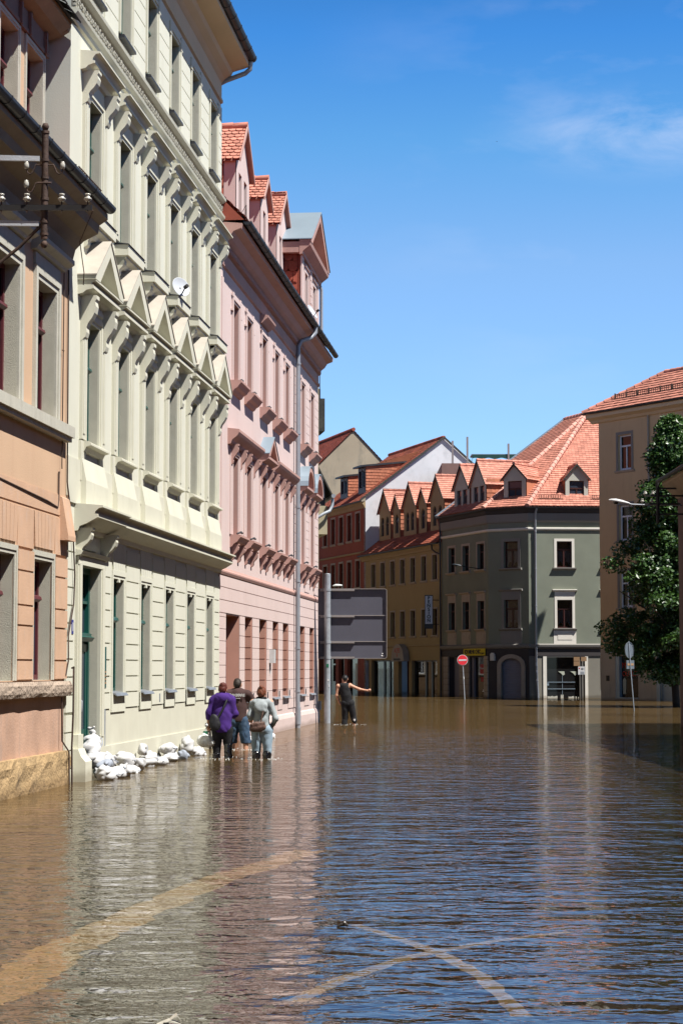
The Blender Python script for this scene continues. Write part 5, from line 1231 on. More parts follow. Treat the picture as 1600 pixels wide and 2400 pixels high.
# ---------------- brick red house with chalky gable
def red_house():
    H = empty('brick_red_house', RD0, math.atan2(Y0.y-RD0.y, Y0.x-RD0.x), 'dark brick-red house with a chalky white gable wall and two shed dormers', 'house')
    W = (Y0-RD0).length+.7; X = [2.1, 4.0, 5.9, 7.78, 9.68]; w_ = .88
    up = [(x-w_/2, x+w_/2, z, z+h) for x in X for z, h in ((9.95, 1.72), (6.84, 1.72), (3.7, 1.72))]
    low = [(.6, 1.6, BASE, 2.4), (2.4, 4.6, BASE, 2.5), (5.3, 6.6, BASE, 2.5), (7.3, 9.6, BASE, 2.5)]
    b = MB(); wall_sheet(b, 0, W, BASE, 12.1, up+low, .2); b.build('wall', M['redwall'], H)
    f = far_window(H, w_, 1.72, M['brown_wood'], M['stone_trim'], .13, .17, sill=.08, sill_m=M['stone_trim']); f.matrix_basis = T((X[0], 0, 9.95))
    for x in X[1:]: dup(f, H, T((x, 0, 9.95)))
    for z in (6.84, 3.7):
        for x in X: dup(f, H, T((x, 0, z)))
    for (a, c, _, z) in low: b = MB(); b.box(a+.02, c-.02, .19, .2, BASE, z); sw = b.build('shop_window', M['glass'], H)
    b = MB(); b.box(8.6, 9.5, .16, .18, .2, 1.9); b.build('advert', M['poster_pale'], sw)
    b = MB(); b.box(2.6, 3.2, -.1, -.05, 1.9, 2.5); b.build('yellow_sign', M['banner'], H)
    b = MB(); b.box(2.6, 3.2, -.1, -.05, .7, 1.8); b.build('blue_poster', M['sign_pale'], H)
    b = MB(); b.box(1.0, 2.4, -.1, -.05, 6.0, 6.7); b.build('name_board', M['sign_pale'], H)
    b = MB(); b.ext([(0, 11.9), (-.06, 11.92), (-.12, 12.08), (-.24, 12.2), (-.26, 12.3), (0, 12.35)], 0, W, 'x'); b.ext([(0, 9.0), (-.08, 9.02), (-.10, 9.1), (0, 9.14)], 0, W, 'x'); b.build('cornice', M['yellow_d'], H)
    r = .08; b = MB(); b.ext([(-.34+r*math.cos(t), 12.36+r*math.sin(t)) for t in [math.pi+math.pi*k/6 for k in range(7)]], 0, W, 'x'); b.build('gutter', M['zinc_dark'], H)
    D = 5.35; za = 16.35; ze = 12.35
    b = MB(); b.quad((W, 0, BASE), (W, 2*D, BASE), (W, 2*D, ze+.05), (W, D, za+.24), (W, 0, ze+.22)); b.box(W-.3, W-.002, 0, 2*D, BASE, 11.9); b.build('gable_wall', M['whitegable'], H)
    b = MB(); sl = math.hypot(D+.35, za-ze+.26); s = Vector((0, D+.35, za-ze+.26)); tile_plane(b, (0, -.35, ze+.02), (1, 0, 0), s, [(0, 0), (W+.08, 0), (W+.08, sl), (0, sl)], .2, .2, .03)
    ridge(b, (0, D, za+.3), (W+.08, D, za+.3), .12); b.quad((0, D, za+.27), (W, D, za+.27), (W, 2*D, ze), (0, 2*D, ze)); b.build('roof', M['tile_old'], H)
    b = MB(); b.add([(W+.06, -.4, ze-.05), (W+.16, -.4, ze-.05), (W+.16, D, za+.22), (W+.06, D, za+.22), (W+.06, -.4, ze+.1), (W+.16, -.4, ze+.1), (W+.16, D, za+.36), (W+.06, D, za+.36)], [(0, 1, 2, 3), (4, 5, 6, 7), (0, 1, 5, 4), (1, 2, 6, 5), (2, 3, 7, 6), (3, 0, 4, 7)])
    b.add([(W+.06, 2*D, ze-.3), (W+.16, 2*D, ze-.3), (W+.16, D, za+.22), (W+.06, D, za+.22), (W+.06, 2*D, ze-.1), (W+.16, 2*D, ze-.1), (W+.16, D, za+.36), (W+.06, D, za+.36)], [(0, 1, 2, 3), (4, 5, 6, 7), (0, 1, 5, 4), (1, 2, 6, 5), (2, 3, 7, 6), (3, 0, 4, 7)]); b.build('verge', M['slate'], H)
    # shed dormers
    for (a, c, y0, zb, zt, yb) in ((3.9, 5.6, .55, 12.95, 14.45, 4.2), (8.0, 9.6, .55, 13.0, 14.75, 4.6)):
        b = MB(); wall_sheet(b, a, c, zb, zt, [(a+.15, c-.15, zb+.35, zt-.12)], .1, y=y0); d = b.build('dormer', M['brown_wood'], H)
        b = MB(); b.box(a+.15, c-.15, y0+.08, y0+.09, zb+.35, zt-.12); b.build('pane', M['glass_blue'], d)
        b = MB()
        for k in range(3): x = a+.15+(c-a-.3)*k/2; b.box(x-.05, x+.05, y0-.01, y0+.06, zb+.35, zt-.12)
        b.box(a+.15, c-.15, y0-.005, y0+.055, zb+.35, zb+.43); b.box(a+.15, c-.15, y0-.005, y0+.055, zt-.2, zt-.12); b.build('window', M['brown_wood'], d)
        b = MB(); L_ = yb-y0; tile_plane(b, (c, y0+.02, zb), (0, 1, 0), (0, 0, 1), [(0, 0), (L_, (L_)*.75), (L_, zt-zb+.45), (0, zt-zb)], .22, .2, .03); tile_plane(b, (a, y0+.02, zb), (0, 1, 0), (0, 0, 1), [(0, 0), (L_, (L_)*.75), (L_, zt-zb+.45), (0, zt-zb)], .22, .2, .03); b.build('cheek', M['tile_orange'], d)
        b = MB(); b.add([(a-.1, y0-.35, zt-.02), (c+.12, y0-.35, zt-.02), (c+.12, yb+.4, zt+.52), (a-.1, yb+.4, zt+.52), (a-.1, y0-.35, zt+.1), (c+.12, y0-.35, zt+.1), (c+.12, yb+.4, zt+.64), (a-.1, yb+.4, zt+.64)], [(0, 1, 2, 3), (4, 5, 6, 7), (0, 1, 5, 4), (1, 2, 6, 5), (2, 3, 7, 6), (3, 0, 4, 7)]); b.tube([(c+.05, y0-.3, zt), (c+.02, y0-.25, zt-.2), (c-.02, y0-.02, zt-.35)], .04, 6); b.build('dormer_roof', M['zinc_dark'], d)
red_house()

# ---------------- tan gable house behind
def tan_house():
    A = Vector((-3.9, 148.6, 0)); B = Vector((5.6, 151.4, 0)); H = empty('tan_gable_house', A, math.atan2(B.y-A.y, B.x-A.x), 'tall windowless tan gable wall with dark weather stains behind the brick-red house', 'house')
    W = (B-A).length; xc = 5.0; za = 19.55; D = 14
    zl = za-(xc)*.98; zr = za-(W-xc)*1.0
    b = MB(); b.quad((0, 0, BASE), (W, 0, BASE), (W, 0, zr), (xc, 0, za), (0, 0, zl)); b.quad((W, 0, BASE), (W, D, BASE), (W, D, zr), (W, 0, zr)); b.quad((0, 0, BASE), (0, D, BASE), (0, D, zl), (0, 0, zl)); b.quad((0, D, BASE), (W, D, BASE), (W, D, zr), (xc, D, za), (0, D, zl)); b.build('wall', M['tan'], H)
    b = MB(); s = Vector((xc, 0, za-zl)); L_ = s.length
    tile_plane(b, (-.35, -.08, zl-.3), (0, 1, 0), s, [(0, 0), (D, 0), (D, L_+.45), (0, L_+.45)], .22, .22, .03)
    s2 = Vector((xc-W, 0, za-zr)); tile_plane(b, (W+.2, -.08, zr-.15), (0, 1, 0), s2, [(0, 0), (D, 0), (D, s2.length+.2), (0, s2.length+.2)], .3, .3, .03); ridge(b, (xc, -.1, za+.1), (xc, D, za+.1), .13); b.build('roof', M['tile_deep'], H)
    b = MB(); b.quad((1.1, 1.0, zl+1.0), (1.1, 3.6, zl+1.0), (1.1, 3.6, zl+2.3), (1.1, 1.0, zl+2.3)); b.box(1.1, 2.6, 1.0, 3.6, zl+.6, zl+2.2); d = b.build('dormer', M['tan'], H)
    b = MB(); tile_plane(b, (.8, .8, zl+2.15), (0, 1, 0), Vector((1, 0, .35)), [(0, 0), (3, 0), (3, 2.6), (0, 2.6)], .22, .22, .03); b.build('dormer_roof', M['tile'], d)
tan_house()

# ---------------- cream house set back behind the pink one
def cream_house():
    A = Vector((-.74, 66, 0)); H = empty('pale_cream_house', A, RROT+R(14), 'sliver of a pale cream house with an oriel just behind the pink house', 'house')
    b = MB(); b.box(0, 9, 0.02, 6, BASE, 11.6); b.build('wall', M['creamhouse'], H)
    b = MB(); b.box(.2, 2.2, -.30, 0.0, 6.05, 7.0); b.build('oriel', M['creamhouse'], H)
    b = MB(); b.box(.3, 2.1, -.24, -.0, 7.0, 7.85); b.build('oriel_window', M['zinc_dark'], H)
    b = MB(); b.quad((.1, -.48, 7.35), (2.4, -.48, 7.35), (2.4, .0, 8.3), (.1, .0, 8.3)); b.quad((.1, -.46, 7.30), (2.4, -.46, 7.30), (2.4, .0, 8.2), (.1, .0, 8.2)); b.quad((.1, -.48, 7.35), (.1, .0, 8.3), (.1, 0, 8.2), (.1, -.46, 7.3)); b.build('oriel_roof', M['slate'], H)
    b = MB(); b.tube([(.0, -.48, 7.32), (2.3, -.48, 7.32)], .07, 10); b.tube([(.12, -.47, 7.24), (.12, -.45, 7.0), (.05, -.36, 6.82), (-.02, -.15, 6.72), (-.04, .05, 6.6)], .055, 10); b.build('downpipe', M['galv'], H)
    b = MB(); rd = random.Random(4)
    b.box(.1, 1.4, -.20, 0, 9.5, 10.6)
    b.build('slate_hung_box', M['slate'], H)
    b = MB(); b.box(.3, .5, -.08, .02, 10.6, 10.95); b.tube([(.1, -.03, 10.6), (.1, -.03, 11.5)], .015, 6); b.build('vent_pipe', M['slate'], H)
    b = MB(); b.quad((0, 0, 11.6), (9, 0, 11.6), (9, 3, 14), (0, 3, 14)); b.quad((0, 3, 14), (9, 3, 14), (9, 6, 11.6), (0, 6, 11.6)); b.quad((0, 0, 11.6), (0, 3, 14), (0, 6, 11.6)); b.quad((9, 0, 11.6), (9, 3, 14), (9, 6, 11.6)); b.build('roof', M['tile_old'], H)
cream_house()

# ---------------- beige house on the right
def beige_house():
    A = PX(1408, 101); B = PX(1600, 95.9); F = frame(A, B); H = empty('beige_house', A, math.atan2(B.y-A.y, B.x-A.x), 'beige house with white window frames and a red hipped roof behind the tree', 'house')
    W = 7.6; up = [(1.50, 2.50, 11.50, 13.28), (5.0, 6.0, 11.5, 13.28), (1.50, 2.50, 7.95, 9.82), (5.0, 6.0, 7.95, 9.82), (1.5, 2.5, 4.6, 6.4), (5, 6, 4.6, 6.4)]
    b = MB(); wall_sheet(b, 0, W, 2.6, 14.3, up, .16); shell(b, 0, W, 3.6, BASE, 14.3); b.build('wall', M['beige'], H)
    b = MB(); wall_sheet(b, 0, W, BASE, 2.6, [(1.12, 2.84, .14, 2.2), (4.45, 5.1, BASE, 2.0), (6.2, 7.4, .14, 2.2)], .25, y=-.02); b.build('ground_floor_wall', M['beige_low'], H)
    f = None
    for i, (a, c, z0, z1) in enumerate(up):
        if f is None: f = far_window(H, 1.0, 1.80, M['white_wood'], M['grey_band'], .15, .13, tr=.66, sill=.08, sill_m=M['stone_trim'], Mx=T(((a+c)/2, 0, z0)), gl='glass', fw=.09)
        else: dup(f, H, T(((a+c)/2, 0, z0)))
    b = MB(); b.box(1.12, 2.84, .18, .19, .14, 2.2); sw = b.build('shop_window', M['glass'], H)
    b = MB(); b.box(1.12, 1.40, .0, .17, .14, 2.2); b.box(1.12, 2.84, -.06, .17, .08, .14); b.build('frame', M['zinc_blue'], sw)
    lettering('MODA', .40, M['redink'], sw, T((2.05, .14, 1.72)) @ STAND); lettering('OUTLET', .34, M['redink'], sw, T((2.1, .14, 1.30)) @ STAND); lettering('SALE', .3, M['redink'], sw, T((2.3, .14, 2.0)) @ STAND)
    b = MB(); b.ext([(1.5, .3), (1.7, .3), (1.72, 1.0), (1.6, 1.12), (1.48, 1.0)], .16, .175, 'y'); b.build('display_figure', M['poster_pale'], sw)
    b = MB(); b.box(4.45, 5.1, .1, .14, BASE, 2.0); b.box(4.2, 4.45, -.05, 0, BASE, 2.1); b.box(5.1, 5.35, -.05, 0, BASE, 2.1); b.build('door', M['zinc_blue'], H)
    b = MB(); b.box(.46, .66, -.06, -.02, .95, 1.22); b.build('letter_box', M['black_frame'], H)
    b = MB(); b.ext([(0, 14.05), (-.10, 14.08), (-.2, 14.2), (-.45, 14.32), (-.48, 14.5), (0, 14.55)], -.48, W, 'x'); b.box(-.48, 0, 0, 3.6, 14.32, 14.5); b.build('eaves', M['beige_band'], H)
    b = MB(); b.tube([(3.83, -.06, 14.3), (3.83, -.06, 2.0)], .05, 8); b.build('downpipe', M['stone_trim'], H)
    b = MB(); r = .09; b.ext([(-.56+r*math.cos(t), 14.58+r*math.sin(t)) for t in [math.pi+math.pi*k/6 for k in range(7)]], -.6, W, 'x'); b.build('gutter', M['zinc_dark'], H)
    k = .67; b = MB(); e0 = Vector((-.58, -.58, 14.58)); run = 3.0; sl = math.hypot(run, run*k)
    tile_plane(b, e0, (1, 0, 0), (0, 1, k), [(0, 0), (W+.5, 0), (W+.5-0, sl), (run, sl)], .26, .30, .045, .01)
    tile_plane(b, e0, (0, 1, 0), (1, 0, k), [(0, 0), (4.4, 0), (3.01, sl), (run, sl)], .26, .30, .045, .01)
    ridge(b, e0, e0+Vector((run, run, run*k)), .13, .4); ridge(b, e0+Vector((run, run, run*k)), e0+Vector((W+.5, run, run*k)), .13, .4)
    b.quad(e0+Vector((run, run, run*k)), e0+Vector((W+.5, run, run*k)), e0+Vector((W+.5, 4.4, 0)), e0+Vector((0, 4.4, 0))); b.build('roof', M['tile'], H)
    b = MB()
    for q in range(60):
        x = .9+q*.16; b.box(x, x+.02, .35, .37, 15.20, 15.46) if x < W else None
    b.box(.9, W, .35, .37, 15.44, 15.47); b.box(.9, W, .35, .37, 15.24, 15.26)
    for q in range(12): b.box(.9+q*.85, .94+q*.85, .30, .38, 15.1, 15.52)
    b.build('snow_guard', M['rust'], H)
beige_house()

# ---------------- brown house end at the right edge, with its own insulator mast and street lamp
def brown_house():
    H = empty('dark_brown_house', (9.25, 54.6, 0), -math.pi/2, 'shaded dark brown house end with a tiled eave at the right edge', 'house')
    W = 34.6
    b = MB(); ops = [(x, x+1.0, z, z+1.5) for x in (1.35, 4.2, 7.0, 10, 13, 16) for z in (1.2, 4.4)]; wall_sheet(b, 0, W, BASE, 6.8, ops, .15); b.quad((0, 0, BASE), (0, 9, BASE), (0, 9, 6.8), (0, 4.5, 10), (0, 0, 6.8)); b.quad((W, 0, BASE), (W, 9, BASE), (W, 9, 6.8), (W, 4.5, 10), (W, 0, 6.8)); b.quad((0, 9, BASE), (W, 9, BASE), (W, 9, 6.8), (0, 9, 6.8)); b.build('wall', M['brownhouse'], H)
    f = far_window(H, 1.0, 1.5, M['white_wood'], M['grey_band'], .12, .12, sill=.08)
    first = True
    for (a, c, z0, z1) in ops:
        if first: f.matrix_basis = T(((a+c)/2, 0, z0)); first = False
        else: dup(f, H, T(((a+c)/2, 0, z0)))
    b = MB(); b.ext([(0, 6.25), (-.12, 6.35), (-.40, 6.62), (-.42, 6.72), (0, 6.8)], -.12, W, 'x'); b.build('eaves', M['soffit'], H)
    b = MB(); tile_plane(b, (-.2, -.5, 6.72), (1, 0, 0), (0, 1, .72), [(0, 0), (W, 0), (W, 6.2), (0, 6.2)], .26, .3, .04, .01); b.quad((-.2, 4.55, 10.35), (W, 4.55, 10.35), (W, 9.4, 6.7), (-.2, 9.4, 6.7)); b.build('roof', M['tile_deep'], H)
    b = MB(); b.tube([(-.2, -.52, 6.74), (W, -.52, 6.74)], .06, 8); b.build('gutter', M['slate'], H)
brown_house()
def mast2():
    Y = 53.6; H = empty('insulator_mast', (at(1541, 1180, Y).x, Y, 0), 0, 'black insulator mast bracketed to the dark brown house, silhouetted against the tree', 'insulator mast')
    b = MB(); b.tube([(0, 0, 5.5), (0, 0, 6.6)], .05, 10); b.build('post', M['black_iron'], H)
    b = MB()
    for z, x0, x1 in ((6.42, .02, .8), (6.22, -.32, .7), (6.0, -.35, .6), (5.72, -.12, .8)): b.box(x0, x1, -.03, .03, z, z+.045)
    b.build('crossbar', M['black_iron'], H)
    for x, z in ((-.34, 6.27), (-.13, 6.27), (-.42, 6.06), (-.16, 6.06)):
        b = MB(); bell(b, x, -.0, z, .8); b.tube([(x, 0, z-.05), (x, 0, z+.02)], .01, 5); b.build('insulator', M['ceramic'], H)
mast2()
def street_lamp(loc, dirv, length, arm, label, dark=False, rz=0, tilt=.28):
    """cobra-head lamp: housing, glass bowl and arm"""
    H = empty('street_lamp', loc, rz, label, 'street lamp')
    b = MB(); prof = [(0, .02, .02), (.12, .07, .05), (.35, .10, .075), (.65, .085, .065), (.9, .045, .04), (1.0, .03, .03)]; n = 12; rings = []
    for t, wy, hz in prof:
        rings.append([(t*length, wy*math.cos(2*math.pi*k/n), (hz if math.sin(2*math.pi*k/n) > 0 else hz*.35)*math.sin(2*math.pi*k/n) - tilt*t*length*.6) for k in range(n)])
    b.sm = True; vs = [p for r_ in rings for p in r_]; b.add(vs, [(i*n+k, i*n+(k+1) % n, (i+1)*n+(k+1) % n, (i+1)*n+k) for i in range(len(rings)-1) for k in range(n)]); b.sm = False; b.add(rings[0], [list(range(n))]); b.add(rings[-1], [list(range(n))])
    b.build('housing', M['lamp_dark'] if dark else M['lamp_white'], H)
    b = MB(); b.lathe([(.001, -.05), (.05, -.045), (.075, -.02), (.08, 0)], (length*.35, 0, -.03-tilt*.35*length*.6), 14); b.build('bowl', M['glass'], H)
    b = MB(); b.tube([(length*.9, 0, -tilt*length*.54)] + arm, .022, 8); b.build('arm', M['pipe'] if not dark else M['black_iron'], H)
Yl = 53.9
street_lamp(at(1426, 1172, Yl), None, .56, [(.62, 0, -.12), (.9, 0, -.13), (2.08, .1, -.13)], 'white street lamp head reaching left from the dark brown house')
F_ = frame(G0, G1); pl = F_ @ Vector((4.1, -1.1, 0))
street_lamp(at(1059, 1323, 108.6), None, .60, [(.75, .1, -.12), (1.9, .3, -.28), (2.9, 1.0, -.32)], 'dark street lamp head on a thin arm in front of the grey-green house', True, 0)
street_lamp(at(779, 1374, 75), None, .37, [(.36, .2, -.05), (.1, 1.0, -.3), (-.5, 4.0, -.5)], 'small white street lamp head above the left of the direction sign', False, 0, -.1)

# poles and awning on the far roof terrace
def terrace():
    H = empty('roof_terrace', (6.3, 124.6, 0), 0, 'roof terrace with thin posts and dark green awning behind the dormers', 'roof terrace')
    b = MB(); b.box(0, 6.2, 0, 5, 8, 14.45); b.build('storey', M['brown_frieze'], H)
    for x, z in ((.7, 15.9), (1.63, 16.15), (4.22, 15.72)): b = MB(); b.box(x-.06, x+.06, .2, .32, 14.3, z); b.build('post', M['sign_rail'], H)
    b = MB(); b.box(1.9, 5.1, .3, 2.0, 15.02, 15.07); b.tube([(1.92, .32, 14.4), (1.92, .32, 15.0)], .015, 5)
    b.build('awning_frame', M['zinc_blue'], H)
    b = MB(); n = 24
    for i in range(n):
        x0 = 1.95+i*3.1/n; x1 = 1.95+(i+1)*3.1/n; b.quad((x0, .26, 15.03), (x1, .26, 15.03), (x1, .24, 14.78+.04*math.sin(i+1)), (x0, .24, 14.78+.04*math.sin(i)))
    b.quad((1.95, .26, 15.01), (5.05, .26, 15.01), (5.05, 2.0, 15.01), (1.95, 2.0, 15.01)); b.build('awning', M['green_awning'], H)
terrace()

# ---------------- the same street near and behind the camera (seen only by its shade and bounced light)
def context_house(A, rz, W, hgt, depth, wm, label, name):
    H = empty(name, A, rz, label, 'house'); n = int(W/2.6); ops = [(1.0+i*2.6, 2.0+i*2.6, z, z+1.7) for i in range(n) for z in np.arange(1.2, hgt-2, 3.2)]
    b = MB(); wall_sheet(b, 0, W, BASE, hgt, ops, .2); shell(b, 0, W, depth, BASE, hgt); b.build('wall', wm, H)
    f = None
    for (a, c, z0, z1) in ops:
        if f is None: f = far_window(H, 1.0, 1.7, M['white_wood'], M['pale_trim'], .12, .15, sill=.1, Mx=T(((a+c)/2, 0, z0)))
        else: dup(f, H, T(((a+c)/2, 0, z0)))
    b = MB(); b.quad((-.2, -.4, hgt), (W+.2, -.4, hgt), (W+.2, depth/2, hgt+3.6), (-.2, depth/2, hgt+3.6)); b.quad((-.2, depth+.4, hgt), (W+.2, depth+.4, hgt), (W+.2, depth/2, hgt+3.6), (-.2, depth/2, hgt+3.6)); b.quad((0, 0, hgt), (0, depth, hgt), (0, depth/2, hgt+3.4)); b.quad((W, 0, hgt), (W, depth, hgt), (W, depth/2, hgt+3.4)); b.build('roof', M['tile_old'], H)
context_house((10.2, 19.0, 0), -math.pi/2, 44, 11.5, 9, M['brownhouse2'], 'long brown house of the near right row, beside and behind the camera', 'brown_row_house')
context_house(tuple(row_pt(-26)), RROT, 44.8, 11, 9, M['orange'], 'apricot row house of the near left row, beside and behind the camera', 'apricot_row_house')
context_house((-7.5, 78, 0), math.pi/2+.02, 62, 13, 9, M['brownhouse2'], 'unseen brown row house added behind the pink house to block sky and bounce light', 'brown_row_house')  # added out of view: blocks sky and warms the far facades
context_house((14, -30, 0), math.pi, 30, 12, 9, M['pink'], 'pink house closing the street behind the camera', 'pink_end_house')

# ================================================================== SIGNS
def dir_sign():
    Y = 58.2; H = empty('direction_sign', (-.41, Y, 0), 0, 'large direction sign seen from the back on a thick grey steel pole', 'sign')
    b = MB(); b.tube([(0, 0, BASE), (0, 0, 4.34)], .092, 20); b.lathe([(.092, 4.34), (.094, 4.35), (.001, 4.365)], n=20); b.build('pole', M['galv'], H)
    k = Y/4667; zs = [1.6+(1566-y)*k for y in (1380, 1443, 1504, 1544)]; xl = (745-767)*k; xr = (906.5-767)*k
    yf = .16; b = MB(); rr = .07
    pts = [(xl, zs[3])]; 
    for cx, cz, a0 in ((xr-rr, zs[3]+rr, -90), (xr-rr, zs[0]-rr, 0)):
        pts += [(cx+rr*math.cos(R(a0+15*q)), cz+rr*math.sin(R(a0+15*q))) for q in range(7)]
    pts.append((xl, zs[0])); b.ext(pts, yf, yf+.02, 'y'); b.build('panel', M['sign_back'], H)
    b = MB()
    pi = [(x - (.02 if x > xl+.01 else 0), z) for x, z in pts]
    for i in range(len(pts)-1):
        (x0, z0), (x1, z1) = pts[i], pts[i+1]; dx, dz = x1-x0, z1-z0; q = math.hypot(dx, dz) or 1; nx, nz = -dz/q*.016, dx/q*.016
        b.ext([(x0, z0), (x1, z1), (x1+nx, z1+nz), (x0+nx, z0+nz)], yf-.075, yf+.0, 'y')
    b.build('rim', M['sign_rail'], H)
    b = MB()
    for z in zs[1:3]: b.box(xl, xr-.02, yf-.035, yf, z-.012, z+.012)
    b.build('panel_joint', M['sign_rail'], H)
    for i, z in enumerate((zs[0]-.035, zs[1]-.02, zs[2]-.02, zs[3]+.03)):
        b = MB(); b.box((750-767)*k, (830.5-767)*k, .03+.05, yf-.04, z-.028, z+.028); b.box((750-767)*k, (830.5-767)*k, yf-.05, yf-.002, z-.045, z-.028); b.build('rail', M['sign_rail'], H)
        b = MB(); b.tube([(0, 0, z-.04), (0, 0, z+.04)], .103, 20); b.box(-.1, .1, .08, .12, z-.02, z+.02); b.build('clamp', M['galv'], H)
    b = MB(); b.box(-.03, .04, -.097, -.088, 1.62, 1.72); b.build('sticker', M['green_item'], H)
    b = MB(); b.box(.0, .05, -.095, -.085, 1.22, 1.28); b.box(.03, .06, -.093, -.08, 1.05, 1.12); b.build('sticker', M['white_sign'], H)
    b = MB()
    for x, z in ((xr-.15, zs[3]+.08), (xr-.10, zs[3]+.08), (xr-.13, zs[3]+.14)): b.lathe([(.001, yf-.012), (.022, yf-.008), (.024, yf)], (x, 0, z), 10, 'y')
    b.build('sticker', M['white_sign'], H)
dir_sign()

def no_entry():
    Y = 102.8; x, _, _ = PX(1083.5, Y); k = Y/4667; zc = 1.6+(1566-1547.5)*k; H = empty('no_entry_sign', (x+.12, Y, 0), 0, 'round red no-entry sign with a white bar on a leaning pole', 'sign')
    r = .275; b = MB(); b.lathe([(.001, -.006), (r, -.006), (r, .012), (.001, .012)], (-.12, 0, zc), 40, 'y', False); b.build('rim', M['white_sign'], H)
    b = MB(); b.lathe([(.001, -.012), (r-.022, -.012), (r-.022, -.006), (.001, -.006)], (-.12, 0, zc), 40, 'y', False); b.build('disc', M['red_sign'], H)
    b = MB(); b.ext([(-.12-.20, zc-.05), (-.12+.20, zc-.035), (-.12+.20, zc+.045), (-.12-.20, zc+.03)], -.016, -.012, 'y'); b.build('bar', M['white_sign'], H)
    b = MB(); b.tube([(-.13, .045, zc+.2), (-.10, .04, zc-.3), (0, .04, BASE)], .03, 8); b.build('pole', M['galv'], H)
    b = MB(); b.tube([(-.07, .04, zc-.85), (-.06, .04, zc-.98)], .033, 8); b.build('sticker', M['white_sign'], H)
no_entry()
def back_sign():
    Y = 74.5; k = Y/4667; x = PX(1474, Y).x; H = empty('round_sign_from_behind', (x+.19, Y, 0), 0, 'round traffic sign seen from behind with a small plate below on a leaning pole', 'sign')
    zc = 1.6+(1566-1524.5)*k; q = RZ(R(50)); b = MB(); b.lathe([(.001, 0), (.30, 0), (.30, .02), (.001, .02)], (0, 0, 0), 36, 'y', False); b.lathe([(.285, -.018), (.30, -.018), (.30, 0)], (0, 0, 0), 36, 'y', False); b.build('disc', M['signback2'], H, T((-.18, .04, zc)) @ q)
    b = MB(); b.box(-.21, .21, 0, .02, -.16, .16); b.build('plate', M['signback2'], H, T((-.14, .03, 1.6+(1566-1558)*k)) @ RZ(R(40)))
    b = MB(); b.box(-.17, .17, -.012, -.001, -.05, .03); b.build('plate_stripe', M['brown_board'], H, T((-.14, .03, 1.6+(1566-1557)*k)) @ RZ(R(40)))
    b = MB(); b.tube([(-.20, 0, zc+.34), (-.12, 0, 1.3), (0, 0, BASE)], .022, 8)
    for z in (zc+.17, zc-.2): b.box(-.33, -.03, .01, .03, z-.012, z+.012)
    b.build('pole', M['zinc'], H)
back_sign()
def guide_boards():
    Y = 106.0; H = empty('guide_post', (PX(1361.5, Y).x, Y, 0), 0, 'dark guide post with three brown boards and a white arrow board by the shop', 'sign')
    b = MB(); b.box(-.05, .05, -.02, .06, BASE, 2.2); b.build('post', M['black_iron'], H); k = Y/4667
    def zz(y): return 1.6+(1566-y)*k
    for (a, c, y0, y1) in ((1344, 1358, 1540, 1549.5), (1344, 1358, 1550.5, 1561), (1361, 1374, 1540, 1550)):
        b = MB(); b.box((a-1361.5)*k, (c-1361.5)*k, -.05, -.02, zz(y1), zz(y0)); b.build('board', M['brown_board'], H)
    b = MB(); b.box((1354-1361.5)*k, (1369.5-1361.5)*k, -.05, -.021, zz(1581.5), zz(1562.5)); b.build('arrow_board', M['white_sign'], H)
    xm = (1364.5-1361.5)*k; zm = zz(1568); b = MB(); b.box(xm-.05, xm+.09, -.056, -.0505, zm-.012, zm+.012)
    b.ext([(xm-.09, zm), (xm-.02, zm+.06), (xm+.0, zm+.045), (xm-.045, zm), (xm+.0, zm-.045), (xm-.02, zm-.06)], -.056, -.0505, 'y'); b.build('arrow', M['sign_ink'], H)
    b = MB(); b.lathe([(.001, -.056), (.035, -.056), (.035, -.05)], (xm-.17, 0, zm+.03), 12, 'y'); b.build('dot', M['redink'], H)
    b = MB(); [b.box(xm-.12, xm+.08, -.056, -.0505, zm-.16-q*.04, zm-.15-q*.04) for q in range(4)]; b.build('lettering', M['zinc_blue'], H)
guide_boards()

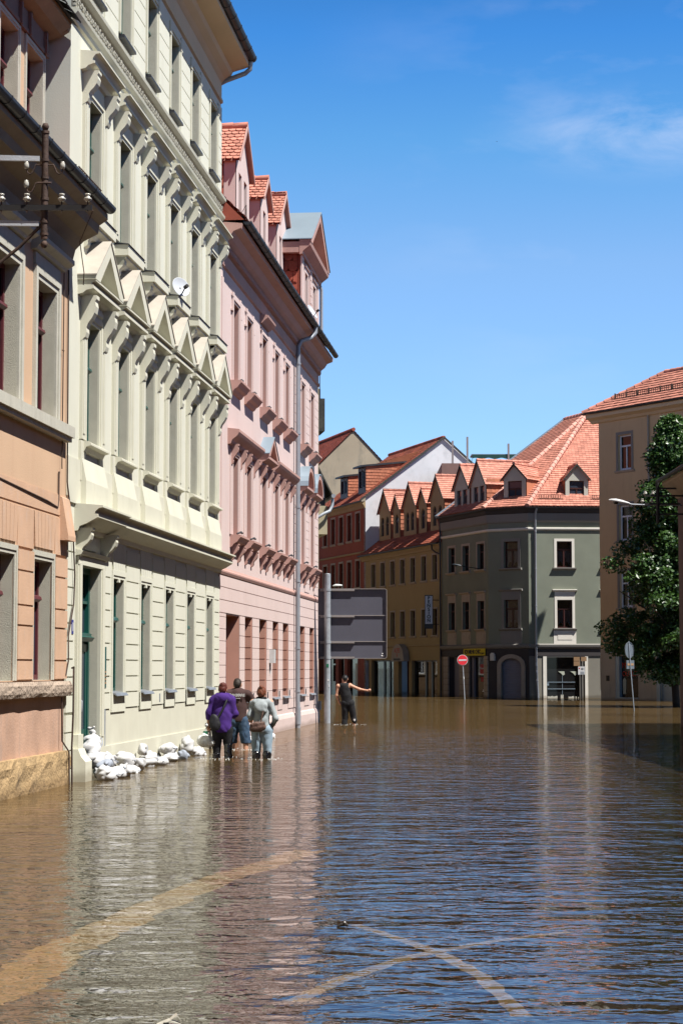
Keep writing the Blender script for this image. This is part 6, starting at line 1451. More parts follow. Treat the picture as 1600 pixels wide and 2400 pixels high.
# ================================================================== SMOOTH SOLIDS (bodies, cloth, sacks)
def surface_nets(F, org, h):
    ins = F < 0
    nx, ny, nz = F.shape
    c = np.zeros((nx-1, ny-1, nz-1), np.int8)
    for i in (0, 1):
        for j in (0, 1):
            for k in (0, 1): c += ins[i:nx-1+i, j:ny-1+j, k:nz-1+k]
    mk = (c > 0) & (c < 8); I = np.argwhere(mk); idx = -np.ones(mk.shape, np.int64); idx[mk] = np.arange(len(I))
    P = np.zeros((len(I), 3)); W = np.zeros(len(I))
    for ax in range(3):
        for a in (0, 1):
            for b in (0, 1):
                o0 = [0, 0, 0]; oth = [q for q in range(3) if q != ax]; o0[oth[0]] = a; o0[oth[1]] = b; o1 = list(o0); o1[ax] = 1
                f0 = F[I[:, 0]+o0[0], I[:, 1]+o0[1], I[:, 2]+o0[2]]; f1 = F[I[:, 0]+o1[0], I[:, 1]+o1[1], I[:, 2]+o1[2]]
                x = (f0 < 0) != (f1 < 0); t = np.where(x, f0/np.where(f0 == f1, 1, f0-f1), 0)
                q = I + np.array(o0, float); q[:, ax] += t; P[x] += q[x]; W[x] += 1
    P = P/W[:, None]*h + org; faces = []
    for ax in range(3):
        sl0 = [slice(None)]*3; sl1 = [slice(None)]*3; sl0[ax] = slice(0, -1); sl1[ax] = slice(1, None)
        E = np.argwhere(ins[tuple(sl0)] != ins[tuple(sl1)]); u, v = [q for q in range(3) if q != ax]
        ok = (E[:, u] > 0) & (E[:, v] > 0) & (E[:, u] < F.shape[u]-1) & (E[:, v] < F.shape[v]-1); E = E[ok]
        def g(du, dv): q = E.copy(); q[:, u] += du; q[:, v] += dv; return idx[q[:, 0], q[:, 1], q[:, 2]]
        Q = np.stack([g(-1, -1), g(0, -1), g(0, 0), g(-1, 0)], 1)
        fl = ins[E[:, 0], E[:, 1], E[:, 2]]
        if ax == 1: fl = ~fl
        Q[~fl] = Q[~fl][:, ::-1]; faces.append(Q)
    return P, np.concatenate(faces)
def solid(name, prims, h, m, parent=None, Mx=None, k=.03, wrinkle=0, wf=22, seed=0, clip=None, smooth=True):
    """prims: ('c', a, b, ra, rb [, squash_y]) tapered capsule | ('e', centre, radii [, rz]) ellipsoid | ('-c', ...) carved away"""
    pts = []
    for p in prims:
        if p[0][-1] == 'c': r = max(p[3], p[4]); pts += [np.array(p[1])-r, np.array(p[1])+r, np.array(p[2])-r, np.array(p[2])+r]
        else: pts += [np.array(p[1])-max(p[2]), np.array(p[1])+max(p[2])]
    lo = np.min(pts, 0)-3*h-.02; hi = np.max(pts, 0)+3*h+.02; n = np.ceil((hi-lo)/h).astype(int)+1
    ax = [lo[i]+h*np.arange(n[i]) for i in range(3)]; F = np.full(n, 1.0)
    for p in prims:
        if p[0][-1] == 'c': a, b = np.array(p[1], float), np.array(p[2], float); r = max(p[3], p[4]); l0, h0 = np.minimum(a, b)-r, np.maximum(a, b)+r
        else: a = np.array(p[1], float); r = max(p[2]); l0, h0 = a-r, a+r
        mg = k*1.5+3*h
        s = [slice(max(0, int((l0[i]-mg-lo[i])/h)), min(n[i], int((h0[i]+mg-lo[i])/h)+2)) for i in range(3)]
        X, Y, Z = np.meshgrid(ax[0][s[0]], ax[1][s[1]], ax[2][s[2]], indexing='ij')
        if p[0][-1] == 'c':
            sq = p[5] if len(p) > 5 else 1.0
            d = b-a; L2 = max(d.dot(d), 1e-9); px, py, pz = X-a[0], Y-a[1], Z-a[2]
            t = np.clip((px*d[0]+py*d[1]+pz*d[2])/L2, 0, 1); D = np.sqrt((px-t*d[0])**2+((py-t*d[1])/sq)**2+(pz-t*d[2])**2)-(p[3]+(p[4]-p[3])*t)
            if sq != 1: D = D*min(1, sq)
        else:
            px, py, pz = X-a[0], Y-a[1], Z-a[2]
            if len(p) > 3:
                Rm = np.array(p[3].inverted()) if hasattr(p[3], 'inverted') else np.array(Matrix.Rotation(-p[3], 3, 'Z'))
                px, py, pz = Rm[0][0]*px+Rm[0][1]*py+Rm[0][2]*pz, Rm[1][0]*px+Rm[1][1]*py+Rm[1][2]*pz, Rm[2][0]*px+Rm[2][1]*py+Rm[2][2]*pz
            rx, ry, rz = p[2]; q = np.sqrt((px/rx)**2+(py/ry)**2+(pz/rz)**2); D = (q-1)*min(rx, ry, rz)*1.1
        G = F[s[0], s[1], s[2]]
        if p[0][0] == '-':
            hh = np.clip(k*.5-np.abs(-D-G)*.5, 0, None); F[s[0], s[1], s[2]] = np.maximum(G, -D)
        else:
            kk = k; hh = np.clip(kk-np.abs(G-D), 0, None)/kk; F[s[0], s[1], s[2]] = np.minimum(G, D)-hh*hh*kk*.25
    if wrinkle:
        rd = np.random.RandomState(seed); X, Y, Z = np.meshgrid(*ax, indexing='ij'); w_ = 0
        for q in range(5):
            v = rd.randn(3); v[2] *= .9; v = v/np.linalg.norm(v)*wf*(.6+.9*rd.rand()); w_ = w_+np.sin(v[0]*X+v[1]*Y+v[2]*Z+rd.rand()*6.28+1.3*np.sin(v[2]*X*.5-v[0]*Z*.6))
        F = F+wrinkle*(1-np.abs(w_/2.2))
    if clip:
        for (axi, sgn, val) in clip:
            g = (ax[axi]-val)*sgn; sh = [1, 1, 1]; sh[axi] = -1; F = np.maximum(F, g.reshape(sh))
    P, Q = surface_nets(F, lo, h)
    me = bpy.data.meshes.new(name); me.from_pydata(P.tolist(), [], Q.tolist()); me.materials.append(m)
    if smooth: me.polygons.foreach_set('use_smooth', [True]*len(me.polygons))
    me.update(); return link(name, me, parent, Mx)

def hand(pr, w, d, out, s=1.0, curl=.6, fist=False):
    """palm, four unequal bent fingers and a thumb; w wrist, d pointing direction, out = side of the thumb"""
    w = Vector(w); d = Vector(d).normalized(); o = Vector(out); o = (o-d*o.dot(d)).normalized(); n = d.cross(o)
    pc = w+d*.085*s; pr.append(('c', tuple(w), tuple(w+d*.03*s), .026*s, .027*s)); 
    for q in (-.024, 0, .024): pr.append(('c', tuple(w+d*.03*s+o*q*.6*s), tuple(pc+o*q*s), .016*s, .015*s))
    for q, L_ in ((.030, .068), (.010, .078), (-.010, .072), (-.029, .056)):
        a = pc+o*q*s; c = curl*(1.0+.15*(q*30)); e1 = (d*math.cos(c)+n*math.sin(c)).normalized(); e2 = (d*math.cos(c*2.2)+n*math.sin(c*2.2)).normalized()
        b1 = a+e1*L_*.5*s; pr.append(('c', tuple(a), tuple(b1), .0100*s, .0092*s)); pr.append(('c', tuple(b1), tuple(b1+e2*L_*.5*s), .0092*s, .0078*s))
    t0 = w+d*.03*s+o*.024*s; t1 = t0+(d*.6+o*.8).normalized()*.035*s; pr.append(('c', tuple(t0), tuple(t1), .0125*s, .0115*s)); pr.append(('c', tuple(t1), tuple(t1+(d*.9+n*.4).normalized()*.028*s), .011*s, .009*s))
def person_body(H, J, male=False, hs=1.0):
    """one continuous body surface from joints J"""
    pr = []; hd = Vector(J['head']); up = (hd-Vector(J['neck'])).normalized(); f = Vector(J.get('face', (0, 1, 0))).normalized()
    pr.append(('e', tuple(hd+up*.02), (.074, .092, .100))); pr.append(('e', tuple(hd-up*.045+f*.022), (.056, .066, .066)))
    pr.append(('c', tuple(hd-up*.01+f*.088), tuple(hd-up*.03+f*.102), .010, .013))        # nose
    pr.append(('c', tuple(hd-up*.062+f*.078-Vector((.016, 0, 0))), tuple(hd-up*.062+f*.078+Vector((.016, 0, 0))), .009, .009))  # mouth
    for s in (-1, 1):
        pr.append(('e', tuple(hd+up*.002+f*.07+Vector((s*.03, 0, 0))), (.014, .012, .011))); pr.append(('e', tuple(hd-up*.008+Vector((s*.078, 0, 0))-f*.002), (.010, .020, .030)))
    pr.append(('c', tuple(hd-up*.07), J['neck'], .052, .056)); pr.append(('c', J['neck'], J['chest'], .06, .10))
    for s in 'lr': pr.append(('c', J['chest'], J['sh'+s], .085, .058)); pr.append(('c', J['sh'+s], J['el'+s], .050, .040)); pr.append(('c', J['el'+s], J['wr'+s], .040, .026))
    pr.append(('c', J['chest'], J['waist'], .125, .115, .8)); pr.append(('c', J['waist'], J['pelvis'], .115, .125, .85))
    for s in 'lr': pr.append(('c', J['hip'+s], J['kn'+s], .085, .058)); pr.append(('c', J['kn'+s], J['an'+s], .055, .036)); a = Vector(J['an'+s]); t = Vector(J.get('to'+s, a+Vector((0, .16, -.05)))); pr.append(('c', tuple(a), tuple(t), .038, .028))
    for s in 'lr': hand(pr, J['wr'+s], J['hd'+s], J.get('th'+s, (0, 1, 0)), hs, J.get('curl', .6))
    return solid('body', pr, .0095, M['skin'], H, k=.028)
P3 = lambda *a: tuple(a)

def woman_purple():
    H = empty('person', (-2.12, 35.7, BASE+.02), 0, 'person in a purple hooded sweatshirt and black trousers carrying a white plastic bag', 'person')
    J = dict(head=(0, .03, 1.575), neck=(0, 0, 1.44), chest=(0, 0, 1.30), shl=(-.17, 0, 1.40), shr=(.165, 0, 1.40), ell=(-.265, -.02, 1.15), elr=(.235, .02, 1.13), wrl=(-.275, .03, .94), wrr=(.20, .22, 1.06),
             hdl=(.0, .1, -1), hdr=(-.2, 1, .1), thl=(.5, 1, 0), thr=(-1, 0, .4), curl=1.1, waist=(-.01, 0, 1.05), pelvis=(-.01, 0, .88), hipl=(-.10, 0, .82), hipr=(.085, 0, .82), knl=(-.11, .06, .52), knr=(.11, .03, .50), anl=(-.12, .0, .10), anr=(.11, -.08, .12))
    H.scale = (.93, .93, .985)
    person_body(H, J)
    pr = [('c', (0, 0, 1.34), (-.012, 0, 1.12), .165, .175, .74), ('c', (-.012, 0, 1.12), (-.015, 0, .90), .18, .195, .78), ('c', (-.1, 0, .86), (.07, 0, .86), .105, .105, 1)]
    for s in (-1, 1): pr.append(('c', (0, 0, 1.38), (s*.175, 0, 1.375), .10, .082)); 
    pr += [('c', (-.165, 0, 1.38), (-.262, -.02, 1.15), .074, .064), ('c', (-.262, -.02, 1.16), (-.275, .01, 1.06), .062, .056), ('c', (.16, 0, 1.38), (.235, .02, 1.13), .074, .064), ('c', (.235, .02, 1.13), (.212, .16, 1.08), .062, .050)]
    pr += [('c', (-.09, -.03, 1.45), (.09, -.03, 1.45), .062, .062), ('e', (0, -.115, 1.41), (.12, .062, .10)), ('c', (-.08, .05, 1.46), (.08, .05, 1.46), .045, .045)]
    solid('hooded_sweatshirt', pr, .012, M['purple'], H, k=.05, wrinkle=.007, wf=24, seed=3, clip=[(2, -1, .795)])
    pr = [('c', (-.09, 0, .86), (.07, 0, .86), .125, .12, .95), ('c', (-.10, 0, .84), (-.11, .06, .52), .115, .078), ('c', (-.11, .06, .52), (-.12, .0, .12), .078, .060), ('c', (.085, 0, .84), (.11, .03, .50), .112, .078), ('c', (.11, .03, .50), (.11, -.06, .16), .074, .06)]
    solid('trousers', pr, .012, M['black_cloth'], H, k=.03, wrinkle=.005, wf=28, seed=4)
    pr = [('c', (.112, -.0, .60), (.11, -.07, .14), .088, .072), ('c', (.11, -.07, .12), (.11, .1, .06), .07, .05)]
    solid('boot', pr, .012, M['boot'], H, k=.02, wrinkle=.009, wf=38, seed=5, clip=[(2, 1, .60)])
    pr = [('c', (-.12, .01, .42), (-.12, .0, .12), .078, .07), ('c', (-.12, .0, .12), (-.12, .16, .06), .07, .05)]
    solid('boot', pr, .012, M['boot'], H, k=.02, wrinkle=.006, wf=38, seed=6, clip=[(2, 1, .42)])
    pr = [('e', (0, .015, 1.605), (.086, .100, .098)), ('e', (0, -.045, 1.575), (.076, .062, .085)), ('e', (.0, -.055, 1.66), (.045, .045, .035)), ('-c', (0, .10, 1.54), (0, .14, 1.60), .055, .062)]
    solid('hair', pr, .0095, M['hair_red'], H, k=.03, wrinkle=.005, wf=60, seed=7)
    b = MB(); b.tube([(.10, -.06, 1.44), (.08, -.155, 1.36), (.02, -.175, 1.22), (-.06, -.19, 1.10), (-.10, -.2, 1.03)], .022, 8); b.M = None; b.build('bag_strap', M['bag_black'], H)
    Rm = Matrix.Rotation(R(-24), 3, 'Y'); solid('sling_bag', [('e', (-.125, -.195, .985), (.095, .055, .155), Rm), ('e', (-.15, -.20, .93), (.085, .055, .085))], .012, M['bag_black'], H, k=.04, wrinkle=.005, wf=30, seed=8)
woman_purple()
def shopping_bag():
    H = empty('plastic_bag', (-2.12-.30, 35.72, 0), 0, 'filled white plastic shopping bag hanging from the hand of the person in purple', 'plastic bag')
    solid('bag', [('e', (.0, 0, .30), (.155, .11, .115)), ('c', (-.03, 0, .34), (.01, 0, .48), .12, .02, .6), ('e', (.09, 0, .27), (.09, .09, .075))], .010, M['film'], H, k=.05, wrinkle=.010, wf=46, seed=11)
    solid('contents', [('e', (.06, .0, .27), (.085, .07, .07)), ('e', (-.06, .0, .26), (.07, .07, .06))], .012, M['white_sign'], H, k=.03)
    b = MB(); b.box(-.045, .04, -.03, .03, .40, .475); b.build('green_packet', M['green_item'], H)
    b = MB(); b.tube([(-.03, 0, .45), (.015, -.01, .54), (.02, 0, .56)], .012, 6); b.tube([(.05, 0, .45), (.02, .01, .54), (.02, 0, .56)], .012, 6); b.build('handle', M['film'], H)
    solid('hand_wrap', [('e', (.015, -.01, .585), (.034, .034, .045))], .008, M['white_sign'], H, wrinkle=.004, wf=90, seed=3)
shopping_bag()

def man_brown():
    H = empty('person', (-2.06, 39.6, BASE+.02), 0, 'person in a dark brown printed T-shirt and knee-length denim shorts', 'person')
    J = dict(head=(0.0, .03, 1.60), neck=(0.0, 0, 1.46), chest=(.0, 0, 1.32), shl=(-.19, 0, 1.43), shr=(.20, 0, 1.43), ell=(-.30, .05, 1.17), elr=(.31, .10, 1.26), wrl=(-.22, .25, 1.10), wrr=(.42, .26, 1.20),
             hdl=(.3, 1, 0), hdr=(.6, .8, -.2), thl=(1, 0, .5), thr=(-1, 0, .5), curl=.7, waist=(.02, 0, 1.08), pelvis=(.03, 0, .92), hipl=(-.07, 0, .88), hipr=(.12, 0, .88), knl=(-.10, .08, .50), knr=(.17, -.02, .48), anl=(-.10, .05, .08), anr=(.17, -.08, .08))
    person_body(H, J, True)
    pr = [('c', (0, 0, 1.38), (.01, 0, 1.15), .175, .165, .72), ('c', (.01, 0, 1.15), (.02, 0, .93), .165, .17, .78)]
    for s in (-1, 1): pr.append(('c', (0, 0, 1.41), (s*.185, 0, 1.415), .10, .078))
    pr += [('c', (-.19, 0, 1.41), (-.27, .03, 1.24), .082, .082), ('c', (.195, 0, 1.41), (.275, .06, 1.30), .082, .080)]
    solid('t_shirt', pr, .012, M['brown_cloth'], H, k=.05, wrinkle=.006, wf=22, seed=13, clip=[(2, -1, .87)])
    pr = [('c', (-.06, 0, .90), (.10, 0, .90), .12, .12, .95), ('c', (-.07, 0, .88), (-.10, .08, .50), .12, .10), ('c', (.12, 0, .88), (.17, -.01, .47), .12, .105)]
    solid('denim_shorts', pr, .012, M['denim'], H, k=.02, wrinkle=.009, wf=30, seed=14, clip=[(2, -1, .44)])
    pr = [('e', (0, .012, 1.64), (.082, .098, .092)), ('e', (0, -.04, 1.605), (.072, .06, .072)), ('-c', (0, .10, 1.56), (0, .14, 1.62), .055, .065)]
    solid('hair', pr, .0095, M['hair_dark'], H, k=.03, wrinkle=.003, wf=70, seed=15)
    me = text_mesh('PACIFIC', .085, .002); me.materials.clear(); me.materials.append(M['print_white'])
    b = MB(); rd = random.Random(4)
    for i in range(13):
        x = -.13+i*.022; b.box(x, x+.010+rd.random()*.006, -.168+abs(x)*abs(x)*1.6, -.150, 1.375-rd.random()*.02, 1.415+rd.random()*.012)
    for i in range(6): x = -.04+i*.018; b.box(x, x+.013, -.166, -.150, 1.325, 1.337)
    b.box(-.155, -.135, -.166, -.13, 1.35, 1.43); b.box(-.135, -.12, -.166, -.14, 1.39, 1.43)
    bpy.data.meshes.remove(me); b.build('shirt_print', M['print_white'], H)
man_brown()
def woman_grey():
    H = empty('person', (-1.42, 35.5, BASE+.02), 0, 'person in a light grey hooded jacket and pale blue jeans with arms bent', 'person')
    J = dict(head=(0.0, .03, 1.495), neck=(0.0, 0, 1.37), chest=(.0, 0, 1.23), shl=(-.145, 0, 1.32), shr=(.155, 0, 1.32), ell=(-.205, -.04, 1.09), elr=(.255, -.06, 1.03), wrl=(-.20, .16, 1.02), wrr=(.19, .12, .90),
             hdl=(-.1, 1, 0), hdr=(-.5, .7, -.3), thl=(1, 0, .4), thr=(-.6, 0, 1), curl=.9, waist=(.01, 0, 1.0), pelvis=(.01, 0, .85), hipl=(-.08, 0, .80), hipr=(.10, 0, .80), knl=(-.09, .04, .47), knr=(.11, .0, .47), anl=(-.09, .0, .08), anr=(.10, -.04, .08))
    person_body(H, J)
    pr = [('c', (0, 0, 1.26), (.0, 0, 1.08), .135, .128, .74), ('c', (.0, 0, 1.08), (.01, 0, .86), .13, .158, .8)]
    for s in (-1, 1): pr.append(('c', (0, 0, 1.29), (s*.145+.005, 0, 1.305), .085, .062))
    pr += [('c', (-.145, 0, 1.31), (-.205, -.04, 1.09), .062, .054), ('c', (-.205, -.04, 1.09), (-.20, .12, 1.03), .052, .044), ('c', (.155, 0, 1.305), (.255, -.06, 1.04), .062, .054), ('c', (.255, -.06, 1.04), (.21, .06, .93), .052, .044)]
    pr += [('e', (-.01, -.11, 1.255), (.125, .062, .10)), ('c', (-.10, -.05, 1.34), (.10, -.05, 1.34), .05, .05), ('c', (-.06, -.12, 1.20), (.06, -.12, 1.17), .05, .04)]
    solid('hooded_jacket', pr, .012, M['grey_cloth'], H, k=.045, wrinkle=.007, wf=26, seed=23, clip=[(2, -1, .79)])
    solid('collar', [('c', (-.06, -.035, 1.375), (.06, -.035, 1.375), .048, .048), ('c', (-.05, .04, 1.37), (.05, .04, 1.37), .04, .04)], .010, M['black_cloth'], H, k=.03)
    pr = [('c', (-.07, 0, .84), (.09, 0, .84), .118, .118, .95), ('c', (-.08, 0, .82), (-.09, .04, .47), .112, .078), ('c', (-.09, .04, .47), (-.09, .0, .12), .076, .064), ('c', (.10, 0, .82), (.11, .0, .47), .112, .078), ('c', (.11, .0, .47), (.10, -.04, .12), .076, .064)]
    solid('jeans', pr, .012, M['pale_denim'], H, k=.022, wrinkle=.006, wf=26, seed=24)
    for x, y in ((-.09, .0), (.10, -.04)): solid('boot', [('c', (x, y, .40), (x, y, .10), .080, .070), ('c', (x, y, .10), (x, y+.16, .05), .06, .045)], .012, M['boot'], H, k=.02, wrinkle=.004, wf=40, seed=25)
    pr = [('e', (0, .015, 1.52), (.084, .100, .096)), ('e', (0, -.045, 1.49), (.076, .064, .085)), ('e', (.0, -.06, 1.59), (.042, .042, .034)), ('-c', (0, .10, 1.45), (0, .14, 1.51), .055, .062)]
    solid('hair', pr, .0095, M['hair_ginger'], H, k=.03, wrinkle=.006, wf=60, seed=27)
woman_grey()
def handbag():
    H = empty('handbag', (-1.42-.055, 35.5-.20, .56), 0, 'brown patterned shoulder bag hanging against the person in the grey jacket', 'handbag')
    Rm = Matrix.Rotation(R(10), 3, 'Y')
    solid('bag', [('e', (0, 0, 0), (.13, .055, .085), Rm), ('c', (-.09, 0, -.03), (.09, 0, .01), .06, .06, .8), ('c', (-.1, -.02, .045), (.1, -.02, .075), .035, .03)], .010, M['bag_brown'], H, k=.03, wrinkle=.005, wf=40, seed=31)
    b = MB(); b.tube([(.05, .02, .07), (.075, .03, .2), (.105, .06, .34), (.12, .14, .43), (.10, .26, .45)], .013, 6); b.build('strap', M['bag_brown'], H)
handbag()
def man_black():
    k = .01221
    H = empty('person', (.10, 56.8, BASE+.02), 0, 'person in a black sleeveless top with the right arm stretched out to the side', 'person')
    J = dict(head=(.0, .05, 1.62), neck=(-.03, .02, 1.50), chest=(.0, 0, 1.34), shl=(-.19, 0, 1.42), shr=(.14, 0, 1.44), ell=(-.235, -.0, 1.15), elr=(.40, -.04, 1.33), wrl=(-.16, .08, .96), wrr=(.62, -.05, 1.29),
             hdl=(.4, .4, -.8), hdr=(1, 0, -.06), thl=(.3, 1, 0), thr=(0, 1, .4), curl=1.5, waist=(.05, 0, 1.10), pelvis=(.08, 0, .95), hipl=(.0, 0, .92), hipr=(.16, 0, .92), knl=(.0, .05, .50), knr=(.24, .02, .52), anl=(-.02, .0, .08), anr=(.27, -.05, .08))
    person_body(H, J, True)
    pr = [('c', (-.02, 0, 1.36), (.03, 0, 1.14), .158, .145, .74), ('c', (.03, 0, 1.14), (.08, 0, .92), .145, .152, .8), ('c', (-.02, 0, 1.42), (-.11, 0, 1.44), .075, .055), ('c', (-.02, 0, 1.42), (.07, 0, 1.45), .075, .05)]
    solid('sleeveless_top', pr, .012, M['black_cloth'], H, k=.05, wrinkle=.005, wf=22, seed=33, clip=[(2, -1, .86)])
    pr = [('c', (.0, 0, .94), (.15, 0, .94), .125, .12, .95), ('c', (.0, 0, .92), (.0, .05, .52), .115, .092), ('c', (.0, .05, .52), (-.02, 0, .30), .088, .082), ('c', (.16, 0, .92), (.24, .02, .54), .112, .088), ('c', (.24, .02, .52), (.265, -.02, .44), .082, .08)]
    solid('trousers', pr, .012, M['black_cloth'], H, k=.022, wrinkle=.006, wf=26, seed=34)
    pr = [('e', (0, .04, 1.655), (.082, .098, .085)), ('e', (0, -.02, 1.635), (.072, .06, .065)), ('c', (0, .1, 1.67), (.02, .17, 1.65), .06, .05), ('-c', (0, .12, 1.57), (0, .17, 1.62), .055, .05)]
    solid('dark_cap', pr, .0095, M['hair_black'], H, k=.03)
    b = MB(); b.lathe([(.03, -.03), (.034, 0), (.03, .03)], (.262, -.08, .46), 10); b.build('trouser_cuff', M['white_sign'], H)
man_black()

# foam and small splashes where legs and walls cut the surface
def foam(cx, cy, r, seed, name='foam'):
    rd = random.Random(seed); b = MB()
    for i in range(46):
        a = rd.random()*6.28; q = r*(.35+.8*rd.random()); x, y = cx+q*math.cos(a)*1.3, cy+q*math.sin(a)*2.2; s = rd.uniform(.004, .012)
        b.lathe([(.001, .012*s/.02), (s*.6, .009*s/.02), (s, 0)], (x, y, .0), 6)
    o = b.build(name, M['film']); tag(o, kind='stuff'); return o
foam(-2.12, 35.65, .26, 1); foam(-1.41, 35.45, .25, 2); foam(.22, 56.75, .35, 3); foam(-2.0, 39.5, .2, 4)

# ================================================================== SANDBAGS
def sandbag(u, p, z, rz, size, label, tilt=0, roll=0, tail=True, grey=False, seed=0, fallen=True):
    q = row_pt(u, p, z*.9); rd = random.Random(seed); a, b_, c = (v*.84 for v in size)
    H = empty('sandbag', q, RROT+rz, label, 'sandbag', 'sandbags piled along the cream-green house'); 
    Rm = (Matrix.Rotation(tilt, 3, 'Y') @ Matrix.Rotation(roll, 3, 'X')); Rq = np.array(Rm)
    def V(x, y, z_): return tuple(Rq @ np.array((x, y, z_)))
    pr = [('e', (0, 0, 0), (a, b_, c), Rm), ('c', V(-a*.45, 0, -c*.15), V(a*.5, 0, -c*.1), b_*.80, b_*.72, 1), ('e', V(-a*.5, rd.uniform(-.2, .2)*b_, -c*.2), (a*.42, b_*.9, c*.8), Rm)]
    if tail: pr += [('c', V(a*.8, 0, c*.1), V(a*1.15, .01, c*.55), c*.42, c*.16), ('c', V(a*1.15, .01, c*.55), V(a*1.42, .0, c*1.1), c*.15, c*.34, .5), ('c', V(a*1.15, .01, c*.55), V(a*1.40, .07, c*.5), c*.14, c*.30, .6)]
    solid('sack', pr, .013, M['sack_grey'] if grey else M['sack'], H, k=.045, wrinkle=.020, wf=34, seed=seed)
    b = MB(); b.tube([V(-a*.98, -b_*.1, 0), V(-a*.6, -b_*.86, c*.12), V(0, -b_*1.04, c*.05), V(a*.6, -b_*.92, c*.1), V(a*.95, -b_*.2, 0)], .006, 5); b.build('seam', M['sack_grey'], H)
    if tail:
        b = MB(); t = V(a*1.10, 0, c*.5); b.lathe([(c*.20, -.012), (c*.24, 0), (c*.20, .012)], t, 10, 'x'); b.build('tie', M['sack_grey'], H)
    return H
g = GU
sandbag(g+1.05, .34, .10, .3, (.27, .19, .13), 'whitish sandbag at the near foot of the door pile, beside the pedestal', .1, .2, False, False, 41)
sandbag(g+1.55, .38, .06, -.5, (.26, .18, .12), 'limp white sandbag lying lowest in the middle of the door pile', -.1, 0, True, False, 42)
sandbag(g+2.05, .36, .07, .8, (.24, .17, .11), 'crumpled white sandbag spilling out at the far foot of the door pile', .15, -.2, True, False, 43)
sandbag(g+1.15, .20, .33, .2, (.26, .18, .12), 'white sandbag second from top in the door pile, its underside shaded', -.12, .3, False, False, 44)
sandbag(g+1.70, .24, .28, -.3, (.26, .17, .12), 'bright white sandbag in the second layer, leaning to the plinth', .25, .1, False, False, 45)
sandbag(g+1.28, .12, .55, .1, (.24, .17, .12), 'topmost white sandbag of the door pile, tied neck pointing up', -.62, 0, True, False, 46)
sandbag(g+1.02, .34, .24, 1.3, (.15, .12, .07), 'grey folded sack wedged between the door pile and the pedestal', .3, 0, False, True, 47)  # drawn in the grey sack colour
sandbag(g+3.15, .22, .22, .1, (.27, .18, .13), 'plump white sandbag resting on top of the second heap', .05, .2, False, False, 48)
sandbag(g+3.0, .32, .03, -.2, (.25, .17, .10), 'flat white sandbag under the plump one in the second heap', 0, 0, False, False, 49)
sandbag(g+3.62, .30, .10, .9, (.17, .13, .12), 'folded pale sack with tied end at the far end of the second heap', .5, .3, True, False, 50)
sandbag(g+4.95, .22, .12, -.1, (.25, .18, .13), 'white sandbag of the third heap standing against the plinth', -.35, 0, False, False, 51)
sandbag(g+4.75, .16, .32, 0, (.11, .10, .11), 'small tied neck of a sack on top of the third heap', -1.1, 0, False, False, 52)
sandbag(g+5.5, .30, .05, .4, (.25, .15, .09), 'white sandbag trailing flat in the water at the third heap', .1, 0, True, False, 53)
sandbag(g+6.85, .20, .24, 0, (.24, .17, .10), 'upper white sandbag of the fourth heap', .02, 0, False, False, 54)
sandbag(g+6.8, .24, .07, 0, (.25, .17, .10), 'lower white sandbag of the fourth heap, its side in shade', 0, 0, False, False, 55)
sandbag(g+7.55, .32, .08, .5, (.13, .12, .12), 'blue-grey rounded sandbag at the far end of the fourth heap', 0, 0, False, True, 56)
sandbag(g+8.75, .18, .20, 0, (.17, .15, .24), 'tall upright white sandbag of the fifth heap near the people', .1, 0, False, False, 57)
sandbag(g+9.2, .30, .06, .2, (.30, .17, .11), 'low white sandbag lying at the foot of the fifth heap', -.05, 0, True, False, 58)
sandbag(g+18.5, .34, .05, .1, (.28, .17, .10), 'distant white sandbag lying in the water in front of the pink house door', 0, 0, False, False, 59)
sandbag(g+15.2, .40, .05, .3, (.25, .15, .09), 'white sandbag by the pink house seen between the wading people', 0, 0, False, False, 60)

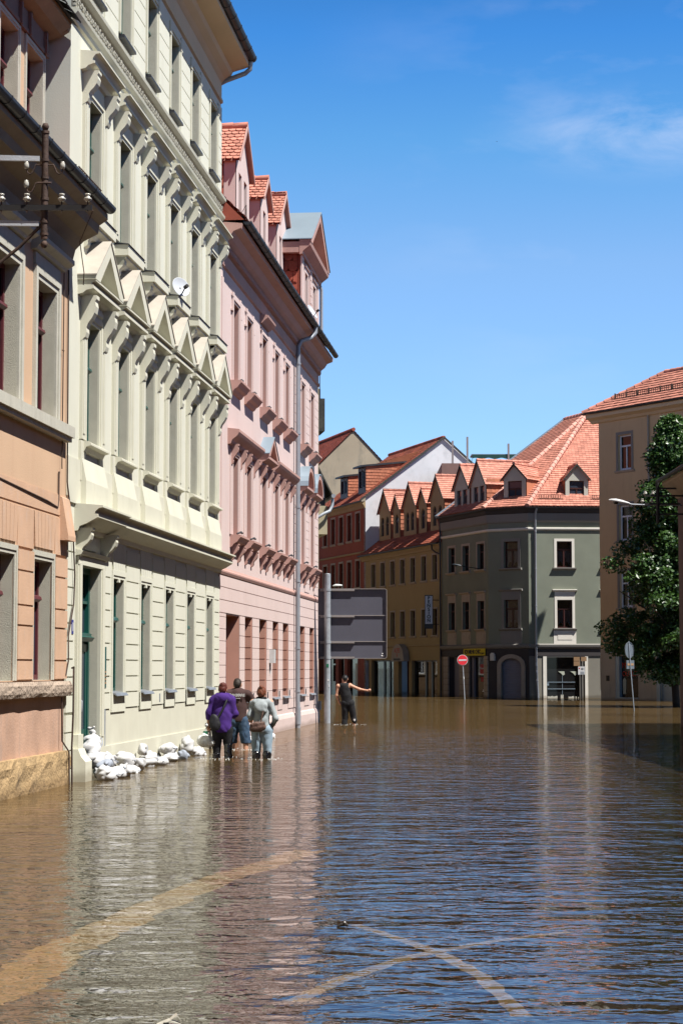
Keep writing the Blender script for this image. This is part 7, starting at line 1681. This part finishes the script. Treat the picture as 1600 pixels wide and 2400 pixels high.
# ================================================================== TREE
def tree():
    X0, Y0_ = 13.68, 82.0; H = empty('broadleaf_tree', (X0, Y0_, -.587), 0, 'leafy green broadleaf tree standing in the flood in front of the beige house', 'tree')
    H.scale = (1.367, 1.367, 1.367); rd = np.random.RandomState(12); b = MB()
    b.tube([(0, 0, BASE), (.03, 0, .5), (-.02, .02, 1.6), (.02, 0, 3.2), (.0, .03, 5.0), (.05, 0, 6.8), (.03, 0, 8.4)], [.14, .115, .105, .095, .075, .05, .02], 10)
    zs = np.array([1.3, 1.7, 2.3, 2.9, 3.6, 4.5, 5.2, 5.7, 6.2, 6.6, 7.3, 8.1, 8.8, 9.25]); rs = np.array([.9, 1.45, 2.15, 2.35, 2.1, 2.0, 1.95, 1.25, 1.45, 1.5, 1.1, .75, .4, .12])
    limbs = []
    for i in range(26):
        z = 1.7+6.2*i/26; a = i*2.4+rd.rand(); r = np.interp(z+.6, zs, rs)*.8; e = (r*math.cos(a), r*math.sin(a), z+.55+.3*rd.rand()); limbs.append(e)
        b.tube([(0, 0, z), (e[0]*.45, e[1]*.45, z+.18), e], [.05*(1-z/11), .03*(1-z/11), .010], 6)
    b.build('trunk', M['bark'], H)
    C = []
    while len(C) < 430:
        z = rd.uniform(1.25, 9.2); rmax = np.interp(z, zs, rs); a = rd.uniform(0, 2*math.pi); lob = .80+.20*math.sin(3*a+z*2.1)+.08*math.sin(7*a-z*3)
        t = rd.rand()**.5; r = max(rmax*lob-.16, .02)*t
        if z < 2.2 and rd.rand() < .35: continue
        C.append((r*math.cos(a), r*math.sin(a), z, .24+.22*rd.rand()))
    V = []; Fc = []
    for (cx, cy, cz, cr) in C:
        n = int(165*(cr/.35)**2); d = rd.randn(n, 3); d /= np.linalg.norm(d, axis=1)[:, None]; rr = cr*rd.rand(n, 1)**.45
        P = np.array((cx, cy, cz))+d*rr*np.array((1.15, 1.15, .72))
        P[:, 2] -= .12*(rr[:, 0]/cr)**2*cr*2
        for i in range(n):
            s = rd.uniform(.036, .070); nn = d[i]*.5+rd.randn(3)*.45+np.array((0, 0, .75)); nn /= np.linalg.norm(nn)
            t = np.cross(nn, rd.randn(3)); t /= np.linalg.norm(t); u = np.cross(nn, t); p = P[i]; k0 = len(V); dr = nn*s*.28
            V += [tuple(p-t*s), tuple(p-t*s*.2+u*s*.75-dr), tuple(p+t*s*.35+u*s*.55-dr), tuple(p+t*s*1.05-dr*.6), tuple(p+t*s*.35-u*s*.55-dr), tuple(p-t*s*.2-u*s*.75-dr)]
            Fc += [(k0, k0+1, k0+2, k0+3), (k0, k0+3, k0+4, k0+5)]
    me = bpy.data.meshes.new('crown'); me.from_pydata(V, [], Fc); me.materials.append(M['leaf']); me.update(); link('crown', me, H)
tree()

# ================================================================== SMALL THINGS
def debris():
    X, Y = (395-800)*8.95/4681.3, 4681.3*1.6/(2388-1566)
    H = empty('floating_litter', (X, Y, 0), .2, 'pale folded scrap of litter floating at the bottom of the picture', 'litter')
    b = MB(); b.ext([(-.055, .0), (.0, .022), (.05, .004), (.0, .012)], -.03, .03, 'y'); b.ext([(.0, .02), (.035, .045), (.055, .01), (.035, .036)], -.02, .03, 'y'); b.build('paper', M['debris_white'], H)
    b = MB(); b.box(-.03, -.005, -.031, -.028, .002, .014); b.build('dark_fold', M['wood_dark'], H)
    Y = 4681.3*1.6/(2166-1566); X = (803-800)*Y/4681.3
    H = empty('floating_twig', (X, Y, 0), 0, 'small dark twig floating above the submerged white road marking', 'litter')
    b = MB(); b.tube([(-.035, 0, .004), (-.01, .01, .014), (.02, 0, .018), (.035, -.005, .008)], [.006, .012, .012, .005], 7); b.build('twig', M['wood_dark'], H)
    b = MB(); b.lathe([(.001, .006), (.006, .003), (.006, -.003), (.001, -.006)], (.012, -.006, .03), 8); b.build('pebble', M['white_sign'], H)
debris()
def bird(px, py, Y, s, label, f):
    X = (px-800)*Y/4681.3; Z = 1.6+math.tan(math.atan((1200-py)/4667)+.07826)*Y
    H = empty('bird', at(px, py, Y), f, label, 'bird'); b = MB()
    b.tube([(-.5*s, 0, 0), (-.2*s, 0, .02*s), (.2*s, 0, .03*s), (.42*s, 0, 0)], [.03*s, .10*s, .11*s, .03*s], 8); b.quad((-.5*s, 0, 0), (-.8*s, .12*s, 0), (-.8*s, -.12*s, 0)); b.build('body', M['black_iron'], H)
    for q in (-1, 1):
        b = MB(); b.quad((.15*s, 0, .05*s), (.1*s, q*.5*s, .25*s), (-.25*s, q*1.0*s, .1*s), (-.15*s, q*.4*s, .1*s), (-.15*s, 0, .05*s)); b.build('wing', M['black_iron'], H)
bird(1164, 331, 150, .13, 'dark bird high in the upper right part of the sky', .6); bird(987, 630, 200, .10, 'tiny dark bird lower in the middle of the sky', 2.0)
